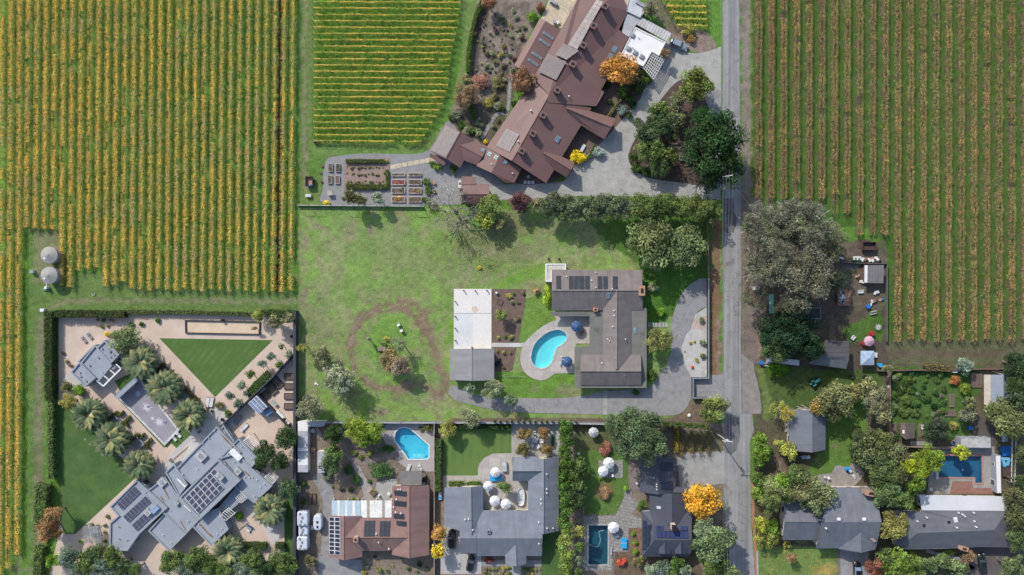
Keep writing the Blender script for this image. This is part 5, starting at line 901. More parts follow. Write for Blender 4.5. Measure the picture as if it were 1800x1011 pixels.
# ------------------------------------------------------------------ vines
LM_A = leafmat('vine leaves', 'attr'); LM_O = leafmat('tree leaves', 'obj')
M_BARK = mat('bark', (.16, .125, .10, 1), (.11, .085, .07, 1), 2, 8); M_PALEB = mat('pale bark', (.42, .385, .35, 1), (.3, .27, .245, 1), 2, 8); M_GREYB = mat('grey bark', (.24, .215, .2, 1), None, 2, 8)
PAL_L = np.array([(.90, .60, .13), (.82, .52, .12), (.90, .49, .14), (.52, .48, .15), (.32, .42, .11), (.62, .46, .26)])
PAL_M = np.array([(.88, .64, .16), (.84, .56, .14), (.62, .60, .12), (.36, .44, .09)])
PAL_R = np.array([(.50, .39, .16), (.40, .33, .14), (.37, .22, .125), (.31, .16, .115), (.22, .25, .08), (.64, .41, .16)])  # brown autumn leaf tones, darkened in the colour for cloud shade
def vine_row(p0, p1, pal, wts, label, group, seed, wd=.55, h=1.75, dens=95, gaps=.12, split=False, leaf=.27, hz=.45, shoots=0.35, crest=.5):
    a, b_ = W(*p0), W(*p1); d = b_ - a; ln = d.length; d.normalize(); sd_ = Vector((-d.y, d.x, 0)); n = int(ln * dens); r = np.random.default_rng(seed)
    root = empty('vine_row', a, 0, label, 'vine row', group); t = r.random(n) * ln
    gp = vnoise(t / 3.2, np.full(n, seed * 7.3), 5); t = t[gp > gaps]; n = len(t)
    vine = (t % 1.8) / 1.8; off = np.abs(vine - .5) * 2
    s = r.normal(size=n) * wd * .5
    if split: s = np.where(r.random(n) < .5, -1, 1) * wd * (.42 + .28 * vnoise(t / 1.2, np.full(n, seed * 2.2), 39)) + r.normal(size=n) * wd * .25
    z = h * (hz + (1 - hz) * r.random(n) ** .7) - np.abs(s) * .35; z += (vnoise(t / .9, np.full(n, seed * 3.1), 9) - .5) * .35
    s = s * (.4 + 1.3 * vnoise(t / 1.1, np.full(n, seed * 2.9), 29)) if not split else s; s = s + (vnoise(t / 2.5, np.full(n, seed * 1.7), 19) - .5) * .45
    C = np.stack([t * d.x + s * sd_.x, t * d.y + s * sd_.y, z], axis=1)
    N = r.normal(size=(n, 3)); N[:, 2] = np.abs(N[:, 2]) + 1.1
    u = np.clip(fbm(t / 4 + a.x * .09, np.full(n, a.y * .05 + seed * .35), 41, 4) * 1.3 - .15 + r.normal(size=n) * .13, 0, .999)
    cw = np.cumsum(wts) / np.sum(wts); ci = np.searchsorted(cw, np.clip((u - .22) / .56, 0, .999)); c = pal[np.clip(ci, 0, len(pal) - 1)] * (0.7 + .6 * r.random((n, 1)))
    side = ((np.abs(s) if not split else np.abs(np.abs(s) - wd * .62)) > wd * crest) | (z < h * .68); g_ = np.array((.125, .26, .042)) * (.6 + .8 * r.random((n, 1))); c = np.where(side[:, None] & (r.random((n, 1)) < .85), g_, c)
    size = leaf * (.6 + .8 * r.random(n))
    # long shoots arching out of the canopy
    m = int(ln * 3.5 * shoots * 4)
    ts = r.random(m) * ln; sg = np.where(r.random(m) < .66, 1, -1) if not split else np.where(r.random(m) < .5, 1, -1)
    k = 5; CS = []; CC = []; ZS = []
    for q in range(k):
        ss = sg * (wd * .3 + q * .17); tt = ts + q * (r.random(m) - .5) * .2; CS.append(np.stack([tt * d.x + ss * -sd_.x * (1 if abs(d.y) > .5 else 1), tt * d.y + ss * -sd_.y, h * (.98 - .05 * q * q / 4) * np.ones(m)], axis=1))
        CC.append(pal[r.integers(0, min(4, len(pal)), m)] * (.9 - .09 * q) * (0.75 + .5 * r.random((m, 1)))); ZS.append(leaf * .75 * (.7 + .5 * r.random(m)))
    C = np.concatenate([C] + CS); c = np.concatenate([c] + CC); size = np.concatenate([size] + ZS); nn = r.normal(size=(len(C) - n, 3)); nn[:, 2] = np.abs(nn[:, 2]) + 1; N = np.concatenate([N, nn])
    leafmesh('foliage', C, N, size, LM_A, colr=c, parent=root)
    b = MB(); q = .9
    while q < ln: b.tube((d.x * q, d.y * q, 0), (d.x * q, d.y * q, .9), .05, n=4, cap=False); q += 1.8
    if b.v: tag(b.build('vine_trunk', M_BARK, root), kind='stuff')
    b = MB(); b.tube((0, 0, .9), (d.x * ln, d.y * ln, .9), .015, n=3, cap=False); b.build('trellis_wire', M_METAL, root)
    for q in (-.4, ln + .4): b = MB(); b.tube((d.x * q, d.y * q, 0), (d.x * q, d.y * q, 1.9), .07, n=5); b.tube((d.x * q, d.y * q, 1.5), (d.x * (q + (-1.2 if q < 0 else 1.2)), d.y * (q + (-1.2 if q < 0 else 1.2)), 0), .035, n=4); b.build('end_post', M_WOOD, root)
    return root
endy = {0: 1040, 1: 995, 2: 972, 3: 400, 4: 402, 5: 403, 6: 403, 7: 501, 8: 504, 9: 475, 10: 473, 11: 470, 12: 503, 13: 501, 14: 494}
for k in range(34):
    x = 9 + 15.4 * k; y1 = endy.get(k, 503 + (k % 3) * 2 + k * .2); xt = x + 1.0; dx = -.0095 * (y1 + 20)
    if k < 3: lb = 'tall orange vine row at the left edge, the %s from the left' % ordn(k + 1)
    elif k < 7: lb = 'orange vine row stopping above the round water tanks, the %s from the left' % ordn(k - 2)
    else: lb = 'orange yellow vine row, the %s counting leftward from the dark bare soil strip' % ordn(33 - k) if k < 32 else 'yellow vine row right of the dark bare soil strip, the %s one' % ordn(k - 31)
    vine_row((xt, -14), (xt + max(dx, -5.5), y1), PAL_L, [3, 3, 2.2, 1.6 + k * .04, .6 + k * .06, 1.2], lb, 'vine rows of the left vineyard', 100 + k, .64, 1.55, 84, gaps=.2 if k < 12 else .14, shoots=.95 - k * .014, crest=.86 - .011 * k, leaf=.24)
ends = [(0, 810), (40, 806), (70, 800), (90, 795), (120, 790), (150, 788), (180, 780), (205, 768), (222, 756), (250, 741)]
for k in range(24):
    y = -5 + 11.05 * k; xr = np.interp(y, [e[0] for e in ends], [e[1] for e in ends])
    vine_row((553.5, y), (xr, y + 1.2), PAL_M, [4, 3, 2, 1.4], 'thin horizontal yellow vine row in the middle vineyard, the %s from the bottom' % ordn(24 - k), 'vine rows of the middle vineyard', 200 + k, .28, 1.5, 95, gaps=.05, leaf=.2, hz=.25, shoots=.35)
for k in range(5):
    y = 2 + 11.1 * k; vine_row((1164 + k * 5.8, y), (1238 + k * .8, y + 1.5), PAL_M[[1, 2, 3, 0]], [2, 3, 3, 1], 'short yellow green vine row beside the road, the %s from the top' % ordn(k + 1), 'vine rows of the little road side plot', 240 + k, .4, 1.5, 100, gaps=.05, leaf=.24, hz=.3)
for k in range(22):
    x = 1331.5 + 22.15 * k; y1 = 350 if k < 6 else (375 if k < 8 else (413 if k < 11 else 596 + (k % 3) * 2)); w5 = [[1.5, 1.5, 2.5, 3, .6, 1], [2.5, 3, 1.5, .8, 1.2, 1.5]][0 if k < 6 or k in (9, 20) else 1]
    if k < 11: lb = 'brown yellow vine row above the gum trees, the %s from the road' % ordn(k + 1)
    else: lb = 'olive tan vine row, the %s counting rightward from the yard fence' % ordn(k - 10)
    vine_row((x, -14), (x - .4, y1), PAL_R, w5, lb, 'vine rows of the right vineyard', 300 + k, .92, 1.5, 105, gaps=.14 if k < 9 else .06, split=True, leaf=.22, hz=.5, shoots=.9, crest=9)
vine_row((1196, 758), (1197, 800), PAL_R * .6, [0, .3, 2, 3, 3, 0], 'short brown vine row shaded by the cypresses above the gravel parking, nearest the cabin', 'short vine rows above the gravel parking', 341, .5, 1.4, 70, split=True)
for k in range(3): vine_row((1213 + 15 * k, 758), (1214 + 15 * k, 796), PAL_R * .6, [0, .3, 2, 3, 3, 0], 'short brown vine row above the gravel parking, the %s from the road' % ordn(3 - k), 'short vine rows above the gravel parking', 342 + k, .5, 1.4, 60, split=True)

# ------------------------------------------------------------------ trees
def crown(n, K, leaf, seed, flat=.8, rc=(.26, .42), spread=.66, gap=0.0, stems=0):
    r = np.random.default_rng(seed); cs = []
    for i in range(K):
        v = r.normal(size=3); v /= np.linalg.norm(v); v[2] = v[2] * .8 + .12; cs.append(np.append(v * spread * (.55 + .5 * r.random()), r.uniform(*rc)))
    cs.append(np.array([0, 0, 0, .5])); cs = np.array(cs); wt = cs[:, 3] ** 2; ci = r.choice(len(cs), n, p=wt / wt.sum())
    v = r.normal(size=(n, 3)); v /= np.linalg.norm(v, axis=1, keepdims=True); v[:, 2] = np.where(r.random(n) < .6, np.abs(v[:, 2]), v[:, 2])
    rad = .62 + .48 * r.random(n) ** .6 + (r.random(n) < .08) * r.random(n) * .4
    C = cs[ci, :3] + v * (cs[ci, 3] * rad)[:, None]; N = v * .8 + r.normal(size=(n, 3)) * .6; N[:, 2] += .25
    if gap: k_ = fbm(C[:, 0] * 3.2 + 9, C[:, 1] * 3.2 + C[:, 2] * 2 + 9, seed, 3) > gap; C = C[k_]; N = N[k_]; ci = ci[k_]; n = len(C)
    C[:, 2] *= flat; rr = np.random.default_rng(seed + 5); cb = .58 + .84 * rr.random(len(cs)); ch = rr.random(len(cs))
    vv = cb[ci] * (.65 + .7 * r.random(n)); hh = np.clip(ch[ci] * .6 + r.random(n) * .55 - .1, 0, 1)
    return leafmesh('crown', C, N, leaf * (.6 + .8 * r.random(n)), LM_O, v=vv, h=hh, make_obj=False)
CR = {'s': [crown(260, 7, .30, 1 + i, .8, (.3, .5), .5) for i in range(4)], 'm': [crown(1300, 15, .15, 11 + i) for i in range(4)], 'l': [crown(4600, 34, .082, 21 + i, .72, (.14, .32), .76) for i in range(7)],
      'x': [crown(13000, 85, .050, 31 + i, .62, (.12, .23), .80) for i in range(2)], 'a': [crown(3000, 34, .062, 41 + i, .75, (.12, .26), .76, .42) for i in range(3)], 'g': [crown(17000, 85, .042, 51 + i, .62, (.11, .22), .84, .395) for i in range(3)],
      'b': [crown(2600, 34, .036, 61 + i, .8, (.15, .3), .76, .42) for i in range(2)]}
def branches(n_main, depth, seed, r0, top=.8, spread=.75, flat=.8):
    """trunk of unit height ending at the crown centre plus limbs, as two meshes"""
    r = random.Random(seed); b = MB()
    def grow(p, d, ln, rad, k):
        q = p + d * ln; b.tube(p, q, rad, rad * .65, 4 if k else 5, cap=False)
        if k >= depth: return
        for i in range(3 if k else 3):
            nd = (d + Vector((r.uniform(-1, 1), r.uniform(-1, 1), r.uniform(-.45, .6))) * .75).normalized(); grow(q, nd, ln * r.uniform(.6, .85), rad * .6, k + 1)
    for i in range(n_main):
        a = 2 * math.pi * (i + r.random() * .6) / n_main; d = Vector((math.cos(a) * spread, math.sin(a) * spread, r.uniform(.15, .75))).normalized(); d.z *= flat; grow(Vector((0, 0, -.45)), d, top * .42, r0, 0)
    me = bpy.data.meshes.new('limbs'); me.from_pydata(b.v, [], b.f); me.update(); return me
LIMBS = {'few': [branches(5, 1, 3 + i, .035) for i in range(3)], 'many': [branches(6, 3, 13 + i, .030) for i in range(3)]}
def trunkmesh():
    b = MB(); z = [0, .08, .3, .65, 1]; rr = [1.7, 1.15, 1, .85, .65]; n = 8
    for j in range(5):
        for i in range(n): a = 2 * math.pi * i / n; b.v.append((rr[j] * math.cos(a) + .3 * math.sin(j * 2.1), rr[j] * math.sin(a) + .25 * math.cos(j * 1.7), z[j]))
    b.f = [(j * n + i, j * n + (i + 1) % n, (j + 1) * n + (i + 1) % n, (j + 1) * n + i) for j in range(4) for i in range(n)]
    me = bpy.data.meshes.new('trunk'); me.from_pydata(b.v, [], b.f); me.update(); return me
TRUNK = trunkmesh(); BARKED = {}
def barked(me, m):
    k = (me.name, m.name)
    if k not in BARKED: c = me.copy(); c.materials.append(m); BARKED[k] = c
    return BARKED[k]
COLS = {'olive': (.155, .155, .075), 'green': (.085, .14, .04), 'dark': (.055, .085, .033), 'deep': (.035, .075, .03), 'bright': (.15, .26, .04), 'yellow': (.52, .42, .05), 'gold': (.62, .36, .04), 'orange': (.42, .23, .075), 'rust': (.22, .125, .08),
        'red': (.42, .09, .06), 'purple': (.13, .07, .08), 'greygreen': (.16, .19, .13), 'pale': (.30, .29, .19), 'brown': (.24, .17, .10), 'lime': (.20, .235, .07), 'sage': (.22, .25, .16), 'blue': (.22, .28, .27), 'khaki': (.21, .195, .10), 'yolive': (.29, .28, .08), 'midgreen': (.105, .155, .055), 'hedge': (.095, .135, .035)}
TN = [0]
def tree(px, py, r, colr, label, group=None, h=None, kind=None, sq=1.0, name='tree', cat='tree', bark=None, zf=None):
    rm = r * S; H = h or (rm * 1.45 + 1.2); zc = H - rm * .72 * .75 if zf is None else zf; zc = max(zc, rm * .55)
    TN[0] += 1; rn = random.Random(TN[0] * 13); c = W(px, py, zc); sc = 1 - zc / CAM_H; root = empty(name, (c.x, c.y, 0), 0, label, cat, group)
    kk = kind or ('s' if r < 7 else 'm' if r < 19 else 'l' if r < 44 else 'x'); me = rn.choice(CR[kk]); airy = kk in 'abg'
    o = link('crown', me, root); o.location = (0, 0, zc); o.rotation_euler = (rn.uniform(-.25, .25), rn.uniform(-.25, .25), rn.uniform(0, 6.28)); s = rm * sc * (1.2 if kk == 'g' else 1.22); q_ = rn.uniform(.9, 1.12); o.scale = (s * sq * q_, s / sq / q_, s * (1.0 if kk != 'x' else .95)); base = COLS[colr] if isinstance(colr, str) else colr
    if abs(base[0] - base[1]) < .035: base = (base[0] * .86, base[1] * .98, base[2] * 1.1)
    if sq != 1.0: o.rotation_euler = (0, 0, 0)
    j = rn.uniform(.9, 1.12) * 1.35; o.color = (base[0] * j * rn.uniform(.95, 1.06), base[1] * j, base[2] * j, 1)
    bk = bark or (M_PALEB if kk == 'g' else M_GREYB if kk in 'ab' else M_BARK)
    t = link('trunk', barked(TRUNK, bk), root); t.scale = (rm * .055 + .06, rm * .055 + .06, max(.3, zc - rm * .3))
    if kk not in 's': l = link('limbs', barked(rn.choice(LIMBS['many' if airy or kk == 'x' else 'few']), bk), root); l.location = (0, 0, zc); l.scale = (s * 1.12, s * 1.12, s * (1.6 if kk == 'g' else 1)); l.rotation_euler = (0, 0, rn.uniform(0, 6))
    return root
def shrub(px, py, r, colr, label, group=None, sq=1.0, cat='shrub', name='shrub', zk=.8):
    TN[0] += 1; rn = random.Random(TN[0] * 17); rm = r * S; c = W(px, py, rm * .6); o = link(name, rn.choice(CR['s' if r < 9 else 'm']), None)
    o.location = (c.x, c.y, rm * .45); o.scale = (rm * sq, rm / sq, rm * zk); o.rotation_euler = (0, 0, 0 if sq != 1 else rn.uniform(0, 6)); base = COLS[colr] if isinstance(colr, str) else colr; j = rn.uniform(.85, 1.15) * 1.3; o.color = (base[0] * j, base[1] * j, base[2] * j, 1)
    return tag(o, label, cat, group)
def bulk(fn, group, template, items, order=0, **k):
    """items sorted along x (or y); the label counts them from the left (or the top)"""
    items = sorted(items, key=lambda t: t[order]); n = len(items)
    for i, it in enumerate(items): fn(*it[:4], template % ordn(i + 1), group, **dict(k, **(it[4] if len(it) > 4 else {})))
def hedge(pts, wd, h, colr, label, dens=75, leaf=.24, cat='hedge', group=None, top_only=False):
    P = [W(*p) for p in pts]; c = P[0]; Cs = []; Ns = []; r = np.random.default_rng(int(pts[0][0] * 3 + pts[0][1])); wdm = wd * S
    core = MB()
    for i in range(len(P) - 1):
        d = P[i + 1] - P[i]; ln = d.length; n = int(ln * (wdm + 2 * h) * dens / 2.2); d.normalize(); sdv = Vector((-d.y, d.x, 0)); t = r.random(n) * (ln + wdm * .4) - wdm * .2; u = r.random(n) * (wdm + 2 * h)
        side = np.where(u < h, -1, np.where(u > h + wdm, 1, 0)); off = np.where(side == 0, u - h - wdm / 2, side * wdm / 2); z = np.where(side == 0, h, np.where(side < 0, u, u - h - wdm)); bump = (vnoise(t / .8 + i * 9, off / .8 + z, 77) - .5) * .4
        off = off + np.where(side != 0, side * bump, 0) + r.normal(size=n) * .06; z = z + np.where(side == 0, bump, 0) + r.normal(size=n) * .06
        Cs.append(np.stack([P[i].x - c.x + t * d.x + off * sdv.x, P[i].y - c.y + t * d.y + off * sdv.y, np.maximum(z, .05)], axis=1))
        N = r.normal(size=(n, 3)) * .7; N += np.where((side == 0)[:, None], np.array([[0, 0, 1.]]), (side[:, None] * np.array([[sdv.x, sdv.y, .2]]))); Ns.append(N)
        mid = (P[i] + P[i + 1]) / 2; core.box((mid.x - c.x, mid.y - c.y, h * .46), (ln, wdm * .78, h * .9), math.atan2(d.y, d.x))
    C = np.concatenate(Cs); base = np.array(COLS[colr] if isinstance(colr, str) else colr) * 1.3; cc = base * (.6 + .8 * r.random((len(C), 1))) * (.8 + .4 * fbm(C[:, 0] / 1.5 + 40, C[:, 1] / 1.5 + 40, 55, 2))[:, None]
    o = leafmesh('hedge', C, np.concatenate(Ns), leaf * (.6 + .8 * r.random(len(C))), LM_A, colr=cc); o.location = c; tag(o, label, cat, group)
    core.build('stems', mat('hedge core', (.03, .04, .018, 1)), o); return o
# the big broad crowns
tree(1252, 263, 61, 'deep', 'huge dark green oak spreading over the road bend beside the circular drive', h=13, sq=1.0, kind='x'); tree(1231, 207, 17, (.05, .10, .035), 'small dark green tree touching the upper left of the huge oak')
for k, x in enumerate((972, 996, 1020, 1045, 1071, 1096, 1122, 1148, 1174, 1199, 1224, 1247)):
    tree(x, 362 + (k % 2) * 2 + (3 if k > 8 else 0), 22.5 if k < 11 else 21, (.125, .145, .08) if k < 6 else (.105, .145, .052), 'dense tree in the screen row below the concrete driveway, the %s from the left' % ordn(k + 1), 'screen row of trees below the driveway', h=7.2, kind='l')
G = 'garden trees around the circular drive'
bulk(tree, G, 'olive green tree in the bed inside the circular driveway, the %s from the left', [(1222, 152, 31, (.14, .18, .055)), (1157, 194, 18, 'midgreen'), (1138, 230, 25, (.10, .125, .055)), (1165, 216, 22, (.10, .13, .055)), (1141, 262, 24, 'midgreen'), (1158, 292, 19, (.085, .115, .045)), (1188, 212, 16, 'olive'), (1174, 276, 17, (.12, .14, .045)), (1185, 236, 10, 'olive'), (1192, 180, 16, 'olive')])
bulk(shrub, 'low shrubs in the drive bed', 'low dark green mound inside the driveway curve, the %s from the left', [(1112, 276, 11, (.06, .10, .03)), (1120, 294, 12, (.05, .085, .03)), (1136, 302, 11, (.05, .085, .03))])
tree(1146, 424, 44, (.17, .185, .08), 'large olive brown tree above the right end of the ranch house', h=9, kind='l'); tree(1207, 436, 36, (.155, .17, .075), 'olive brown tree right of the large tree above the ranch house', h=8, kind='l')
shrub(1148, 504, 11, 'sage', 'round pale grey green shrub below the two olive brown trees'); shrub(1162, 548, 10, 'bright', 'round bright green shrub on the lawn right of the ranch house'); tree(1158, 597, 21, (.21, .205, .075), 'yellowish olive tree between the ranch house and its curved driveway'); shrub(1147, 660, 13, 'green', 'tall oval green shrub at the lower right corner of the ranch house', sq=.75); shrub(1118, 690, 8, (.06, .12, .03), 'dark green shrub against the lower wall of the ranch house')
tree(798, 368, 42, (.24, .22, .13), 'nearly bare pale tree with spreading twigs below the small brown shed', kind='b', h=9); tree(862, 365, 22, 'lime', 'yellow green tree right of the bare pale tree', h=6); tree(856, 386, 18, (.2, .25, .06), 'light green low tree at the meadow edge under the yellow green tree', h=4.5); tree(914.5, 357, 20, 'purple', 'dark purple leaved tree at the left end of the screen row', h=5); tree(943, 360, 13, 'khaki', 'small khaki tree between the purple tree and the screen row'); tree(878, 395, 12, (.22, .2, .09), 'small dull yellow tree at the upper edge of the meadow')
tree(1095, 124, 31, 'orange', 'bright orange autumn tree between the brown roof and the white flat annex', h=7, sq=1.12, kind='l'); tree(919, 142, 22, 'rust', 'rust brown autumn tree overlapping the lower end of the skylit roof', kind='l', h=6); tree(820, 170, 22, (.22, .155, .095), 'brown orange tree beside the lawn strip left of the garden path', h=5)
for k in range(44):
    x, y = 1120 + (k * 37 % 105), 160 + (k * 53 % 150)
    if (x - 1252) ** 2 + (y - 263) ** 2 > 3000 and x > 1112 + abs(y - 285) * .45: shrub(x, y, 5 + k % 4, ('olive', 'midgreen', 'khaki', 'greygreen')[k % 4], 'low olive ground shrub under the trees inside the circular driveway', 'ground shrubs inside the circular driveway', zk=.5)
bulk(shrub, 'shrubs beside the orange tree', 'dark green shrub below the orange tree, the %s from the left', [(1094, 160, 13, 'green'), (1107, 174, 10, 'dark'), (1122, 150, 18, 'dark'), (1139, 138, 12, 'green'), (1113, 184, 9, 'deep'), (1107, 203, 8, 'dark'), (1068, 150, 8, 'deep'), (1072, 178, 7, 'dark')])
bulk(shrub, 'blue grey spiky shrubs', 'blue grey spiky shrub beside the concrete drive, the %s from the left', [(1052, 266, 12, 'blue'), (1094, 193, 12, 'blue')]); shrub(1015, 276, 16, (.60, .50, .03), 'vivid yellow shrub tucked between the long house and the drive', sq=1.15)
tree(1170, 94, 9, 'brown', 'small brown tree beside the white annex and the parked car', h=4); shrub(1207, 53, 14, 'yolive', 'yellow green bush at the lower end of the little road side vine plot', sq=1.3); shrub(1215, 68, 9, (.36, .24, .08), 'orange tinged bush between the vine plot and the drive'); tree(1145, 18, 14, (.2, .17, .1), 'brownish small tree above the white annex', h=4)
shrub(934.5, 30, 12, 'bright', 'bright green shrub left of the stone patio'); shrub(950, 12, 10, 'rust', 'reddish shrub above the bright green shrub'); tree(859, 4, 13, 'rust', 'rust brown small tree at the top of the curved hedge', h=4); shrub(833, 57, 8, 'brown', 'brown bush interrupting the upper part of the curved hedge'); shrub(821, 137, 11, 'khaki', 'khaki bush at the lower end of the curved hedge'); shrub(845, 142, 18, (.28, .15, .12), 'reddish brown sprawling shrub in the mulch bed', zk=.4); shrub(874, 145, 13, 'olive', 'olive shrub right of the reddish brown sprawling shrub', zk=.6)
bulk(shrub, 'mixed shrubs beside the garden path', 'shrub near the fork of the flagstone path, the %s from the left', [(803, 203, 12, 'greygreen'), (812, 219, 10, 'green'), (820, 229, 10, 'sage'), (843, 214, 10, 'greygreen'), (841, 233, 9, 'sage'), (858, 181, 11, 'yolive'), (874, 186, 10, 'sage'), (870, 170, 8, 'olive'), (854, 249, 7, 'yellow'), (884, 190, 7, 'green'), (866, 222, 6, 'sage'), (875, 212, 6, 'olive'), (792, 206, 8, 'green'), (830, 228, 9, 'green'), (904, 180, 8, 'green'), (902, 200, 6, 'olive')])
hedge([(849, 2), (837, 30), (829, 60), (824, 95), (822.5, 128)], 6.5, 1.6, (.15, .20, .03), 'tall clipped curved hedge beside the lane lawn left of the mulch garden', leaf=.2); hedge([(826, 185), (831, 198), (834, 210)], 7, 1.5, (.11, .17, .03), 'short clipped hedge piece left of the flagstone path', leaf=.2)
rs = random.Random(5); bed = [(850, 30), (905, 15), (935, 60), (905, 120), (880, 160), (835, 130), (833, 70)]
ps = []
while len(ps) < 110:
    x, y = rs.uniform(833, 940), rs.uniform(5, 165)
    if inpoly(np.array([x]), np.array([y]), bed)[0]: ps.append((x, y, rs.choice((2, 2.5, 3, 3.5, 4, 6)), rs.choice(('sage', 'olive', 'greygreen', 'brown', 'sage', 'purple', 'olive', 'yolive'))))
for p in ps: shrub(p[0], p[1], p[2], p[3], 'tiny drought garden plant dotted over the pale mulch beside the skylit roof', 'tiny plants in the pale mulch garden', cat='plant', name='garden_plant')
hedge([(1070, 205), (1083, 187), (1097, 165)], 4, 1.0, 'yolive', 'narrow clipped hedge parallel to the long house below the orange tree', leaf=.18); hedge([(1026, 283), (1036, 276), (1046, 255)], 5, 1.0, 'bright', 'narrow curved hedge between the vivid yellow shrub and the drive', leaf=.18)
# vegetable garden
hedge([(609, 284), (676, 284)], 7, .8, (.13, .15, .04), 'low olive hedge along the top of the square soil garden', leaf=.2); shrub(680, 284, 4, 'lime', 'small bright ball at the right end of the low olive hedge'); hedge([(681, 299), (681, 332)], 5, .9, (.16, .24, .03), 'bright green clipped hedge along the right side of the square soil garden', leaf=.18); hedge([(609, 328), (678, 329)], 9, .8, (.13, .15, .035), 'low yellow green hedge along the bottom of the square soil garden', leaf=.22)
ps = []
for rowy in (294, 306, 320):
    for k in range(11): ps.append((611 + k * 6.2 + rs.uniform(-2, 2), rowy + rs.uniform(-2, 2), rs.uniform(1.6, 4), rs.choice(('olive', 'khaki', 'sage', 'brown', 'greygreen'))))
for p in ps: shrub(p[0], p[1], p[2], p[3], 'small rose bush in the square soil garden of the gravel yard', 'small bushes of the square soil garden', cat='plant', name='rose_bush')
tree(616, 345, 13, (.14, .13, .055), 'thin dark tree at the lower left of the square soil garden', h=5.5); tree(632, 351, 12, (.16, .15, .06), 'thin olive tree right of the thin dark tree by the meadow fence', h=5); tree(665, 347, 11, 'sage', 'sage green small tree in front of the raised beds by the meadow fence', h=4.5)
bulk(shrub, 'shrubs right of the raised beds', 'round green shrub right of the white raised beds, the %s from the top', [(751, 320, 9, 'midgreen'), (751, 335, 9, 'green'), (764, 337, 4.5, 'olive'), (747, 351, 7, 'green'), (757, 358, 11, 'greygreen')], 1)
bulk(shrub, 'shrubs against the solar roofed wing', 'green shrub against the lower wall of the solar roofed wing, the %s from the left', [(759, 287, 7, 'green'), (769, 293, 9, 'bright'), (798, 297, 9, 'green')]); shrub(574, 357, 7, 'yellow', 'yellow flowering shrub by the left end of the meadow fence', sq=1.3); shrub(602, 348, 4, 'khaki', 'tiny shrub on the gravel above the meadow fence'); 
bulk(shrub, 'scraggly plants on the grass', 'scraggly bare plant on the grass left of the gravel yard, the %s from the top', [(567, 292, 3, 'brown'), (563, 304, 3, 'brown'), (565, 320, 3.5, 'brown')], 1)
# meadow trees
tree(567, 627, 20, 'khaki', 'olive brown tree at the left edge of the meadow', h=5.5); tree(532, 611, 9, 'yolive', 'small yellow green tree hanging over the long dark wall', h=5); tree(594, 668, 31, (.27, .28, .19), 'large pale grey green tree in the lower left of the meadow', kind='a', h=8); tree(594, 668, 25, (.23, .235, .14), 'pale grey green tree', h=7, kind='l')
tree(545, 716, 24, (.21, .195, .12), 'olive brown tree in the lower left corner of the meadow', h=6.5, kind='l'); tree(685, 629, 20, (.24, .195, .11), 'orange brown tree inside the dirt oval', h=5.5, kind='l'); tree(702, 643, 20, (.26, .22, .17), 'grey brown tree inside the dirt oval, the lowest of the three', h=6, kind='l'); tree(702, 604, 15, (.22, .22, .12), 'thin half bare tree inside the dirt oval, the highest of the three', kind='a', h=6); shrub(679, 596, 7, 'yolive', 'yellow flowering weeds beside the fallen log in the dirt oval', zk=.4); shrub(843, 470, 5, 'yellow', 'small orange yellow shrub alone in the upper right of the meadow', zk=.5); tree(648, 596, 4, 'sage', 'tiny sapling in the left of the dirt oval')
# ranch house garden
shrub(960, 520, 14, (.25, .36, .04), 'yellow green shrub against the left end of the ranch house', sq=.72); shrub(943, 513, 8, 'brown', 'brown dry shrub left of the yellow green shrub'); tree(880, 552, 11, (.17, .21, .07), 'spiky green small tree in the mulch bed right of the white slab', h=3.5); tree(868, 684, 19, (.21, .23, .13), 'grey green tree at the lower right of the grey tool shed', h=5, kind='l'); tree(897, 702, 12, (.20, .23, .13), 'smaller grey green tree overlapping the lower driveway', h=4.5); tree(826, 684, 9, 'sage', 'thin grey green bush below the grey tool shed', h=3)
bulk(shrub, 'shrubs in the mulch bed', 'small shrub in the mulch bed beside the white slab, the %s from the left', [(909, 560, 6.5, 'olive'), (894, 520, 7, 'yolive'), (918.5, 515, 5, 'olive'), (900, 531, 5, 'sage'), (911, 532, 4, 'green'), (875.6, 593.7, 4.5, 'yolive'), (898, 593, 6, 'yolive'), (888, 592, 4, 'green'), (903, 516, 4, 'green')])
bulk(shrub, 'shrubs in the lower mulch bed', 'small shrub in the lower mulch bed beneath the paved walk, the %s from the left', [(874, 617, 4, 'olive'), (885, 619, 5, 'yolive'), (897, 620, 4, 'olive'), (885, 646, 4, 'olive')])
bulk(shrub, 'shrubs in the white gravel bed', 'shrub in the white gravel bed by the road wall, the %s from the top', [(1234, 563, 7, 'greygreen'), (1236.7, 601.7, 8, 'sage'), (1236.7, 626, 8, 'sage'), (1225, 633, 4.5, 'yolive'), (1213.6, 602.6, 4, 'yolive'), (1221, 600, 3.5, 'yolive'), (1204, 618, 2, 'brown'), (1217.4, 645, 4, 'red')], 1)
tree(1256, 718, 24, 'lime', 'yellow green tree beside the road below the gate recess of the white capped wall', h=6, kind='l'); tree(828, 734, 17, (.26, .26, .14), 'pale olive tree rising over the fence above the artificial lawn', h=6, kind='l')
def cypress(px, py, r, colr, label, group, h=4.2):
    rm = r * S; v = W(px, py, 0); root = empty('cypress', (v.x, v.y, 0), 0, label, 'cypress', group); o = link('crown', CR['m' if r > 5 else 's'][int(px) % 4], root); o.location = (0, 0, 1.9); o.location = (0, 0, h * .5); o.scale = (rm * 1.1, rm * 1.1, h * .62); o.color = COLS[colr] + (1,); t = link('trunk', barked(TRUNK, M_BARK), root); t.scale = (.09, .09, 1)
for k in range(15): cypress(869 + k * 10.1, 737.5, 3.6, 'greygreen' if k % 3 else 'midgreen', 'small columnar cypress along the grey fence, the %s from the left' % ordn(k + 1), 'small cypresses along the fence')
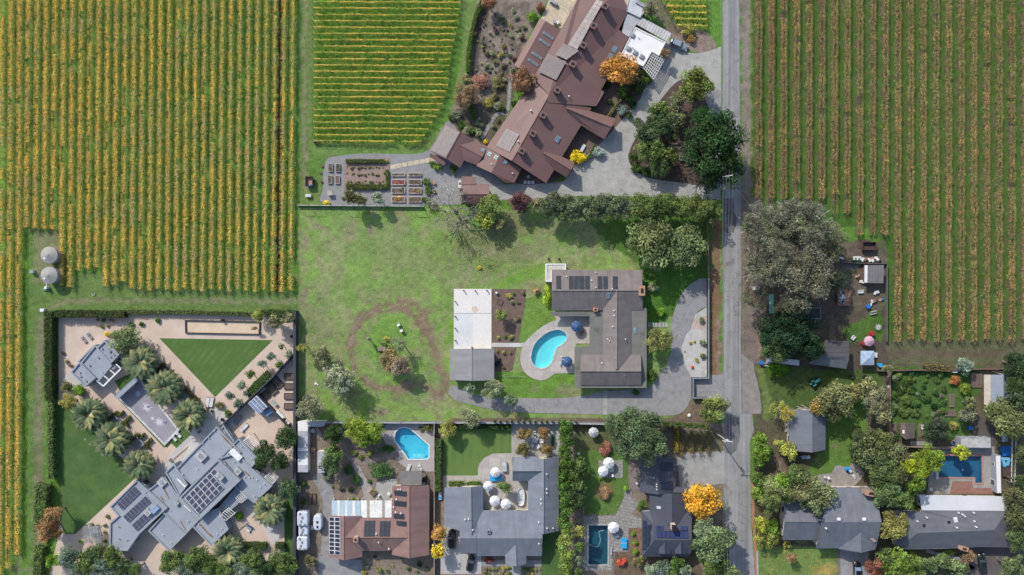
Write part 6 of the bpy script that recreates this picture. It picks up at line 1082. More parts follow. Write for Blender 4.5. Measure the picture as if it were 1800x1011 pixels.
for k in range(9): cypress(1152 + k * 10, 739 + k * .7, 5.2, 'midgreen', 'columnar cypress above the shaded short vine rows, the %s from the left' % ordn(k + 1), 'cypresses above the gravel parking', 7.5)
# modern estate planting
def frond(r, ln, seed):
    vs, fs, co = [], [], []; n = 9; p = Vector((.25, 0, 0)); ang = r[0]; pts = []
    for i in range(n): pts.append(p.copy()); p = p + Vector((math.cos(ang), 0, math.sin(ang))) * ln / (n - 1); ang -= r[1]
    return pts
def palm_proto(seed):
    r = random.Random(seed); vs = []; fs = []; c = []
    nf = 92
    for k in range(nf):
        az = k * 2.39996 + r.uniform(-.1, .1); el = 1.25 - 1.75 * (k / nf) ** .8; ln = r.uniform(3.7, 4.4) * (.72 + .28 * min(1, k / 25)); pts = frond((el, .135 + .03 * r.random()), ln, k); col_ = r.choice([(.16, .20, .11), (.12, .17, .09), (.19, .22, .12), (.10, .14, .075), (.26, .27, .13)]) if r.random() < .86 or math.cos(az - .8) < 0 else (.36, .34, .16)  # yellow fronds on one side only: sunlit highlight put into the colour
        ca, sa = math.cos(az), math.sin(az)
        for i in range(len(pts) - 1):
            u = i / (len(pts) - 2)
            for sub in range(2):
                t = sub / 2; q = pts[i].lerp(pts[i + 1], t); wl = (.66 * math.sin(math.pi * min(1, .12 + .86 * (u + t * .12))) + .05); q2 = pts[i].lerp(pts[i + 1], t + .42)
                for sg in (-1, 1):
                    a = q; b_ = q2; tip = q2 + Vector((.28, sg * wl, -.22 * wl)); tip2 = q + Vector((.20, sg * wl * .95, -.22 * wl)); o = len(vs)
                    for v in (a, b_, tip, tip2): vs.append((v.x * ca - v.y * sa, v.x * sa + v.y * ca, v.z))
                    fs.append((o, o + 1, o + 2, o + 3)); m = (.75 + .5 * r.random()) * (1.15 if sg > 0 else .85); c.append((col_[0] * m, col_[1] * m, col_[2] * m, 1))  # leaflets lighter on one side, light and shade painted into the colour
    me = bpy.data.meshes.new('fronds'); me.from_pydata(vs, [], fs); me.materials.append(LM_A); at = me.attributes.new('Col', 'FLOAT_COLOR', 'FACE'); at.data.foreach_set('color', [x for q in c for x in q]); me.update(); return me
PALMS = [palm_proto(3), palm_proto(8)]; M_PTRUNK = mat('palm trunk', (.22, .16, .11, 1), (.15, .11, .08, 1), 3, 7)
pl = [(246, 637, 32, 'standing right of the grey pool pavilion'), (288, 682, 33, 'overlapping the upper right side of the grey basin'), (332, 729.5, 30, 'just left of the pair of white loungers'), (155, 729.6, 31, 'at the top of the dark green lawn, the leftmost of the eight'), (195, 773, 33, 'between the two clipped hedge squares at the left of the basin'), (243.5, 817, 28, 'above the panelled western box of the modern house'), (474, 897, 30, 'in the right hand corner court of the modern estate'), (401, 970, 29, 'directly below the modern house')]
for k, (x, y, r_, lb) in enumerate(pl):
    z = 3.8; c = W(x, y, z); root = empty('palm_tree', (c.x, c.y, 0), 0, 'stout feathery palm ' + lb, 'palm', 'stout palms of the modern estate'); f = link('fronds', PALMS[k % 2], root); f.location = (0, 0, z); s = r_ * S / 4.0; f.scale = (s, s, s * (.8 + .06 * (k % 4))); f.rotation_euler = (0, 0, k * 1.3)
    b = MB(); b.lathe((0, 0, 0), [(.55, 0), (.45, .5), (.42, z - .8), (.6, z - .2), (.45, z + .2)], 12); b.build('trunk', M_PTRUNK, root)
hedge([(95, 549), (95, 625), (96, 700)], 13, 2.6, (.07, .095, .035), 'tall dark clipped hedge down the left side of the modern estate, upper part', leaf=.3); hedge([(97, 701), (97, 770), (98, 838)], 9, 2.2, (.15, .21, .07), 'lighter clipped hedge down the left side of the modern estate, middle part', leaf=.3); hedge([(84, 850), (82, 885), (82, 925)], 20, 3.0, (.13, .19, .06), 'massive clipped hedge block at the lower left of the dark green lawn', leaf=.3)
hedge([(103, 551), (160, 551), (225, 552)], 11, 2.2, (.075, .10, .035), 'dark clipped hedge along the top of the modern estate', leaf=.28); hedge([(226, 548), (340, 549), (445, 552)], 6.5, 1.3, (.13, .16, .055), 'low loose hedge along the top right of the modern estate', leaf=.28); hedge([(462, 549), (516, 550)], 9, 1.6, (.08, .13, .04), 'green hedge piece at the upper right corner of the modern estate', leaf=.28)
for (x, y, s_) in ((282, 650, 0), (325, 690, 0)):
    pass
hedge([(270, 660), (289, 639), (312, 664)], 5, 1.0, (.20, .17, .04), 'chevron of bronze clipped hedge right of the first palm', leaf=.18); hedge([(325, 680), (350, 704)], 5, 1.0, (.20, .17, .05), 'bronze clipped hedge between two palms above the basin', leaf=.18)
for i, (x, y) in enumerate(((207, 734), (244, 773))):
    hedge([(x - 14, y + 2), (x, y - 10), (x + 5, y - 4), (x + 12, y - 11)], 5, .9, (.17, .20, .04), 'zigzag clipped hedge around the %s square seat left of the basin' % ('upper', 'lower')[i], leaf=.18); hedge([(x + 24, y - 2), (x + 13, y + 8), (x + 20, y + 14)], 5, .9, (.15, .18, .04), 'clipped hedge to the right of the %s square seat left of the basin' % ('upper', 'lower')[i], leaf=.18)
tree(219, 596, 25, (.19, .21, .09), 'dense yellow green tree at the upper corner of the grey pool pavilion', h=6, kind='l'); shrub(188, 587, 6, 'yellow', 'yellow shrub at the upper tip of the pool pavilion', sq=1.4); tree(122, 707, 15, (.30, .27, .08), 'yellow green tree at the top of the dark green lawn', h=4.5, kind='l'); bulk(shrub, 'shrubs by the lower end of the pool pavilion', 'green shrub at the lower end of the pool pavilion, the %s from the left', [(115, 680, 12, 'olive'), (138, 685, 13, 'bright')])
bulk(shrub, 'small shrubs in the upper left gravel', 'small shrub on the pale gravel above the pool pavilion, the %s from the left', [(111, 622, 5, 'olive'), (117, 636, 5, 'khaki'), (124, 642, 5, 'brown'), (178, 573.7, 5, 'olive'), (182, 563, 5, 'green'), (171.5, 562, 3.5, 'brown'), (196, 563.6, 5, 'brown'), (190, 573, 4, 'khaki'), (248, 569, 6, 'green'), (276, 563, 6.5, 'green'), (231, 570, 7, 'green')])
bulk(tree, 'small trees at the upper right of the modern estate', 'small olive tree right of the bocce court, the %s from the left', [(453, 555, 11, 'yolive'), (484, 566, 14, 'khaki'), (508, 558, 10, 'khaki'), (447, 577, 5, 'brown')]); 
bulk(tree, 'young trees right of the triangle lawn', 'young round tree right of the triangular lawn, the %s from the right', [(-493, 608, 6.5, 'greygreen'), (-506.5, 622, 7.5, 'sage'), (-476, 626, 7.5, 'greygreen'), (-461, 641, 7.5, 'greygreen'), (-490.5, 641, 6.5, 'green'), (-440, 658, 8, 'midgreen'), (-423, 677, 8, 'sage'), (-404, 695, 8, 'greygreen'), (-419, 709, 9, 'greygreen'), (-431, 692, 6, 'greygreen')]) if False else [tree(x, y, r_, c_, 'young round tree right of the triangular lawn, the %s from the top' % ordn(i + 1), 'young trees right of the triangular lawn', h=3) for i, (x, y, r_, c_) in enumerate([(493, 608, 6.5, 'greygreen'), (506.5, 622, 7.5, 'sage'), (476, 626, 7.5, 'greygreen'), (490.5, 641, 6.5, 'green'), (461, 641, 7.5, 'greygreen'), (440, 658, 8, 'midgreen'), (423, 677, 8, 'sage'), (431, 692, 6, 'greygreen'), (404, 695, 8, 'greygreen'), (419, 709, 9, 'greygreen')])]
hedge([(440, 694), (456, 676), (475, 657)], 15, 1.9, 'green', 'rounded green hedge against the diagonal dark wall', leaf=.28); bulk(shrub, 'shrubs left of the white yard wall', 'round shrub where the paved walk meets the diagonal dark wall, the %s from the left', [(373, 723, 4, 'olive'), (385, 714, 9, 'olive'), (399, 728, 9, 'midgreen')])
bulk(tree, 'oaks beside the paddle court', 'round dark oak right of the modern house, the %s from the top', [(503, 770, 20, 'dark'), (466, 796, 20, (.06, .085, .035)), (492, 812, 16, 'dark'), (507, 858, 19, (.085, .115, .06)), (458, 812, 12, 'dark')], 1, h=6, kind='l'); shrub(420, 907, 9, 'bright', 'bright green shrub in the small right hand court of the modern house')
bulk(tree, 'oak row along the lower edge', 'dusty oak along the lower left edge, the %s from the left', [(121, 980, 20, 'greygreen'), (153, 992, 22, 'midgreen'), (167, 973, 17, (.09, .125, .055)), (196, 979, 20, 'midgreen'), (214, 996, 20, (.09, .12, .055)), (137, 1003, 14, 'greygreen'), (304, 985, 23, 'midgreen'), (350, 984, 25, (.07, .11, .04)), (328, 1000, 20, 'greygreen'), (370, 997, 18, 'midgreen'), (446, 987, 23, 'midgreen'), (497, 990, 23, 'midgreen'), (424, 1001, 16, 'greygreen'), (235, 1004, 14, 'midgreen'), (180, 1000, 18, 'greygreen'), (395, 1003, 17, 'midgreen'), (470, 1000, 19, 'dark')], h=6.5, kind='l')
tree(87, 930, 20, (.28, .18, .095), 'large orange brown tree at the lower left corner of the modern estate', h=6, kind='l'); tree(94, 902, 14, (.27, .17, .09), 'orange brown tree on top of the massive hedge block', h=6); shrub(77, 946, 11, (.36, .22, .11), 'orange brown bush under the large orange brown tree'); tree(94, 986, 12, 'bright', 'bright green tree at the lower left corner', h=4); hedge([(77, 958), (74, 985), (73, 1030)], 14, 2.2, (.14, .20, .06), 'loose bright hedge running off the lower left edge', leaf=.3)
hedge([(425, 957), (470, 957)], 10, 1.6, (.06, .10, .03), 'dark clipped hedge below the corner court of the modern estate', leaf=.25); hedge([(487, 957), (502, 957)], 10, 1.6, (.06, .10, .03), 'short dark clipped hedge right of the court gate', leaf=.25)
bulk(shrub, 'small plants around the grid pergola', 'small spiky plant beside the bare grid pergola, the %s from the left', [(141, 952, 5, 'bright'), (160, 922, 4.5, 'sage'), (172, 924, 4, 'sage'), (185, 924, 4.5, 'sage'), (184, 935, 4.5, 'sage'), (184, 951, 5, 'green'), (188, 908, 5, 'olive')])
# first south plot
tree(625.6, 753, 22, (.19, .26, .045), 'bright green citrus tree at the fence, left of the angled pool', h=6, kind='l'); tree(655, 760, 21, (.17, .24, .045), 'bright green citrus tree nearest the angled pool', h=6, kind='l'); tree(640, 770, 15, (.17, .24, .045), 'small bright green citrus tree below the two larger ones', h=5); tree(584, 762, 18, 'dark', 'dark green tree right of the long white shed', h=5.5, kind='l'); tree(588, 793, 15, 'green', 'dark green tree above the white flowering magnolia', h=5); tree(580, 815, 20, (.09, .12, .05), 'dark green magnolia with white blooms beside the concrete path', h=6, kind='l'); shrub(574, 838, 10, 'greygreen', 'grey green bush below the magnolia')
bulk(shrub, 'yellow bushes on the oval island', 'yellow green bush on the small oval island, the %s from the left', [(622.7, 796, 6.5, 'lime'), (633, 803, 6.5, 'lime'), (648.7, 798, 6.5, (.28, .30, .09))]); shrub(660, 793, 8, 'greygreen', 'grey green bush at the right end of the oval island'); shrub(682, 789, 13, (.05, .11, .03), 'dark ground cover wedge left of the angled pool', zk=.25, sq=1.3); shrub(668, 828, 21, (.055, .11, .04), 'dark green ground cover patch between the brick path and the board patio cover', zk=.2, sq=1.25); shrub(612, 826, 11, (.055, .11, .04), 'dark green ground cover left of the forked brick path', zk=.3); shrub(626, 843, 11, (.055, .11, .04), 'dark green ground cover at the lower end of the brick path', zk=.3, sq=.8)
shrub(752, 752, 10, (.18, .20, .06), 'olive green shrub in the upper right corner beside the angled pool'); shrub(740, 754, 6, 'olive', 'thin shrub left of the corner shrub beside the angled pool'); bulk(shrub, 'low shrubs in the dry yard', 'low shrub in the dry yard above the corrugated patio cover, the %s from the left', [(584, 856, 3.5, 'green'), (600, 860, 6, 'dark'), (616, 861, 6, 'dark'), (649, 846, 5, 'green'), (659, 866, 6, 'yolive'), (619, 877, 4.5, 'bright'), (630, 878, 4, 'yolive'), (533, 850, 8, 'dark'), (534, 882, 7, 'dark')])
bulk(shrub, 'front garden shrubs', 'round shrub in the dry front garden, the %s from the left', [(645, 997, 5, 'greygreen'), (640, 1007, 6, 'yolive'), (667.3, 1002, 7, 'lime'), (681, 1004, 5, 'green'), (690, 994, 3, 'yolive'), (736.6, 992, 7, 'dark'), (718, 1000, 5, 'green'), (733, 1005, 5, 'sage'), (750, 1000, 5, 'green'), (659, 978, 4, 'dark')]); tree(545, 985, 10, (.15, .13, .07), 'dull brown bush below the parked trailers', h=3)
tree(771, 937, 14, (.40, .24, .08), 'orange green autumn tree at the fence left of the black car', h=5); tree(770.5, 967, 14, (.50, .42, .05), 'yellow autumn tree at the fence below the orange green one', h=5)
# second south plot
tree(787, 755, 16, 'yolive', 'round yellow green tree in the upper left corner of the artificial lawn', h=4.5, kind='l'); hedge([(772, 770), (772, 800), (771, 860)], 9, 2.0, (.10, .15, .045), 'loose green hedge left of the artificial lawn', leaf=.28); hedge([(800, 748), (850, 749), (897, 750)], 7, 1.4, (.05, .09, .03), 'dark shaded hedge along the top of the artificial lawn', leaf=.28); hedge([(789, 849), (816, 849)], 8, 1.1, (.16, .22, .05), 'bright clipped hedge against the top of the blue grey house, left piece', leaf=.2); hedge([(821, 849.5), (845, 849.5)], 8, 1.1, (.18, .27, .04), 'bright clipped hedge against the top of the blue grey house, right piece', leaf=.2)
bulk(tree, 'four bronze trees around the white seating', 'spiky bronze tree at a corner of the white seating circle, the %s from the left', [(921, 761, 12, (.17, .13, .055)), (957.7, 761, 11, (.17, .12, .055)), (918.7, 790, 13, (.16, .14, .055)), (960.7, 790, 11, (.17, .13, .055))], h=3.5); tree(887, 858, 12, (.12, .18, .06), 'round green tree between the white courtyard parasols', h=4)
for k in range(13): tree(994 + (k % 2) * 2, 752 + k * 20.5, 14, (.07, .13, .035) if k < 9 else (.16, .22, .06), 'tall screen tree right of the blue grey house, the %s from the top' % ordn(k + 1), 'tall screen column of trees', h=6.5)
hedge([(997, 990), (997, 1050)], 13, 2.0, 'yolive', 'lit clipped hedge at the lower end of the tall screen column', leaf=.25)
shrub(860, 984, 9.5, (.22, .08, .07), 'red leaved shrub against the front of the blue grey house', sq=1.2); ps = [(854 + (k % 8) * 6, 1000 + (k // 8) * 9 + rs.uniform(-2, 2), rs.uniform(3, 5)) for k in range(16)] + [(922 + (k % 5) * 6.5, 1001 + (k // 5) * 8, rs.uniform(3, 5)) for k in range(8)]
for p in ps: shrub(p[0], p[1], p[2], rs.choice(('sage', 'yolive', 'green', 'olive')), 'low ball shrub in the front beds of the blue grey house', 'low ball shrubs in the front beds', cat='plant')
# third south plot
tree(1117, 767, 46, (.105, .135, .065), 'very large grey green tree over the dark cabin', h=12, kind='x'); tree(1085, 752, 22, (.11, .14, .065), 'grey green tree at the left of the very large tree', h=7, kind='l'); tree(1144, 747, 22, (.09, .12, .055), 'grey green tree at the right of the very large tree', h=7, kind='l'); shrub(1063, 789, 14, (.26, .12, .10), 'dark red sprawling shrub above the round garden table', zk=.5); shrub(1100, 859, 7, 'bright', 'bright green bush left of the dark cabin deck'); shrub(1055, 841, 4, 'bright', 'small bright bush beside the two white parasols'); shrub(1063, 866, 14, (.30, .19, .12), 'brown dried plant clump in the middle of the round lawn', zk=.35)
bulk(tree, 'trees between the screen column and the small lawn', 'dark green tree between the screen column and the small lawn, the %s from the top', [(1014, 822, 17, 'midgreen'), (1013, 848, 18, (.085, .125, .05)), (1012, 880, 15, 'dark'), (1018, 932.5, 11, 'yolive'), (1018, 960, 10, 'green'), (1018, 985, 9, 'greygreen'), (1016, 1004, 8, 'green')], 1, h=6)
tree(1237, 877, 33, (.56, .33, .05), 'brilliant yellow autumn tree between the dark house and the road', h=8, kind='l'); tree(1249, 955, 34, (.15, .18, .085), 'big grey green oak leaning over the lower end of the road', h=9, kind='l'); tree(1236, 932, 19, (.22, .25, .14), 'pale green tree top left of the big grey green oak', h=8, kind='l'); tree(1257, 988, 27, 'midgreen', 'green tree below the big grey green oak', h=7, kind='l'); tree(1284, 1004, 17, (.14, .18, .07), 'green tree at the bottom edge beside the road', h=6); tree(1278, 942, 17, (.07, .10, .045), 'dark green tree reaching over the road edge', h=7)
bulk(shrub, 'bushes around the blue table', 'bush between the blue table and the dark house, the %s from the top', [(1130, 889, 11, 'green'), (1113, 938, 6, 'bright'), (1115.5, 954.5, 6.5, 'bright'), (1117, 970, 7, 'bright'), (1122, 988, 12, 'olive'), (1132, 980, 8, 'lime')], 1); shrub(1091.7, 987.5, 9.5, (.50, .10, .07), 'bright red shrub below the blue table'); bulk(tree, 'trees along the bottom of the dark house', 'leafy tree in the row below the dark house, the %s from the left', [(1143, 1002, 11, 'sage'), (1165, 996, 14, 'greygreen'), (1189, 990, 14, 'green'), (1203, 1003, 13, 'sage'), (1180, 1006, 11, 'green')], h=4)
hedge([(1204, 757), (1274, 757)] if False else [(1187, 750), (1188, 792)], 7, 1.6, (.35, .27, .05), 'yellow autumn climber on the fence right of the very large tree', leaf=.25)
# east side
gl = [(1343, 398, 42, 'upper left of the four, beside the road'), (1412, 395, 50, 'upper right of the four'), (1352, 462, 42, 'lower left of the four'), (1412, 487, 52, 'lower right of the four')]
for (x, y, r_, lb) in gl: tree(x, y, r_, (.18, .16, .11), 'huge grey olive gum tree with pale limbs, ' + lb, 'huge gum trees east of the road', h=15, kind='g')
tree(1455, 425, 34, (.17, .16, .09), 'olive gum tree at the right side of the gum group, above the rubbish line', kind='g', h=9); tree(1465, 492, 20, (.09, .10, .06), 'dark tree at the right side of the gum group beside the loaded truck bed', h=7); tree(1330, 525, 24, (.16, .145, .085), 'thin olive tree beside the road with a green strip behind it', kind='a', h=8); tree(1393, 535, 30, (.14, .14, .08), 'olive gum tree below the huge gums', kind='g', h=10)
tree(1388, 588, 47, (.032, .058, .03), 'big very dark oak over the shaded barn', h=10, kind='x'); tree(1368, 614, 25, (.07, .105, .04), 'lighter green tree in front of the very dark oak', h=8, kind='l'); tree(1427, 612, 22, (.05, .085, .035), 'dark tree at the upper left corner of the dark barn', h=7, kind='l'); shrub(1366, 648, 21, (.09, .18, .025), 'low bright green bush below the very dark oak', zk=.5, sq=1.15)
tree(1466, 704, 35, (.17, .165, .075), 'olive tree with orange patches above the grey outbuilding', h=8, kind='l'); tree(1439, 713, 16, (.25, .20, .07), 'small yellow brown tree touching the roof of the grey outbuilding', h=6); tree(1370, 720, 17, (.35, .33, .06), 'yellow tree left of the grey outbuilding', h=5, kind='a'); tree(1384, 727, 14, (.36, .30, .06), 'thin yellow tree over the upper left corner of the grey outbuilding', h=6, kind='a'); tree(1386, 792, 15, (.33, .32, .07), 'yellow green tree at the lower left corner of the grey outbuilding', h=5); tree(1372, 783, 10, (.3, .3, .07), 'small yellow green tree left of the grey outbuilding corner', h=4)
bulk(tree, 'bright green bushes along the road', 'bright green bushy tree along the right side of the road, the %s from the top', [(1335, 772, 14, (.13, .22, .04)), (1339, 788, 16, (.13, .22, .04)), (1337, 806, 15, (.12, .2, .04)), (1333, 842, 14, (.10, .15, .045)), (1330, 866, 13, (.15, .23, .05)), (1337, 920, 14, (.30, .30, .05)), (1346, 945, 19, (.28, .27, .07)), (1357, 926, 14, (.12, .2, .04))], 1, h=4)
bulk(tree, 'trees over the left wing of the grey house', 'tree above the left wing of the big grey house, the %s from the left', [(1366, 860, 27, (.19, .20, .08)), (1353, 881, 21, (.17, .2, .07)), (1434, 874, 33, (.19, .20, .095)), (1408, 862, 22, (.18, .17, .08)), (1371, 845, 15, 'bright'), (1404, 833, 17, (.10, .14, .06)), (1387, 838, 12, 'midgreen')], h=8)
shrub(1384, 957, 9, 'yolive', 'olive bush under the lower eave of the left wing'); shrub(1410, 953, 8, 'khaki', 'low bush line under the lower eave of the left wing', sq=2.0); tree(1390, 980, 9, 'brown', 'small bare brown tree on the front lawn of the big grey house', h=3)
bulk(tree, 'olive trees right of the grey outbuilding', 'olive brown tree in the strip right of the grey outbuilding, the %s from the top', [(1538, 705, 22, (.20, .19, .11)), (1548, 728, 18, (.17, .16, .08)), (1517, 770, 20, (.10, .11, .05)), (1522, 793, 32, (.12, .13, .055)), (1547, 770, 20, (.15, .15, .06)), (1543, 812, 24, (.11, .13, .055)), (1548, 838, 22, (.09, .13, .055)), (1558, 868, 27, (.09, .14, .065))], 1, h=7)
bulk(tree, 'trees left of the blue pool', 'green tree in the group left of the blue pool, the %s from the left', [(1572, 822, 25, (.10, .14, .06)), (1632, 806, 26, (.13, .20, .035)), (1620, 823, 20, (.20, .25, .035)), (1608, 852, 16, (.10, .17, .035)), (1572, 795, 18, 'olive'), (1595, 818, 14, (.32, .34, .03)), (1588, 880, 16, 'midgreen')], h=7); tree(1689, 796, 14, (.24, .29, .04), 'yellow green small tree over the upper edge of the blue pool', h=4)
tree(1570, 924, 26, (.25, .22, .07), 'yellow olive tree over the left end of the slate house', h=7, kind='l'); tree(1582, 995, 33, (.13, .20, .05), 'dense light green round tree at the bottom below the slate house', h=7, kind='l'); tree(1555, 978, 16, 'midgreen', 'green tree between the red tree and the slate house', h=5); tree(1539, 997, 19, (.22, .10, .08), 'dark red autumn tree beside the blue bin', h=5, kind='l'); shrub(1604, 974, 9, 'lime', 'yellow green clipped bush under the lower left eave of the slate house', sq=1.2); shrub(1668, 970, 10, 'lime', 'yellow green bush under the chimney of the slate house', sq=1.4)
bulk(tree, 'garden trees in front of the slate house', 'small tree in the front garden of the slate house, the %s from the left', [(1634, 991, 15, (.16, .19, .08)), (1655, 985, 13, (.12, .15, .06)), (1682, 1000, 18, (.19, .21, .09)), (1700, 985, 10, (.20, .14, .09)), (1615, 1004, 12, 'midgreen'), (1706, 975, 8, 'brown')], h=4)
bulk(tree, 'trees down the right edge', 'large olive tree at the right edge of the picture, the %s from the top', [(1789, 640, 25, (.05, .075, .035)), (1786, 674, 19, (.045, .08, .035)), (1788, 704, 16, (.09, .11, .06)), (1762, 733, 33, (.15, .16, .065)), (1790, 745, 26, (.16, .165, .07)), (1797, 848, 16, (.08, .10, .045)), (1789, 873, 24, (.11, .105, .05)), (1792, 910, 26, (.10, .105, .05)), (1792, 947, 22, (.09, .12, .05)), (1779, 997, 22, (.15, .18, .08)), (1800, 800, 20, (.09, .105, .05))], 1, h=7.5)
tree(1697, 643, 14, (.22, .25, .19), 'pale grey shrubby tree on the headland fence above the vegetable garden', h=4); hedge([(1622, 646), (1640, 646), (1664, 648)], 9, 1.6, (.16, .13, .06), 'brown topped hedge on the headland fence', leaf=.28); shrub(1677, 669, 11, (.34, .15, .06), 'orange shrub in the vegetable garden', sq=1.3, zk=.6); shrub(1696, 683, 13, (.15, .21, .04), 'yellow green shrub right of the orange shrub', zk=.6); tree(1648, 754, 21, (.06, .075, .05), 'very dark round tree between the hut and the round blue bin', h=5, kind='l'); shrub(1675, 748, 10, (.35, .33, .10), 'yellow spiky plant right of the very dark round tree'); tree(1705, 710, 12, (.15, .15, .07), 'olive small tree above the dark soil path', h=4); tree(1700, 729, 14, (.17, .16, .10), 'greyish small tree above the round blue bin', h=4)
ps = []
while len(ps) < 75: ps.append((rs.uniform(1565, 1668), rs.uniform(655, 735), rs.uniform(4, 10), rs.choice(('green', 'midgreen', 'greygreen', 'deep', 'green', 'dark', 'deep'))))
for p in ps: shrub(p[0], p[1], p[2], p[3], 'leafy plant in the overgrown vegetable garden right of the fence', 'plants of the overgrown vegetable garden', cat='plant', name='vegetable_plant', zk=.55)
bulk(tree, 'trees behind the barn fence', 'dull green tree left of the vegetable garden fence, the %s from the left', [(1500, 690, 16, (.22, .2, .08)), (1522, 678, 16, (.24, .22, .10)), (1545, 690, 14, (.16, .16, .09)), (1560, 648, 9, 'khaki')], h=5)
# ------------------------------------------------------------------ movable things
def paint(n_, c, r=.35, mt=.3): return mat(n_, tuple(c) + (1,), tuple(x * .92 for x in c) + (1,), 1, 2, rough=r, metal=mt, spec=.6, fw=.04)
M_TYRE = mat('tyre', (.02, .02, .02, 1), None, 2, 6); M_CLOTHW = mat('white canvas', (.70, .70, .71, 1), (.62, .62, .64, 1), 1, 4, fw=.04); M_CLOTHB = mat('navy canvas', (.035, .085, .20, 1), (.03, .07, .17, 1), 1, 4, fw=.1)
M_DWOOD = mat('dark wood', (.09, .06, .05, 1), None, 2, 5); M_BLUEP = mat('blue plastic', (.02, .16, .5, 1), None, 2, 4); M_SKYB = mat('sky blue', (.02, .36, .72, 1), None, 1, 3, fw=.04); M_REDP = mat('red plastic', (.4, .03, .04, 1), None, 2, 4)
M_SOILB = mat('bed soil', (.11, .08, .07, 1), (.16, .12, .1, 1), 3, 8, fw=.4); M_CUSH = mat('pale cushion', (.62, .62, .62, 1), None, 1, 4, fw=.05); M_TEAL = mat('teal paint', (.05, .28, .26, 1), None, 2, 4)
def car(px, py, ang, pm, label, ln=4.7, wd=1.9, suv=True, cat='car', glass=None):
    c = W(px, py); root = empty('parked_car', c, ang, label, cat); hh = 1.75 if suv else 1.45; L2, w2 = ln / 2, wd / 2
    secs = [(-L2, .62, .45, .75), (-L2 + .15, .92, .32, .95), (-L2 * .6, 1, .3, 1.02), (0, 1, .3, 1.02), (L2 * .55, 1, .3, 1.0), (L2 - .25, .92, .32, .85), (L2, .66, .45, .68)]; b = MB(); n = 8
    for (x, k, z0, z1) in secs:
        for (y, z) in ((-1, z0 + .1), (-1, z1 - .15), (-.88, z1), (0, z1 + .05), (.88, z1), (1, z1 - .15), (1, z0 + .1), (0, z0)): b.v.append((x, y * w2 * k, z))
    for j in range(len(secs) - 1):
        for i in range(n): b.f.append((j * n + i, (j + 1) * n + i, (j + 1) * n + (i + 1) % n, j * n + (i + 1) % n))
    b.f += [tuple(range(n)), tuple(range((len(secs) - 1) * n, len(secs) * n))[::-1]]; b.mi = [0] * len(b.f); b.build('body', pm, root, True)
    x0, x1 = -L2 * (.86 if suv else .62), L2 * .42; b = MB(); vs = [(x0, s * w2 * .86, 1.0) for s in (-1, 1)] + [(x1, s * w2 * .86, 1.0) for s in (1, -1)] + [(x0 + .38, s * w2 * .72, hh - .1) for s in (-1, 1)] + [(x1 - .75, s * w2 * .72, hh - .1) for s in (1, -1)]
    b.add(vs, [(4, 7, 6, 5), (0, 3, 7, 4), (3, 2, 6, 7), (2, 1, 5, 6), (1, 0, 4, 5)]); b.build('window', glass or M_GLASS, root)
    b = MB(); b.box(((x0 + .38 + x1 - .75) / 2, 0, hh - .07), (x1 - x0 - 1.05, wd * .72, .07)); b.build('car_roof', pm, root)
    for sx in (-.62, .62):
        for sy in (-1, 1):
            b = MB(); b.tube((sx * L2, sy * (w2 - .24), .34), (sx * L2, sy * (w2 - .01), .34), .34, n=14); wh = b.build('wheel', M_TYRE, root); b = MB(); b.tube((sx * L2, sy * (w2 - .02), .34), (sx * L2, sy * (w2 + .01), .34), .2, n=8); b.build('rim', M_METAL, wh)
    for sy in (-1, 1):
        b = MB(); b.box((L2 - .16, sy * w2 * .66, .72), (.22, .36, .14)); b.build('headlight', M_FRAME, root); b = MB(); b.box((-L2 + .1, sy * w2 * .7, .8), (.12, .3, .2)); b.build('tail_light', M_REDP, root); b = MB(); b.box((x1 - .35, sy * (w2 + .07), 1.02), (.18, .2, .13)); b.build('wing_mirror', pm, root)
car(1192.5, 80.5, R(-24), paint('silver blue paint', (.30, .34, .40)), 'silver blue estate car parked at the corner of the white flat annex', 4.9)
car(795, 945.6, R(90), paint('black paint', (.012, .013, .016)), 'black car parked nose up in the gap left of the blue grey house', 5.1, 1.95); car(827.6, 988, R(78), paint('black paint', (.012, .013, .016)), 'small black car parked askew on the pale drive of the blue grey house', 4.3, 1.85, False)
car(1504.5, 1001, R(90), paint('black paint', (.012, .013, .016)), 'black car with pale blue roof glass on the drive of the big grey house', 4.6, 1.9, True, glass=mat('blue glare glass', (.16, .24, .36, 1), None, 1, 2, rough=.15)); car(1723.5, 988, R(97), paint('black green paint', (.02, .026, .025)), 'black car parked below the right end of the slate house', 4.9, 1.9, False)
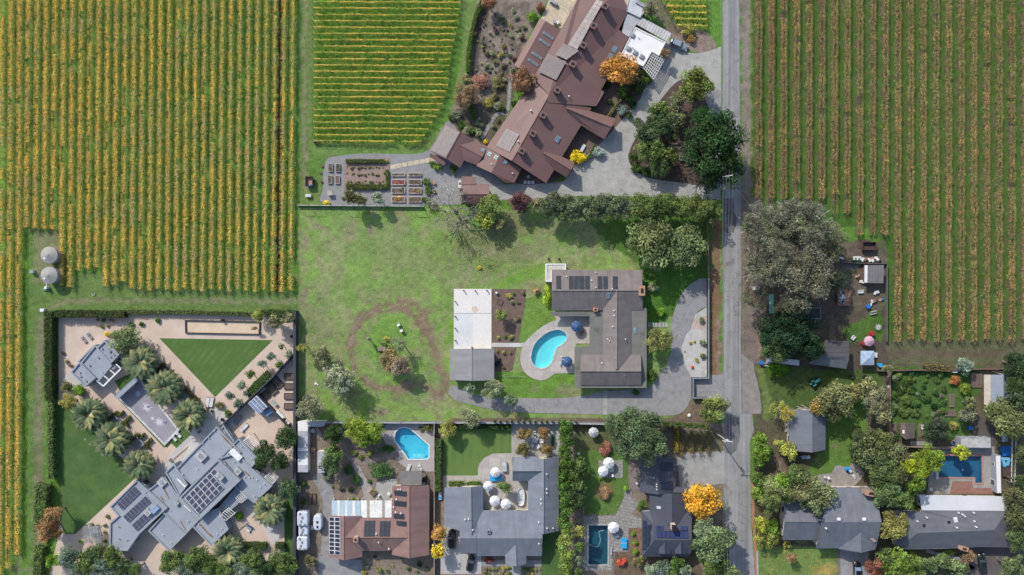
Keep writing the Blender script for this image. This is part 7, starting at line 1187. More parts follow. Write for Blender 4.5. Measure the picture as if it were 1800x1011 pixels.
def rv(px, py, ang, ln, wd, hh, label, rounded=False, secs=None):
    c = W(px, py); root = empty('travel_trailer', c, ang, label, 'trailer'); pm = mat('trailer skin', (.54, .58, .64, 1), (.47, .51, .57, 1), 1, 3, rough=.4, fw=.05); o = []
    k = 18 if rounded else 12
    for i in range(k):
        a = 2 * math.pi * i / k; e = .62 if rounded else .28; ca, sa = math.cos(a), math.sin(a); o.append((math.copysign(abs(ca) ** e, ca) * ln / 2, math.copysign(abs(sa) ** e, sa) * wd / 2))
    b = MB(); lv = [(0, .45, .94), (0, .6, 1), (0, hh - .35, 1), (0, hh - .1, .93), (0, hh, .8)]
    for (_, z, s) in lv: b.v += [(x * s, y * s, z) for x, y in o]
    b.f = [(j * k + i, j * k + (i + 1) % k, (j + 1) * k + (i + 1) % k, (j + 1) * k + i) for j in range(len(lv) - 1) for i in range(k)] + [tuple(range(k - 1, -1, -1)), tuple(range(4 * k, 5 * k))]; b.mi = [0] * len(b.f); b.build('body', pm, root)
    for sx in (-.1, .12):
        for sy in (-1, 1): b = MB(); b.tube((ln * sx, sy * (wd / 2 - .3), .33), (ln * sx, sy * (wd / 2 - .05), .33), .33, n=12); b.build('wheel', M_TYRE, root)
    for (u, v) in ((-.38, .2), (-.38, -.2), (.36, .2), (.1, 0), (-.15, .1)) if not rounded else ((-.25, 0), (.05, 0)):
        b = MB(); b.box((u * ln, v * wd, hh + .07), (.55, .45, .16)); b.build('roof_hatch', mat('smoke hatch', (.25, .24, .24, 1)) if not rounded else M_BLACK, root)
    b = MB(); b.tube((ln / 2 - .3, -.5, .45), (ln / 2 + .9, 0, .45), .06); b.tube((ln / 2 - .3, .5, .45), (ln / 2 + .9, 0, .45), .06); b.build('tow_bar', M_METAL, root); return root
rv(536.5, 907, R(90), 3.9, 2.9, 2.7, 'silver white trailer at the upper end of the three by the dark wall'); rv(537, 928.5, R(90), 2.7, 2.6, 2.2, 'plain low pale trailer in the middle of the three by the dark wall'); rv(536, 949.5, R(90), 3.6, 2.9, 2.7, 'silver white trailer at the lower end of the three by the dark wall'); rv(561.8, 914.5, R(90), 4.1, 2.3, 2.2, 'small round ended white caravan beside the left solar roof', True)
def boxes(name, label, cat, px, py, specs, ang=0, group=None):
    """small thing made of named boxy or turned parts: (part, material, x, y, z, dx, dy, dz[, rz]) or (part, material, 'o', x, y, z, r0, r1, h)"""
    root = empty(name, W(px, py), ang, label, cat, group)
    for s in specs:
        b = MB()
        if s[2] == 'o': b.lathe((s[3], s[4], s[5]), [(s[6] * .96, 0), (s[6], .03), (s[7], s[8] - .03), (s[7] * .94, s[8])], 14); b.build(s[0], s[1], root)
        else: b.box(s[2:5], s[5:8], s[8] if len(s) > 8 else 0); b.build(s[0], s[1], root)
    return root
def one(name, label, cat, px, py, shapes, m, ang=0, group=None, z=0):
    b = MB()
    for s in shapes:
        if s[0] == 'o': b.lathe(s[1:4], [(s[4] * .95, 0), (s[4], .03), (s[5], s[6] - .03), (s[5] * .9, s[6])], 12)
        elif s[0] == 't': b.tube(s[1], s[2], s[3], n=6)
        else: b.box(s[0:3], s[3:6], s[6] if len(s) > 6 else 0)
    o = b.build(name, m); o.location = W(px, py, z); o.rotation_euler = (0, 0, ang); return tag(o, label, cat, group)
def parasol(px, py, m, rr, label, h=2.5, group=None, ang=.2):
    z = h; v = W(px, py, z); root = empty('parasol', (v.x, v.y, 0), ang, label, 'parasol', group); b = MB(); n = 8; k = 3
    for j, (r_, zz) in enumerate(((.04, 0), (.5, -.22), (1.0, -.55))):
        for i in range(n * 2):
            a = math.pi * i / n; q = r_ * rr * (1 if i % 2 == 0 else (1 - .05 * r_)); b.v.append((q * math.cos(a), q * math.sin(a), z + zz - (0 if i % 2 == 0 else .05 * r_)))
    b.f = [((j + 1) * 16 + i, (j + 1) * 16 + (i + 1) % 16, j * 16 + (i + 1) % 16, j * 16 + i) for j in range(2) for i in range(16)] + [tuple(range(16))]; b.mi = [0] * len(b.f)
    for i in range(16): a_ = b.v[32 + i]; c_ = b.v[32 + (i + 1) % 16]; b.add([a_, c_, (c_[0], c_[1], c_[2] - .15), (a_[0], a_[1], a_[2] - .15)], [(0, 3, 2, 1)])
    cv = b.build('canopy', m, root)
    for i in range(8): a = math.pi * i / 4; b = MB(); b.tube((0, 0, z + .02), (rr * .5 * math.cos(a), rr * .5 * math.sin(a), z - .2), .02, n=4); b.tube((rr * .5 * math.cos(a), rr * .5 * math.sin(a), z - .2), (rr * math.cos(a), rr * math.sin(a), z - .54), .02, n=4); b.build('rib', M_METAL, cv)
    b = MB(); b.tube((0, 0, 0), (0, 0, z + .12), .03); b.build('pole', M_METAL, root); b = MB(); b.lathe((0, 0, 0), [(.32, 0), (.3, .08), (.06, .12)], 12); b.build('base', M_METAL, root); return root
parasol(1014, 574, M_CLOTHB, 1.5, 'navy blue parasol beside the upper end of the kidney pool'); parasol(997, 636.5, M_CLOTHB, 1.45, 'navy blue parasol beside the lower end of the kidney pool')
parasol(870.7, 831.5, M_CLOTHW, 1.35, 'white parasol over the bright blue table'); parasol(857.7, 855.7, M_CLOTHW, 1.3, 'white parasol closest to the roof edge, left of the courtyard tree'); parasol(869.5, 882, M_CLOTHW, 1.42, 'white parasol in the courtyard below the tree, the left of two'); parasol(889, 888, M_CLOTHW, 1.42, 'white parasol in the courtyard below the tree, the right of two')
parasol(1043.8, 761, mat('dusty canvas', (.5, .49, .5, 1), None, 1, 4, fw=.06), 1.35, 'greyish white parasol standing alone near the fence left of the very large tree'); parasol(1070.5, 815, M_CLOTHW, 1.5, 'white parasol on the square patio, the upper of the touching pair'); parasol(1060.8, 829.5, M_CLOTHW, 1.4, 'white parasol on the square patio, the lower of the touching pair'); parasol(1079, 929, M_CLOTHW, 1.5, 'white parasol beside the long dark pool'); parasol(1529.7, 600, mat('pink canvas', (.58, .36, .45, 1), (.48, .3, .38, 1), 2, 4), 1.35, 'pink parasol above the light blue canopy')
CH = boxes('garden_chair', 'brown chair at the upper blue parasol, the nearer to the pool', 'chair', 1021, 588, [('seat', M_WOOD, 0, 0, .43, .5, .5, .06), ('backrest', M_WOOD, -.24, 0, .72, .05, .5, .55), ('armrest', M_WOOD, 0, .25, .62, .45, .05, .04), ('armrest', M_WOOD, 0, -.25, .62, .45, .05, .04)] + [('leg', M_WOOD, x, y, .2, .05, .05, .4) for x in (-.22, .22) for y in (-.22, .22)], 1.0)
CH['group'] = 'garden chairs'; CPR = {}
def chair(px, py, ang, m, label, s=1.0):
    if m.name not in CPR:
        c = copy_tree(CH)
        for ch in bpy.data.objects:
            if ch.parent == c: ch.data = ch.data.copy(); ch.data.materials.clear(); ch.data.materials.append(m)
        CPR[m.name] = c; o = c
    else: o = copy_tree(CPR[m.name])
    o.location = W(px, py); o.rotation_euler = (0, 0, ang); o.scale = (s, s, s); o['label'] = label
for (x, y, a, lb) in ((1024, 583, .3, 'brown chair at the upper blue parasol, right of the table'), (1022, 574, 3, 'brown chair at the upper blue parasol, under its right edge'), (985, 639, .1, 'pale chair left of the lower blue parasol'), (988, 628, -1.2, 'pale chair above the lower blue parasol'), (1004, 646, 2, 'pale chair below the lower blue parasol')): chair(x, y, a, M_CLOTHW if 'pale' in lb else M_WOOD, lb)
M_STEELF = mat('steel grey furniture', (.33, .35, .38, 1), None, 1, 3)
def table(px, py, r, m, label, rnd=True, ang=0, h=.74, w_=None): return boxes('garden_table', label, 'table', px, py, ([('tabletop', m, 'o', 0, 0, h - .04, r, r, .06)] if rnd else [('tabletop', m, 0, 0, h, r * 2, (w_ or r) * 2, .05)]) + [('leg', m, sx * r * .6, sy * (w_ or r) * .6, h / 2 - .02, .06, .06, h - .04) for sx in (-1, 1) for sy in (-1, 1)], ang)
table(1016, 583, .6, M_TERRA, 'brown round table under the right edge of the upper blue parasol'); table(871.5, 838, 1.5, M_SKYB, 'bright blue table under the white parasol', False, 0, .75, .9); table(940, 772.7, .75, M_CUSH, 'square white table in the middle of the seating circle between four bronze trees', False); table(1074, 824, .6, M_CUSH, 'square white table under the touching pair of parasols', False); table(1084, 940, .45, M_STEELF, 'small grey table by the parasol at the dark pool', False)
for k, (x, y, a) in enumerate(((938.8, 760.5, -1.6), (946.5, 763.5, -2.2), (930, 772, 0), (952.5, 775, 3.1), (935.5, 782, .9), (945.5, 784, 2.2))): boxes('outdoor_armchair', 'white cushioned armchair in the circle of four bronze trees, the %s clockwise from the top' % ordn((1, 2, 6, 3, 5, 4)[k]), 'armchair', x, y, [('seat', M_CUSH, 0, 0, .28, .85, .85, .4), ('backrest', M_CUSH, -.4, 0, .55, .2, .85, .6), ('armrest', M_CUSH, 0, .4, .5, .8, .14, .3), ('armrest', M_CUSH, 0, -.4, .5, .8, .14, .3)], a, 'white armchairs in a circle')
for k, (x, y, a) in enumerate(((862, 861, 0), (866, 893, 1.5), (880, 893, 1.2), (878, 876, -1.2), (1076, 835, 2), (1062, 815, 5), (1449, 838, 1), (1455, 839, 2), (1119, 848, 2))): chair(x, y, a, M_CLOTHW, ('white chair at the left courtyard parasol', 'white chair below the left of the two lower courtyard parasols', 'white chair between the two lower courtyard parasols', 'white chair below the courtyard tree', 'white chair at the lower right of the touching parasols', 'white chair at the upper left of the touching parasols', 'white chair above the big grey house, the left one', 'white chair above the big grey house, the right one', 'white chair on the grey board deck left of the dark cabin')[k])
def lounger(px, py, ang, label, m, fr=M_WOOD, ln=1.95, wd=.75): boxes('sun_lounger', label, 'sun lounger', px, py, [('frame', fr, 0, 0, .26, ln, wd, .1), ('cushion', m, .2, 0, .36, ln - .65, wd - .08, .1), ('backrest', m, -ln / 2 + .38, 0, .5, .7, wd - .08, .12)] + [('leg', fr, sx * ln * .42, sy * wd * .4, .11, .07, .07, .22) for sx in (-1, 1) for sy in (-1, 1)], ang, 'sun loungers')
lounger(365.5, 706.7, R(80), 'white daybed at the lower tip of the triangular lawn, the left of a pair', M_CUSH, M_DWOOD, 2.6, 1.0); lounger(372.8, 706.5, R(80), 'white daybed at the lower tip of the triangular lawn, the right of a pair', M_CUSH, M_DWOOD, 2.6, 1.0)
M_CG = mat('grey cushion', (.26, .26, .28, 1)); lounger(149, 597.5, R(-52), 'wooden lounger with grey cushion above the pool pavilion, the left one', M_CG, M_PALEB); lounger(159, 591, R(-52), 'wooden lounger with grey cushion above the pool pavilion, the right one', M_CG, M_PALEB); lounger(315, 764, R(-50), 'pale lounger on the little lawn below the basin, the upper one', M_CUSH, M_PALEB); lounger(307, 770, R(-50), 'pale lounger on the little lawn below the basin, the lower one', M_CUSH, M_PALEB); lounger(718.7, 822, R(70), 'white lounger below the angled pool, the left one', M_CUSH, M_FRAME); lounger(739.7, 822, R(-60), 'white lounger below the angled pool, the right one', M_CUSH, M_FRAME)
for k, (x, y) in enumerate(((392, 738), (405, 743), (421, 752))): pass
lounger(419, 738, R(47), 'grey slatted bench in the walled yard, the one nearest the solar shed', M_CG, M_WOOD, 2.6, 1.1); lounger(430, 751, R(47), 'pale slatted bench in the walled yard, the one nearest the slatted pergola', M_CUSH, M_WOOD, 2.6, 1.0)
# tanks
for (x, y, lb) in ((86.5, 448.5, 'large round grey water tank with conical roof, the upper of two'), (86.5, 484, 'large round grey water tank with conical roof, the lower of two')):
    z = 2.7; v = W(x, y, z); root = empty('water_tank', (v.x, v.y, 0), 0, lb, 'water tank', 'water tanks'); mt_ = mat('tank sheet', (.30, .31, .31, 1), (.25, .26, .26, 1), .8, 4, rough=.5, fw=.1); b = MB(); b.lathe((0, 0, 0), [(2.12, 0), (2.12, z - .02)], 36); b.build('tank_wall', mt_, root)
    b = MB(); b.lathe((0, 0, z), [(2.2, 0), (2.2, .06), (.35, .75), (.3, .82)], 36); b.build('tank_roof', mat('tank roof', (.33, .315, .29, 1), (.29, .28, .26, 1), .5, 5, fw=.1), root); b = MB(); b.box((-.85, -.75, z + .42), (.75, .5, .12), .7); b.build('hatch', M_FRAME, root); b = MB(); b.box((2.16, .3, z / 2), (.08, .4, z)); b.build('ladder', M_METAL, root)
boxes('water_pump', 'white pump set with pipes below the lower water tank', 'pump', 84, 507, [('tank', M_FRAME, 'o', .2, .2, 0, .4, .38, 1.3), ('motor', M_METAL, -.4, -.1, .4, .9, .4, .5), ('pipe', M_FRAME, 0, .7, .5, .12, 1.2, .12), ('pipe', M_METAL, -.2, -.5, .25, 1.9, .1, .1)])
boxes('utility_box', 'small white box left of the water tanks', 'box', 59.5, 477.5, [('cabinet', M_FRAME, 0, 0, .5, .9, .8, 1), ('lid', M_METAL, 0, 0, 1.03, .96, .86, .06)]); boxes('utility_box', 'white meter box at the upper left corner of the tall dark hedge', 'box', 78, 545, [('cabinet', M_FRAME, 0, 0, .5, .95, .7, 1), ('lid', M_FRAME, 0, 0, 1.03, 1.05, .8, .06)]); boxes('square_planter', 'small white square frame lying on the track below the left vineyard', 'planter', 164.5, 517, [('side', M_FRAME, -.3, 0, .1, .08, .7, .2), ('side', M_FRAME, .3, 0, .1, .08, .7, .2), ('side', M_FRAME, 0, -.33, .1, .6, .08, .2)])
# carts and boxes by the garden lane
def cart(px, py, ang, ln, wd, hh, m, load, label): return boxes('tipping_trailer', label, 'trailer', px, py, [('floor', load, 0, 0, .55, ln, wd, .1), ('side_panel', m, 0, wd / 2, .5 + hh / 2, ln, .08, hh), ('side_panel', m, 0, -wd / 2, .5 + hh / 2, ln, .08, hh), ('end_panel', m, ln / 2, 0, .5 + hh / 2, .08, wd - .1, hh), ('end_panel', m, -ln / 2, 0, .5 + hh / 2, .08, wd - .1, hh), ('tow_bar', m, ln / 2 + .5, 0, .45, 1.0, .1, .1)] + [('wheel', M_TYRE, 0, s * (wd / 2 + .14), .3, .6, .18, .6) for s in (-1, 1)], ang)
cart(545.5, 320, R(90), 2.5, 1.8, .9, M_DWOOD, M_TERRA, 'dark trailer with a rusty floor on the grass by the garden lane'); one('blue_bag', 'blue bag at the lower end of the dark trailer by the garden lane', 'bag', 546, 327, [(0, 0, .25, .7, .45, .45), (.3, .1, .3, .3, .4, .35)], M_BLUEP, z=.7)
cart(1524, 433, R(180), 3.5, 2.0, 1.0, mat('plum trailer paint', (.10, .055, .055, 1)), M_DWOOD, 'dark plum coloured trailer standing at the end of the vine rows above the junk table')
boxes('beehive', 'pale blue white hive box on the grass below the dark garden trailer', 'hive', 543, 344.5, [('box', M_FRAME, 0, 0, .35, 1.4, .7, .6), ('lid', mat('pale blue', (.5, .58, .66, 1)), .1, 0, .68, 1.2, .75, .08)]); boxes('covered_barbecue', 'black covered barbecue at the lower left end of the middle vineyard', 'barbecue', 556, 249.5, [('body', M_BLACK, 0, 0, .5, 1.1, .6, .9), ('lid', M_METAL, -.1, .05, 1.0, .8, .4, .15)])
boxes('fallen_log', 'grey weathered log bench inside the dirt oval', 'log', 672, 613, [('log', M_WOOD, 0, 0, .4, 2.1, .95, .8), ('bark_strip', M_GREYB, 0, .2, .82, 1.9, .4, .05), ('stub', M_DWOOD, 1.2, -.3, .3, .5, .2, .3)], .1); boxes('chopping_table', 'small dark bench above the log in the dirt oval', 'bench', 674.5, 604, [('top', M_DWOOD, 0, 0, .5, 1.5, .35, .07), ('leg', M_DWOOD, -.6, 0, .23, .1, .3, .46), ('leg', M_DWOOD, .6, 0, .23, .1, .3, .46)], -.1)
for (x, y, lb) in ((701.5, 571, 'pale grey hive in the dirt oval, the upper one'), (706.5, 581, 'pale grey hive in the dirt oval, the lower one')): boxes('beehive', lb, 'hive', x, y, [('box', M_METAL, 0, 0, .45, .75, .6, .9), ('lid', M_FRAME, 0, 0, .93, .82, .66, .07), ('stand', M_WOOD, 0, 0, .04, .9, .7, .08)], .4)
boxes('birdhouse', 'pale birdhouse on a pole in the left part of the dirt oval', 'birdhouse', 649, 595, [('pole', M_WOOD, 0, 0, 1.3, .08, .08, 2.6), ('house', M_FRAME, 0, 0, 2.7, .5, .5, .5), ('roof', M_WOOD, 0, 0, 3.0, .7, .6, .1)]); one('white_rocks', 'small pale boulder under the large pale grey green tree', 'boulder', 555.5, 675, [('o', 0, 0, 0, .4, .2, .35), ('o', .5, -.3, 0, .25, .12, .25)], M_SLAB); one('boulder', 'pinkish boulder in the dark ground cover at the inner curve of the circular drive', 'boulder', 1115.5, 285, [('o', 0, 0, 0, .65, .35, .5)], M_TERRA); one('boulder', 'round white boulder by the driveway edge near the gate', 'boulder', 1211.5, 730.5, [('o', 0, 0, 0, .5, .3, .4)], M_SLAB)
# raised beds
def bed_(px, py, w_, d, m, label, soil=M_SOILB, h=.45, ang=0, plants=None, group=None):
    W_, D = w_ * S, d * S; root = boxes('raised_bed', label, 'planter', px, py, [('soil', soil, 0, 0, h / 2 - .05, W_ - .1, D - .1, h - .05), ('side_board', m, 0, D / 2, h / 2, W_ + .12, .12, h), ('side_board', m, 0, -D / 2, h / 2, W_ + .12, .12, h), ('end_board', m, W_ / 2, 0, h / 2, .12, D - .13, h), ('end_board', m, -W_ / 2, 0, h / 2, .12, D - .13, h)], ang, group)
    if plants:
        r = np.random.default_rng(int(px)); n = int(W_ * D * 30); x = (r.random(n) - .5) * (W_ - .2); y = (r.random(n) - .5) * (D - .2); k_ = fbm(x * 1.4 + px, y * 1.4 + py, 5, 2) > .42; x, y = x[k_], y[k_]; n = len(x); C = np.stack([x, y, h + r.random(n) * .3], 1); N = r.normal(size=(n, 3)); N[:, 2] += 1; q = np.array([COLS[c] for c in plants])
        lv = leafmesh('vegetables', C, N, .2 * (.6 + r.random(n)), LM_A, colr=q[((x * 1.3 + 20).astype(int)) % len(q)] * (.7 + .6 * r.random((n, 1))), parent=root)
M_BEDW = mat('pale bed boards', (.60, .52, .47, 1), None, 2, 4); G = 'raised beds in the gravel yard'
M_BEDG = mat('grey bed boards', (.40, .36, .33, 1), None, 2, 4)
for (x, y, lb, p) in ((581.3, 295, 'upper left', ['olive', 'brown']), (594.5, 295.3, 'upper right', ['green', 'purple']), (580.7, 316, 'lower left', ['khaki', 'olive']), (593.8, 316.5, 'lower right', None)): bed_(x, y, 7.2, 13.5, M_BEDG, 'upright grey planter at the left end of the gravel yard, the %s of four' % lb, plants=p, group=G)
for i, (y, d) in enumerate(((307.3, 5), (320.7, 9), (335.5, 9), (351, 9))):
    for j, x in enumerate((700.6, 729.4)): bed_(x, y, 23, d, M_BEDW, 'white edged raised bed, %s column, %s from the top' % (('left', 'right')[j], ordn(i + 1)), mat('red soil', (.24, .10, .09, 1), None, 2, 6) if (i, j) == (1, 0) else M_SOILB, plants=[[['sage', 'blue'], ['green', 'rust']], [['red', 'purple'], ['green', 'olive']], [['green', 'olive'], ['orange', 'yellow']], [['gold', 'orange'], ['yolive', 'rust']]][i][j], group=G)
shrub(709, 330.5, 4, 'lime', 'lime green plant spilling over the right end of the third left raised bed'); shrub(702, 347, 4, 'gold', 'golden plant in the lowest left raised bed')
M_BEDB = mat('black bed boards', (.035, .03, .03, 1), None, 2, 4)
for k, y in enumerate((661.5, 679, 696.5, 714)): bed_(508.5, y, 16, 10, M_BEDB, 'black edged vegetable bed against the long dark wall, the %s from the top' % ordn(k + 1), group='black beds by the dark wall')
for k, (x, y, w_, d, a) in enumerate(((478, 683, 22, 13, -50), (488, 672, 20, 12, -50), (468, 694, 13, 11, -50))): bed_(x, y, w_, d, M_BEDB, 'large tilted black bed right of the rounded green hedge, the %s from the top' % ordn((2, 1, 3)[k]), ang=R(a), h=.4, plants=['dark', 'brown'])
boxes('outdoor_kitchen', 'long white counter with a round black grill beside the black beds', 'counter', 499, 733, [('counter', M_FRAME, 0, 0, .45, 4.6, .8, .9), ('grill', M_BLACK, 'o', .6, 0, .9, .42, .38, .15), ('bowl', M_TERRA, 'o', 1.4, 0, .9, .3, .25, .12)], R(-48)); boxes('wire_table', 'pale green wire table between the tilted black beds', 'table', 483, 708, [('tabletop', mat('pale green', (.35, .42, .38, 1)), 0, 0, .72, 1.8, .9, .05)] + [('leg', M_METAL, x, y, .35, .05, .05, .7) for x in (-.8, .8) for y in (-.35, .35)], R(-48))
for k, (x, y, w_, d) in enumerate(((1569.5, 755.5, 9.5, 21), (1655, 704, 7, 21), (1672.5, 704, 7, 22), (1650, 729, 7, 14), (1670, 726, 18, 10), (1618, 756, 6.5, 21), (1716, 668, 17, 25))): bed_(x, y, w_, d, M_WOOD, ('narrow upright bed left of the lattice roofed hut', 'narrow empty bed in the middle of the overgrown garden, the left of two', 'narrow empty bed in the middle of the overgrown garden, the right of two', 'small planted bed under the two narrow empty beds', 'wide brown bed under the two narrow empty beds', 'narrow bed with white pots right of the lattice roofed hut', 'large dark soil plot left of the painted shed')[k], plants=['olive', 'green'] if k == 3 else None, h=.3)
for k, (x, y, a) in enumerate(((545.5, 877, 0), (553, 877, 0))): bed_(x, y, 5.5, 18, M_DWOOD, 'narrow dark bed above the trailers, the %s' % ('left one', 'right one')[k], h=.35)
bed_(879, 531.5, 9, 8, M_DWOOD, 'small tilted empty frame in the mulch bed beside the white slab', M_MULCH, .2, R(-28)); boxes('fire_pit_table', 'dark folded frame beside the grey tool shed', 'frame', 875.5, 638, [('tabletop', M_BLACK, 0, 0, .6, 1.7, 1.1, .06), ('leg', M_BLACK, -.7, 0, .28, .1, 1, .56), ('leg', M_BLACK, .7, 0, .28, .1, 1, .56)], .4); boxes('compost_planter', 'brown square planter with a bush above the corrugated patio cover', 'planter', 655.5, 865, [('box', M_TERRA, 0, 0, .3, 1.6, 1.6, .6), ('soil', M_SOILB, 0, 0, .61, 1.4, 1.4, .03)], .8)
# square seats by the basin
for (x, y, lb) in ((203, 741, 'left of the basin inside the upper zigzag hedge'), (243.5, 780, 'left of the basin inside the lower zigzag hedge'), (290, 651, 'inside the bronze chevron hedge'), (327, 696, 'between the bronze hedge and the third palm')): boxes('sunken_seat', 'grey square sunken seat ' + lb, 'seat', x, y, [('platform', M_CONC2, 0, 0, .15, 2.6, 2.6, .3), ('bench_back', M_PARAP, 0, 1.3, .4, 2.8, .25, .8), ('bench_back', M_PARAP, 1.3, 0, .4, .25, 2.4, .8)], R(-45), 'sunken seats')
# tubs, games and garden pieces
boxes('hot_tub', 'square grey covered hot tub on the curved patio', 'hot tub', 886.5, 819.5, [('cabinet', M_PARAP, 0, 0, .4, 1.3, 2.5, .8), ('cover', mat('tub cover', (.45, .47, .49, 1)), 0, 0, .88, 1.25, 2.4, .14)], .05)
o = MB(); pts = [(1.0 * math.copysign(abs(math.cos(t)) ** .7, math.cos(t)), 2.35 * math.copysign(abs(math.sin(t)) ** .8, math.sin(t))) for t in np.linspace(0, 2 * math.pi, 28)[:-1]]; o.prism([(x * .85, y * .9) for x, y in pts], 0, .1); k0 = len(pts); vs = [(x * .88, y * .92, .05) for x, y in pts] + [(x, y, .75) for x, y in pts] + [(x * .88, y * .94, .75) for x, y in pts] + [(x * .8, y * .88, .45) for x, y in pts]; fs = [(j * k0 + i, j * k0 + (i + 1) % k0, (j + 1) * k0 + (i + 1) % k0, (j + 1) * k0 + i) for j in range(3) for i in range(k0)] + [tuple(3 * k0 + i for i in range(k0))]; o.add(vs, fs); t_ = o.build('oval_boat', mat('white hull', (.62, .64, .66, 1), None, 1, 3)); t_.location = W(915.7, 872.5); tag(t_, 'long oval white dinghy shaped tub in the courtyard of the blue grey house', 'tub')
boxes('table_tennis_table', 'bright blue table tennis table beside the dark pool', 'table', 1096, 953, [('tabletop', M_SKYB, 0, .7, .76, 1.5, 1.35, .05), ('tabletop', M_SKYB, 0, -.7, .76, 1.5, 1.35, .05), ('net', M_FRAME, 0, 0, .86, 1.6, .03, .15)] + [('leg', M_BLACK, x, y, .37, .06, .06, .73) for x in (-.6, .6) for y in (-1.1, 1.1)]); boxes('slatted_bench', 'dark bench along the right side of the dark pool', 'bench', 1074, 968, [('seat', M_STEELF, 0, 0, .42, .5, 2.1, .06), ('leg', M_BLACK, 0, -.9, .2, .4, .08, .4), ('leg', M_BLACK, 0, .9, .2, .4, .08, .4)]); boxes('green_bench', 'long dark green bench right of the white seating circle', 'bench', 971.5, 773, [('seat', mat('dark green paint', (.02, .09, .04, 1)), 0, 0, .42, .75, 3.1, .08), ('leg', M_BLACK, 0, -1.3, .2, .5, .1, .4), ('leg', M_BLACK, 0, 1.3, .2, .5, .1, .4)], -.05)
boxes('stone_bench', 'plain white bench in the little court below the second brown wing', 'bench', 1023.8, 260.8, [('seat', M_CUSH, 0, 0, .4, .95, 2.1, .1), ('leg', M_CUSH, 0, -.7, .18, .6, .2, .36), ('leg', M_CUSH, 0, .7, .18, .6, .2, .36)], -.5); boxes('notice_sign', 'white board with a black mark left of the small brown shed', 'sign', 808.7, 325, [('board', M_FRAME, 0, 0, .5, .75, 2.0, .9), ('mark', M_BLACK, .02, .2, .97, .4, .7, .04), ('stand', M_BLACK, 0, -1.2, .2, .5, .2, .4)])
for k, x in enumerate((923, 929.8, 936.8)): boxes('outdoor_pouf', 'pale cushioned seat below the overhanging gable, the %s from the left' % ordn(k + 1), 'seat', x, 321, [('base', M_WOOD, 0, 0, .15, .8, .85, .3), ('cushion', M_CUSH, 0, 0, .37, .78, .83, .15)])
boxes('fire_bowl', 'round fire bowl above the three pale cushioned seats', 'fire bowl', 929, 311, [('bowl', M_METAL, 'o', 0, 0, .1, .35, .5, .4), ('base', M_BLACK, 'o', 0, 0, 0, .3, .3, .12)]); one('plant_pot', 'terracotta pot on the gravel right of the raised beds', 'pot', 763.5, 322.5, [('o', 0, 0, 0, .3, .42, .6)], M_TERRA)
for (x, y) in ((786, 333), (797, 333)): one('stepping_disc', 'pale mint disc set in the gravel left of the small brown shed', 'disc', x, y, [('o', 0, 0, 0.03, .3, .3, .04)], mat('mint', (.45, .68, .58, 1)), group='mint discs')
boxes('willow_screen', 'tan wicker frame on the gravel above the left end of the meadow fence', 'trellis', 581.5, 343.5, [('panel', M_PALEB, 0, 0, .5, 1.1, .06, 1.0), ('panel', M_PALEB, -.5, .5, .5, .06, 1.1, 1.0), ('top_frame', M_PALEB, 0, .5, 1.0, 1.3, 1.3, .06)], .1)
boxes('steel_bin', 'row of small stainless cabinets above the drained end of the brown shed patio', 'grill', 973, 6, [('cabinet', M_METAL, 0, 0, .45, 2.1, .8, .9), ('lid', M_STEELF, 0, 0, .95, 1.2, .7, .14)], R(-33)); boxes('barbecue', 'round grey barbecue on the cream patio at the top of the skylit roof', 'barbecue', 974, 40, [('bowl', M_METAL, 'o', 0, 0, .6, .45, .5, .35), ('stand', M_BLACK, 0, 0, .3, .5, .5, .6), ('shelf', M_FRAME, .8, -.5, .6, .9, .7, .08)], .5); table(1003, 17, .5, M_PALEB, 'narrow pale table at the right side of the cream patio', False, R(60), .74, 1.2 if False else .5)
boxes('outdoor_sofa', 'dark sofa group in the small right hand court of the modern house', 'sofa', 439, 926, [('seat', M_STEELF, 0, 0, .25, 1.6, .8, .4), ('backrest', M_CLOTHB, 0, .35, .55, 1.6, .2, .5), ('cushion', M_CUSH, .3, -.9, .3, .9, .6, .35)], R(-30)); boxes('pergola_table', 'dark dining table under the bare grid pergola', 'table', 168, 933, [('tabletop', M_STEELF, 0, 0, .74, 2.2, 1.1, .06)] + [('chair', M_STEELF, x, y, .4, .45, .45, .8) for x in (-.7, 0, .7) for y in (-1, 1)]); boxes('lawn_spotlight', 'pale round irrigation cover on the dark green lawn, the left of two', 'cover', 149.5, 772.5, [('lid', M_METAL, 'o', 0, 0, .04, .25, .25, .05)]); boxes('lawn_spotlight', 'pale round irrigation cover on the dark green lawn, the right of two', 'cover', 158.5, 781, [('lid', M_METAL, 'o', 0, 0, .04, .25, .25, .05)])
for (x, y, lb) in ((393, 563, 'black round bin on the upper edge of the bocce court'), (514.5, 591, 'black round bin against the long dark wall in the gravel')): boxes('black_bin', lb, 'bin', x, y, [('body', M_BLACK, 'o', 0, 0, 0, .32, .38, .9), ('rim', M_BLACK, 'o', 0, 0, .88, .42, .42, .06)])
boxes('doormat_planter', 'grey square planter at the door walk above the modern house', 'planter', 301, 808, [('pot', M_METAL, 0, 0, .3, .7, .7, .6), ('soil', M_SOILB, 0, 0, .61, .55, .55, .03)], .7); boxes('doormat_planter', 'grey square planter on the walk below the third palm', 'planter', 351, 759, [('pot', M_METAL, 0, 0, .3, .7, .7, .6), ('soil', M_SOILB, 0, 0, .61, .55, .55, .03)], .7); boxes('door_pot', 'black pot at the right end of the pale walk near the diagonal wall', 'pot', 392, 737, [('pot', M_BLACK, 'o', 0, 0, 0, .3, .45, .7)])
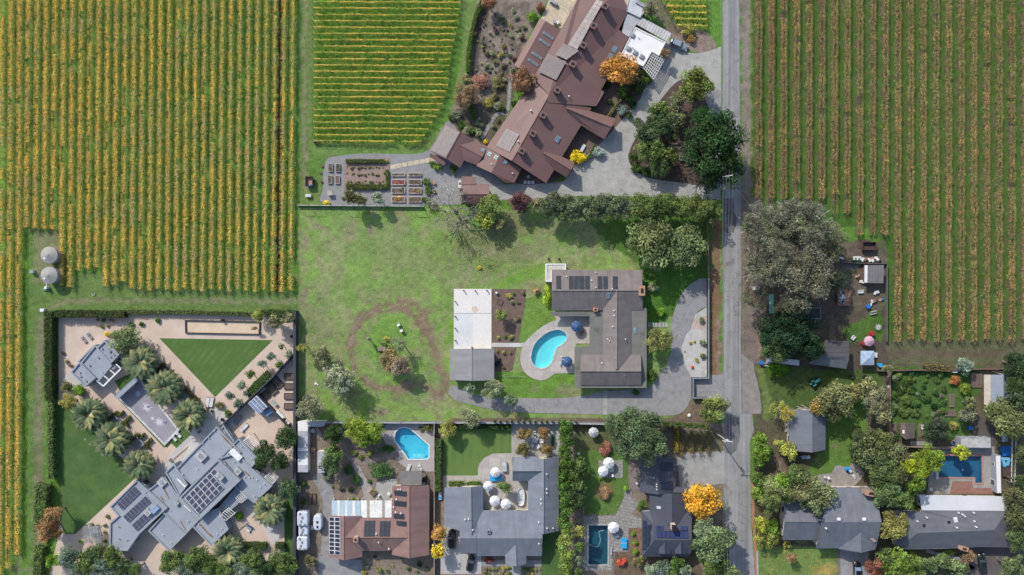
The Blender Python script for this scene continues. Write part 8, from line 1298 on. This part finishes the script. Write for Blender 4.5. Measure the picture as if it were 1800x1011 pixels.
# south row bits
boxes('sheet_boat', 'white upturned boat leaning beside the long white shed', 'boat', 550, 757, [('hull', M_FRAME, 'o', 0, 0, .1, .6, .35, .5), ('keel', M_METAL, 0, 0, .62, .1, .9, .06)], .3); one('timber_plank', 'white plank frame leaning above the long shed yard', 'frame', 562, 761, [(-.25, 0, .3, .1, 3.4, .1), (.15, 0, .3, .1, 3.4, .1)], M_FRAME, .5); boxes('rusty_stove', 'round rusty stove in the yard right of the long white shed', 'stove', 551, 789, [('body', M_TERRA, 'o', 0, 0, 0, .6, .6, .8), ('door_table', M_TERRA, 0, -1.1, .3, .8, .9, .5), ('hole', M_BLACK, 'o', 0, -1.1, .55, .25, .25, .06)]); boxes('grill_cluster', 'black table and chairs right of the board patio cover', 'table', 747, 842, [('tabletop', M_BLACK, 0, 0, .74, 1.3, 1.3, .06), ('chair', M_METAL, .1, 1.0, .45, .5, .5, .9), ('chair', M_METAL, -.2, -1.0, .45, .5, .5, .9), ('leg', M_BLACK, 0, 0, .36, .1, .1, .72)]); boxes('white_fountain', 'small white statue above the corrugated patio cover', 'statue', 667, 871, [('base', M_CUSH, 'o', 0, 0, 0, .4, .3, .5), ('figure', M_CUSH, 'o', 0, 0, .5, .2, .12, .8)]); boxes('white_urn', 'white urn at the left wall of the reddish roofed house', 'urn', 684, 867, [('base', M_CUSH, 'o', 0, 0, 0, .2, .3, .4), ('bowl', M_CUSH, 'o', 0, 0, .4, .3, .5, .35)]); boxes('cooler_box', 'blue and white cooler box in the passage left of the blue grey house', 'cooler', 774, 871, [('body', mat('pale blue', (.5, .58, .66, 1)), 0, 0, .3, .8, 1.9, .6), ('lid', M_SKYB, 0, -.4, .63, .7, .6, .06)]); boxes('white_box', 'white crate between the trailers and the round ended caravan', 'crate', 549.5, 927, [('box', M_FRAME, 0, 0, .3, .7, 1.0, .6), ('lid', M_CUSH, 0, 0, .62, .6, .8, .04)]); boxes('gravel_table', 'flat white box on the bush row below the dark house', 'box', 1160, 1001, [('tabletop', mat('weathered pallet', (.5, .49, .47, 1)), 0, 0, .75, 2.4, 2.4, .1), ('stand', M_WOOD, 0, 0, .35, 2, 2, .7)]); one('white_ring', 'small white ring lying in the shade left of the small lawn', 'ring', 1017, 797.5, [('o', 0, 0, 0, .4, .4, .1)], M_CUSH)
# east yard
gz = empty('gazebo', W(1517.6, 628), 0, 'light blue square canopy tent at the lower right of the dark barn', 'gazebo'); b = MB(); cc = [(-1.75, -1.85, 2.2), (1.75, -1.85, 2.2), (1.75, 1.85, 2.2), (-1.75, 1.85, 2.2)]; b.add(cc + [(0, 0, 2.9)], [(0, 1, 4), (1, 2, 4), (2, 3, 4), (3, 0, 4)]); b.add(cc + [(x, y, 2.0) for x, y, z in cc], [(i, 4 + i, 4 + (i + 1) % 4, (i + 1) % 4) for i in range(4)]); b.build('canopy', mat('light blue tarp', (.36, .45, .56, 1), (.26, .34, .44, 1), .9, 3), gz)
for sx in (-1.65, 1.65):
    for sy in (-1.75, 1.75): b = MB(); b.box((sx, sy, 1.05), (.08, .08, 2.1)); b.build('post', M_METAL, gz)
tr_ = cart(1480.5, 521.5, R(90), 4.6, 3.3, .8, M_WOOD, M_TERRA, 'large open timber trailer piled with white rubbish beside the gum trees'); rj = random.Random(3)
for k in range(14): one('rubbish_bag', 'crumpled pale rubbish bag piled on the large timber trailer', 'bag', 1480 + rj.uniform(-6, 4), 523 + rj.uniform(-9, 9), [(0, 0, .2, rj.uniform(.3, .8), rj.uniform(.3, .7), .4, rj.uniform(0, 3))], rj.choice((M_CUSH, M_FRAME, M_DWOOD, M_METAL)), group='rubbish on the timber trailer', z=.65)
boxes('workbench', 'white topped workbench with dark crates below the plum trailer', 'table', 1504, 455.5, [('tabletop', M_FRAME, 0, .2, .9, 2.1, .9, .06), ('shelf', mat('dark green paint', (.02, .09, .04, 1)), 0, -.3, .45, 2.0, .7, .8), ('box', M_CG, -.5, .2, 1.05, .4, .4, .25), ('box', M_STEELF, .4, .2, 1.05, .5, .35, .25)])
for k in range(34):
    x, y = [(rj.uniform(1442, 1478), rj.uniform(449, 459)), (rj.uniform(1515, 1546), rj.uniform(453, 461)), (rj.uniform(1528, 1552), rj.uniform(512, 540)), (rj.uniform(1503, 1518), rj.uniform(478, 496))][k % 4]
    one('junk_piece', 'small scrap piece scattered around the square grey board roofed shed', 'scrap', x, y, [(0, 0, rj.uniform(.1, .4), rj.uniform(.3, 1.2), rj.uniform(.2, .8), rj.uniform(.2, .8), rj.uniform(0, 3)), (.3, .2, .1, .3, .4, .2, rj.uniform(0, 3))], rj.choice((M_CUSH, M_FRAME, M_METAL, M_FRAME, M_BLUEP, M_TERRA, M_DWOOD, M_WOOD)), group='scrap around the grey shed')
one('white_tarp', 'long white tarpaulin roof under the lower edge of the very dark oak', 'tarpaulin', 1372, 634, [(0, 0, 1.6, 8.6, 1.4, .06, -.1), (-4, .8, .8, .1, .1, 1.6), (4, .2, .8, .1, .1, 1.6)], M_CUSH); one('white_tarp', 'short white panel at the upper left of the very dark oak', 'tarpaulin', 1351, 568, [(0, 0, 1.2, 2.4, .9, .06, .1), (0, 0, .6, .1, .1, 1.2)], M_CUSH); one('green_tarp', 'narrow mint green tarpaulin strip under the gum trees near the road', 'tarpaulin', 1355, 534, [(0, 0, .5, 1.1, 5.0, .5, .05)], mat('mint tarp', (.25, .6, .45, 1))); boxes('pile_box', 'white appliance under the gum trees near the road', 'appliance', 1328, 507, [('box', M_FRAME, 0, 0, .6, 1.5, .9, 1.2), ('lid', M_METAL, 0, 0, 1.23, 1.2, .6, .06)])
for (x, y, m, lb) in ((1524.5, 539, M_BLUEP, 'blue barrel on the grass below the scrap pile'), (1336.5, 637, M_BLUEP, 'blue barrel beside the road at the corner of the white tarpaulin'), (1531, 586, M_REDP, 'red bin above the pink parasol'), (1526.5, 589.5, M_REDP, 'dark red pot touching the red bin'), (1516, 603.5, M_REDP, 'red crate left of the pink parasol'), (1545, 641.5, M_SKYB, 'sky blue tub below the light blue canopy'), (1703, 751.5, M_BLUEP, 'round deep blue bin beside the dark soil path'), (1526.5, 995, M_BLUEP, 'blue bin between the black car and the dark red tree'), (1619, 747, M_FRAME, 'white pot on the narrow bed right of the hut, the upper'), (1619, 752, M_FRAME, 'white pot on the narrow bed right of the hut, the lower')): boxes('barrel', lb, 'bin' if 'bin' in lb else 'barrel', x, y, [('body', m, 'o', 0, 0, 0, .5, .55, .9) if 'pot' not in lb else ('body', m, 'o', 0, 0, 0, .25, .32, .6), ('rim', m, 'o', 0, 0, .86 if 'pot' not in lb else .55, .58 if 'pot' not in lb else .34, .58 if 'pot' not in lb else .34, .07)])
for k, (x, y, a, ln) in enumerate(((1347, 641, -.1, 2.1), (1534, 550, .2, 1.6), (1512, 513, .1, 1.4), (1538, 624, 1.5, 1.3), (1499, 594, .9, 1.2))): boxes('old_sofa', ('beige sofa beside the blue barrel near the road', 'beige armchair on a dark base at the yard fence', 'white bathtub like crate below the square grey shed', 'pale bench right of the light blue canopy', 'pale small crate above the dark barn')[k], 'sofa' if k < 2 else 'crate', x, y, [('seat', M_PALEB if k < 2 else M_CUSH, 0, 0, .25, ln, .8, .45), ('backrest', M_PALEB if k < 2 else M_CUSH, 0, .4, .5, ln, .2, .7 if k < 2 else .3)], a)
for (x, y, a) in ((1542, 575, 0),): 
    b = MB()
    for k in range(12): t = k * .52; b.box((.45 * math.cos(t), .45 * math.sin(t), .6), (.8, .12, .05), t)
    o = b.build('metal_windmill', M_CUSH); o.location = W(x, y); tag(o, 'white windmill wheel lying beside the yard fence above the red bin', 'wheel')
def tyre(x, y, m, lb):
    b = MB(); n = 16; vs = [((.55 + .25 * math.cos(p)) * math.cos(t), (.55 + .25 * math.cos(p)) * math.sin(t), .22 + .2 * math.sin(p)) for t in np.linspace(0, 2 * math.pi, n + 1)[:-1] for p in np.linspace(0, 2 * math.pi, 7)[:-1]]
    b.add(vs, [(i * 6 + j, ((i + 1) % n) * 6 + j, ((i + 1) % n) * 6 + (j + 1) % 6, i * 6 + (j + 1) % 6) for i in range(n) for j in range(6)]); o = b.build('discarded_tyre_ring', m); o.location = W(x, y); tag(o, lb, 'tyre')
tyre(1497.5, 662, M_TYRE, 'large black tyre below the dark barn, the left one'); tyre(1520, 664, M_TYRE, 'black tyre with pale hub below the light blue canopy')
boxes('old_tractor', 'small teal tractor in the shade below the dark barn', 'tractor', 1430, 671, [('hood', M_TEAL, .7, 0, .9, 1.5, .6, .6), ('seat', M_BLACK, -.5, 0, 1.0, .5, .5, .2), ('chassis', M_TEAL, 0, 0, .6, 2.6, .4, .3), ('mudguard', M_TEAL, -.5, .65, 1.1, .9, .3, .1), ('mudguard', M_TEAL, -.5, -.65, 1.1, .9, .3, .1), ('wheel', M_TYRE, -.5, .75, .55, 1.1, .3, 1.1), ('wheel', M_TYRE, -.5, -.75, .55, 1.1, .3, 1.1), ('wheel', M_TYRE, 1.1, .5, .3, .6, .2, .6), ('wheel', M_TYRE, 1.1, -.5, .3, .6, .2, .6)], .5); boxes('garden_mower', 'sky blue ride on mower on the grey patio above the big grey house', 'mower', 1491, 825, [('hood', M_SKYB, -.5, .6, .6, .8, .6, .5), ('deck', M_SKYB, 0, 0, .35, .9, 1.2, .3), ('seat', M_CUSH, .1, -.4, .8, .5, .5, .5), ('wheel', M_TYRE, -.5, -.4, .3, .2, .6, .6), ('wheel', M_TYRE, .5, -.4, .3, .2, .6, .6)], .5); one('folded_tarp', 'pale folded tarp right of the sky blue mower', 'tarp', 1499, 835, [(0, 0, .2, 1.2, .6, .3, -.5), (.3, -.6, .15, .9, .5, .25, -.7)], M_CUSH)
boxes('scrap_engine', 'grey scrap machine at the lower end of the grey outbuilding', 'machine', 1412, 803, [('body', M_METAL, 0, 0, .4, 1.4, .8, .7), ('hood', M_FRAME, 1.1, -.2, .4, .9, .8, .5), ('pipe', M_STEELF, -.4, .5, .8, 1.6, .15, .15)], .2); one('plank_pile', 'pile of pale planks against the top of the grey outbuilding', 'planks', 1412, 718, [(0, 0, .3, 3.6, .2, .15, -.3), (.6, .3, .3, 3.0, .2, .15, -.5), (-.5, .1, .45, 2.6, .2, .1, .1)], M_PALEB); one('timber_ladder', 'pale ladder lying on the leafy strip left of the small dark bushes', 'ladder', 1372, 822, [(-.2, 0, .1, .08, 3.2, .08), (.2, 0, .1, .08, 3.2, .08)] + [(0, -1.4 + .4 * k, .1, .4, .06, .06) for k in range(8)], M_PALEB, .1)
boxes('stone_steps', 'pale steps on the left side of the grey outbuilding', 'steps', 1383, 747, [('step', M_CONC, 0, y, .15, 1.1, 1.1, .3) for y in (-1.3, 0, 1.3)]); one('blue_tarp', 'bright blue tarpaulin over a stack right of the white lean to', 'tarpaulin', 1766, 792, [(0, 0, .5, 2.3, 2.3, 1.0, .05)], M_BLUEP); one('blue_tarp', 'ragged sky blue tarpaulin draped below the bright blue one', 'tarpaulin', 1765, 812, [(-.6, 0, .45, .7, 2.2, .9, .3), (.6, .1, .45, .6, 1.8, .9, -.3), (0, 1.0, .5, 1.9, .7, .9)], mat('sky tarp', (.08, .36, .62, 1), (.2, .42, .6, 1), 2, 4)); one('lumber_stack', 'brown lumber stack under the ragged sky blue tarpaulin', 'lumber', 1767, 828, [(0, 0, .3, 1.9, 2.8, .6)], M_DWOOD); boxes('awning_canopy', 'pale blue peaked canopy beside the large olive tree above the white stained carport', 'canopy', 1757.5, 763.5, [('sheet', mat('pale blue', (.5, .58, .66, 1)), -.35, 0, 2.0, .8, 3.0, .06), ('sheet', M_PARAP, .4, 0, 1.95, .7, 3.0, .06)] + [('post', M_METAL, x, y, 1, .06, .06, 2) for x in (-.7, .7) for y in (-1.4, 1.4)])
ar = empty('grape_arbor', W(1783, 810), 0, 'white and brown ladder like arbor at the far right beside the blue tarpaulins', 'arbor'); car_ = W(1783, 810); beams(ar, car_, [((1779.5, 772), (1778, 848)), ((1786, 772), (1784, 848))], 2.3, .14, .14, M_FRAME, 'beam'); beams(ar, car_, [((1777, 776 + k * 9), (1788, 776 + k * 9)) for k in range(9)], 2.42, .14, .08, M_WOOD); posts(ar, car_, [(1779.5, 772), (1778, 848), (1786, 772), (1784, 848)], 2.2, M_WOOD)
boxes('diving_step', 'white bench at the left end of the blue rectangular pool', 'bench', 1645.5, 835, [('seat', M_CUSH, 0, 0, .45, .75, 2.0, .1), ('leg', M_CUSH, 0, -.8, .2, .6, .15, .4), ('leg', M_CUSH, 0, .8, .2, .6, .15, .4)]); table(1634, 859, .45, M_FRAME, 'round white table at the lower left of the blue pool'); one('pool_float', 'small white float in the middle of the blue pool', 'float', 1692, 826, [('o', 0, 0, -.05, .15, .15, .1)], M_FRAME); one('brown_boards', 'pale boards leaning above the painted shed', 'planks', 1752, 655, [(0, 0, .3, 3.0, .25, .15, -.35), (.5, .4, .3, 2.4, .2, .15, -.5)], M_PALEB); one('white_hive', 'white box on the headland fence left of the pale shrubby tree', 'box', 1676, 652, [(0, 0, .4, 1.4, .8, .8)], M_CUSH); one('fence_post_cap', 'pale square box on the fence left of the vegetable garden', 'box', 1560.5, 679, [(0, 0, .5, .6, .6, 1.0)], M_CUSH)
for k in range(10): one('pot_cluster', 'small coloured pot crowded at the left end of the white stained carport', 'pot', 1676 + rj.uniform(-6, 10), 778 + rj.uniform(-8, 8), [('o', 0, 0, 0, .2, .28, .4)], rj.choice((M_FRAME, M_TERRA, M_BLUEP, M_CUSH)), group='pots by the white carport')
# power poles and lines
def pole(bx, by, h, arm, label, lamp=False):
    c = W(bx, by); root = empty('power_pole', c, 0, label, 'power pole'); b = MB(); b.tube((0, 0, 0), (0, 0, h), .17, .12, 10); b.build('pole', mat('pale pole', (.42, .39, .36, 1), None, 1, 5), root); b = MB(); b.box((0, 0, h - .6), (2.6, .14, .16), arm); b.build('crossarm', M_FRAME, root); b = MB(); b.lathe((.35, -.1, h - 2.4), [(.28, 0), (.3, .05), (.3, .9), (.22, 1.0)], 12); b.build('transformer', M_CUSH, root)
    for s in (-1.15, -.4, .4, 1.15): b = MB(); b.lathe((s * math.cos(arm), s * math.sin(arm), h - .52), [(.05, 0), (.09, .08), (.06, .22)], 8); b.build('insulator', M_FRAME, root)
    return c
PH = 10.3; c1 = pole(1259.5, 319.5, PH, .15, 'pale power pole leaning into view beside the huge dark green oak'); c2 = pole(1259.5, 762, PH, -.1, 'pale power pole beside the road at the end of the short vine rows')
M_WIRE = mat('wire', (.30, .30, .31, 1), None, 1, 2, rough=.4); c0 = Vector((c1.x - .6, 125, 0)); c3 = Vector((c2.x + 1.5, -115, 0))
for k, s in enumerate((-1.15, -.4, .4, 1.15)):
    b = MB()
    for (p, q) in ((c0, c1), (c1, c2), (c2, c3)):
        P0 = Vector((p.x + s, p.y, PH - .3)); P1 = Vector((q.x + s, q.y, PH - .3)); pv = P0; sag = (P1 - P0).length * .014
        for i in range(1, 17): t = i / 16; nw = P0.lerp(P1, t) - Vector((0, 0, sag * 4 * t * (1 - t))); b.tube(pv, nw, .022, n=4, cap=False); pv = nw
    tag(b.build('power_line', M_WIRE), 'thin power line along the road, the %s from the left' % ordn(k + 1), 'power line', 'power lines along the road')
b = MB(); b.tube((c1.x, c1.y, PH - 1.2), (W(1312, 376).x, W(1312, 376).y, 6.5), .02, n=4); tag(b.build('service_line', M_WIRE), 'thin service wire slanting from the upper power pole over the road into the gum trees', 'wire')
for (x, y) in ((964.5, 455.5), (983, 455.5)): boxes('short_post', 'dark round post on the grass above the white shelter, the %s one' % ('left' if x < 970 else 'right'), 'post', x, y, [('post', M_DWOOD, 'o', 0, 0, 0, .25, .25, .5), ('cap', M_BLACK, 'o', 0, 0, .5, .28, .28, .06)])
boxes('round_tank', 'white propane tank on the mulch bed corner above the small shrubs', 'tank', 873, 515, [('body', M_METAL, 'o', 0, 0, 0, .4, .4, .7), ('lid', M_FRAME, 'o', 0, 0, .7, .3, .2, .15)])
one('firewood_rail', 'thin pale rail across the grass left of the ranch house', 'rail', 895, 661, [(0, 0, .5, 8.5, .06, .06, -.02)] + [(-4 + 2 * k, .05 - .04 * k, .25, .06, .06, .5) for k in range(5)], M_METAL)
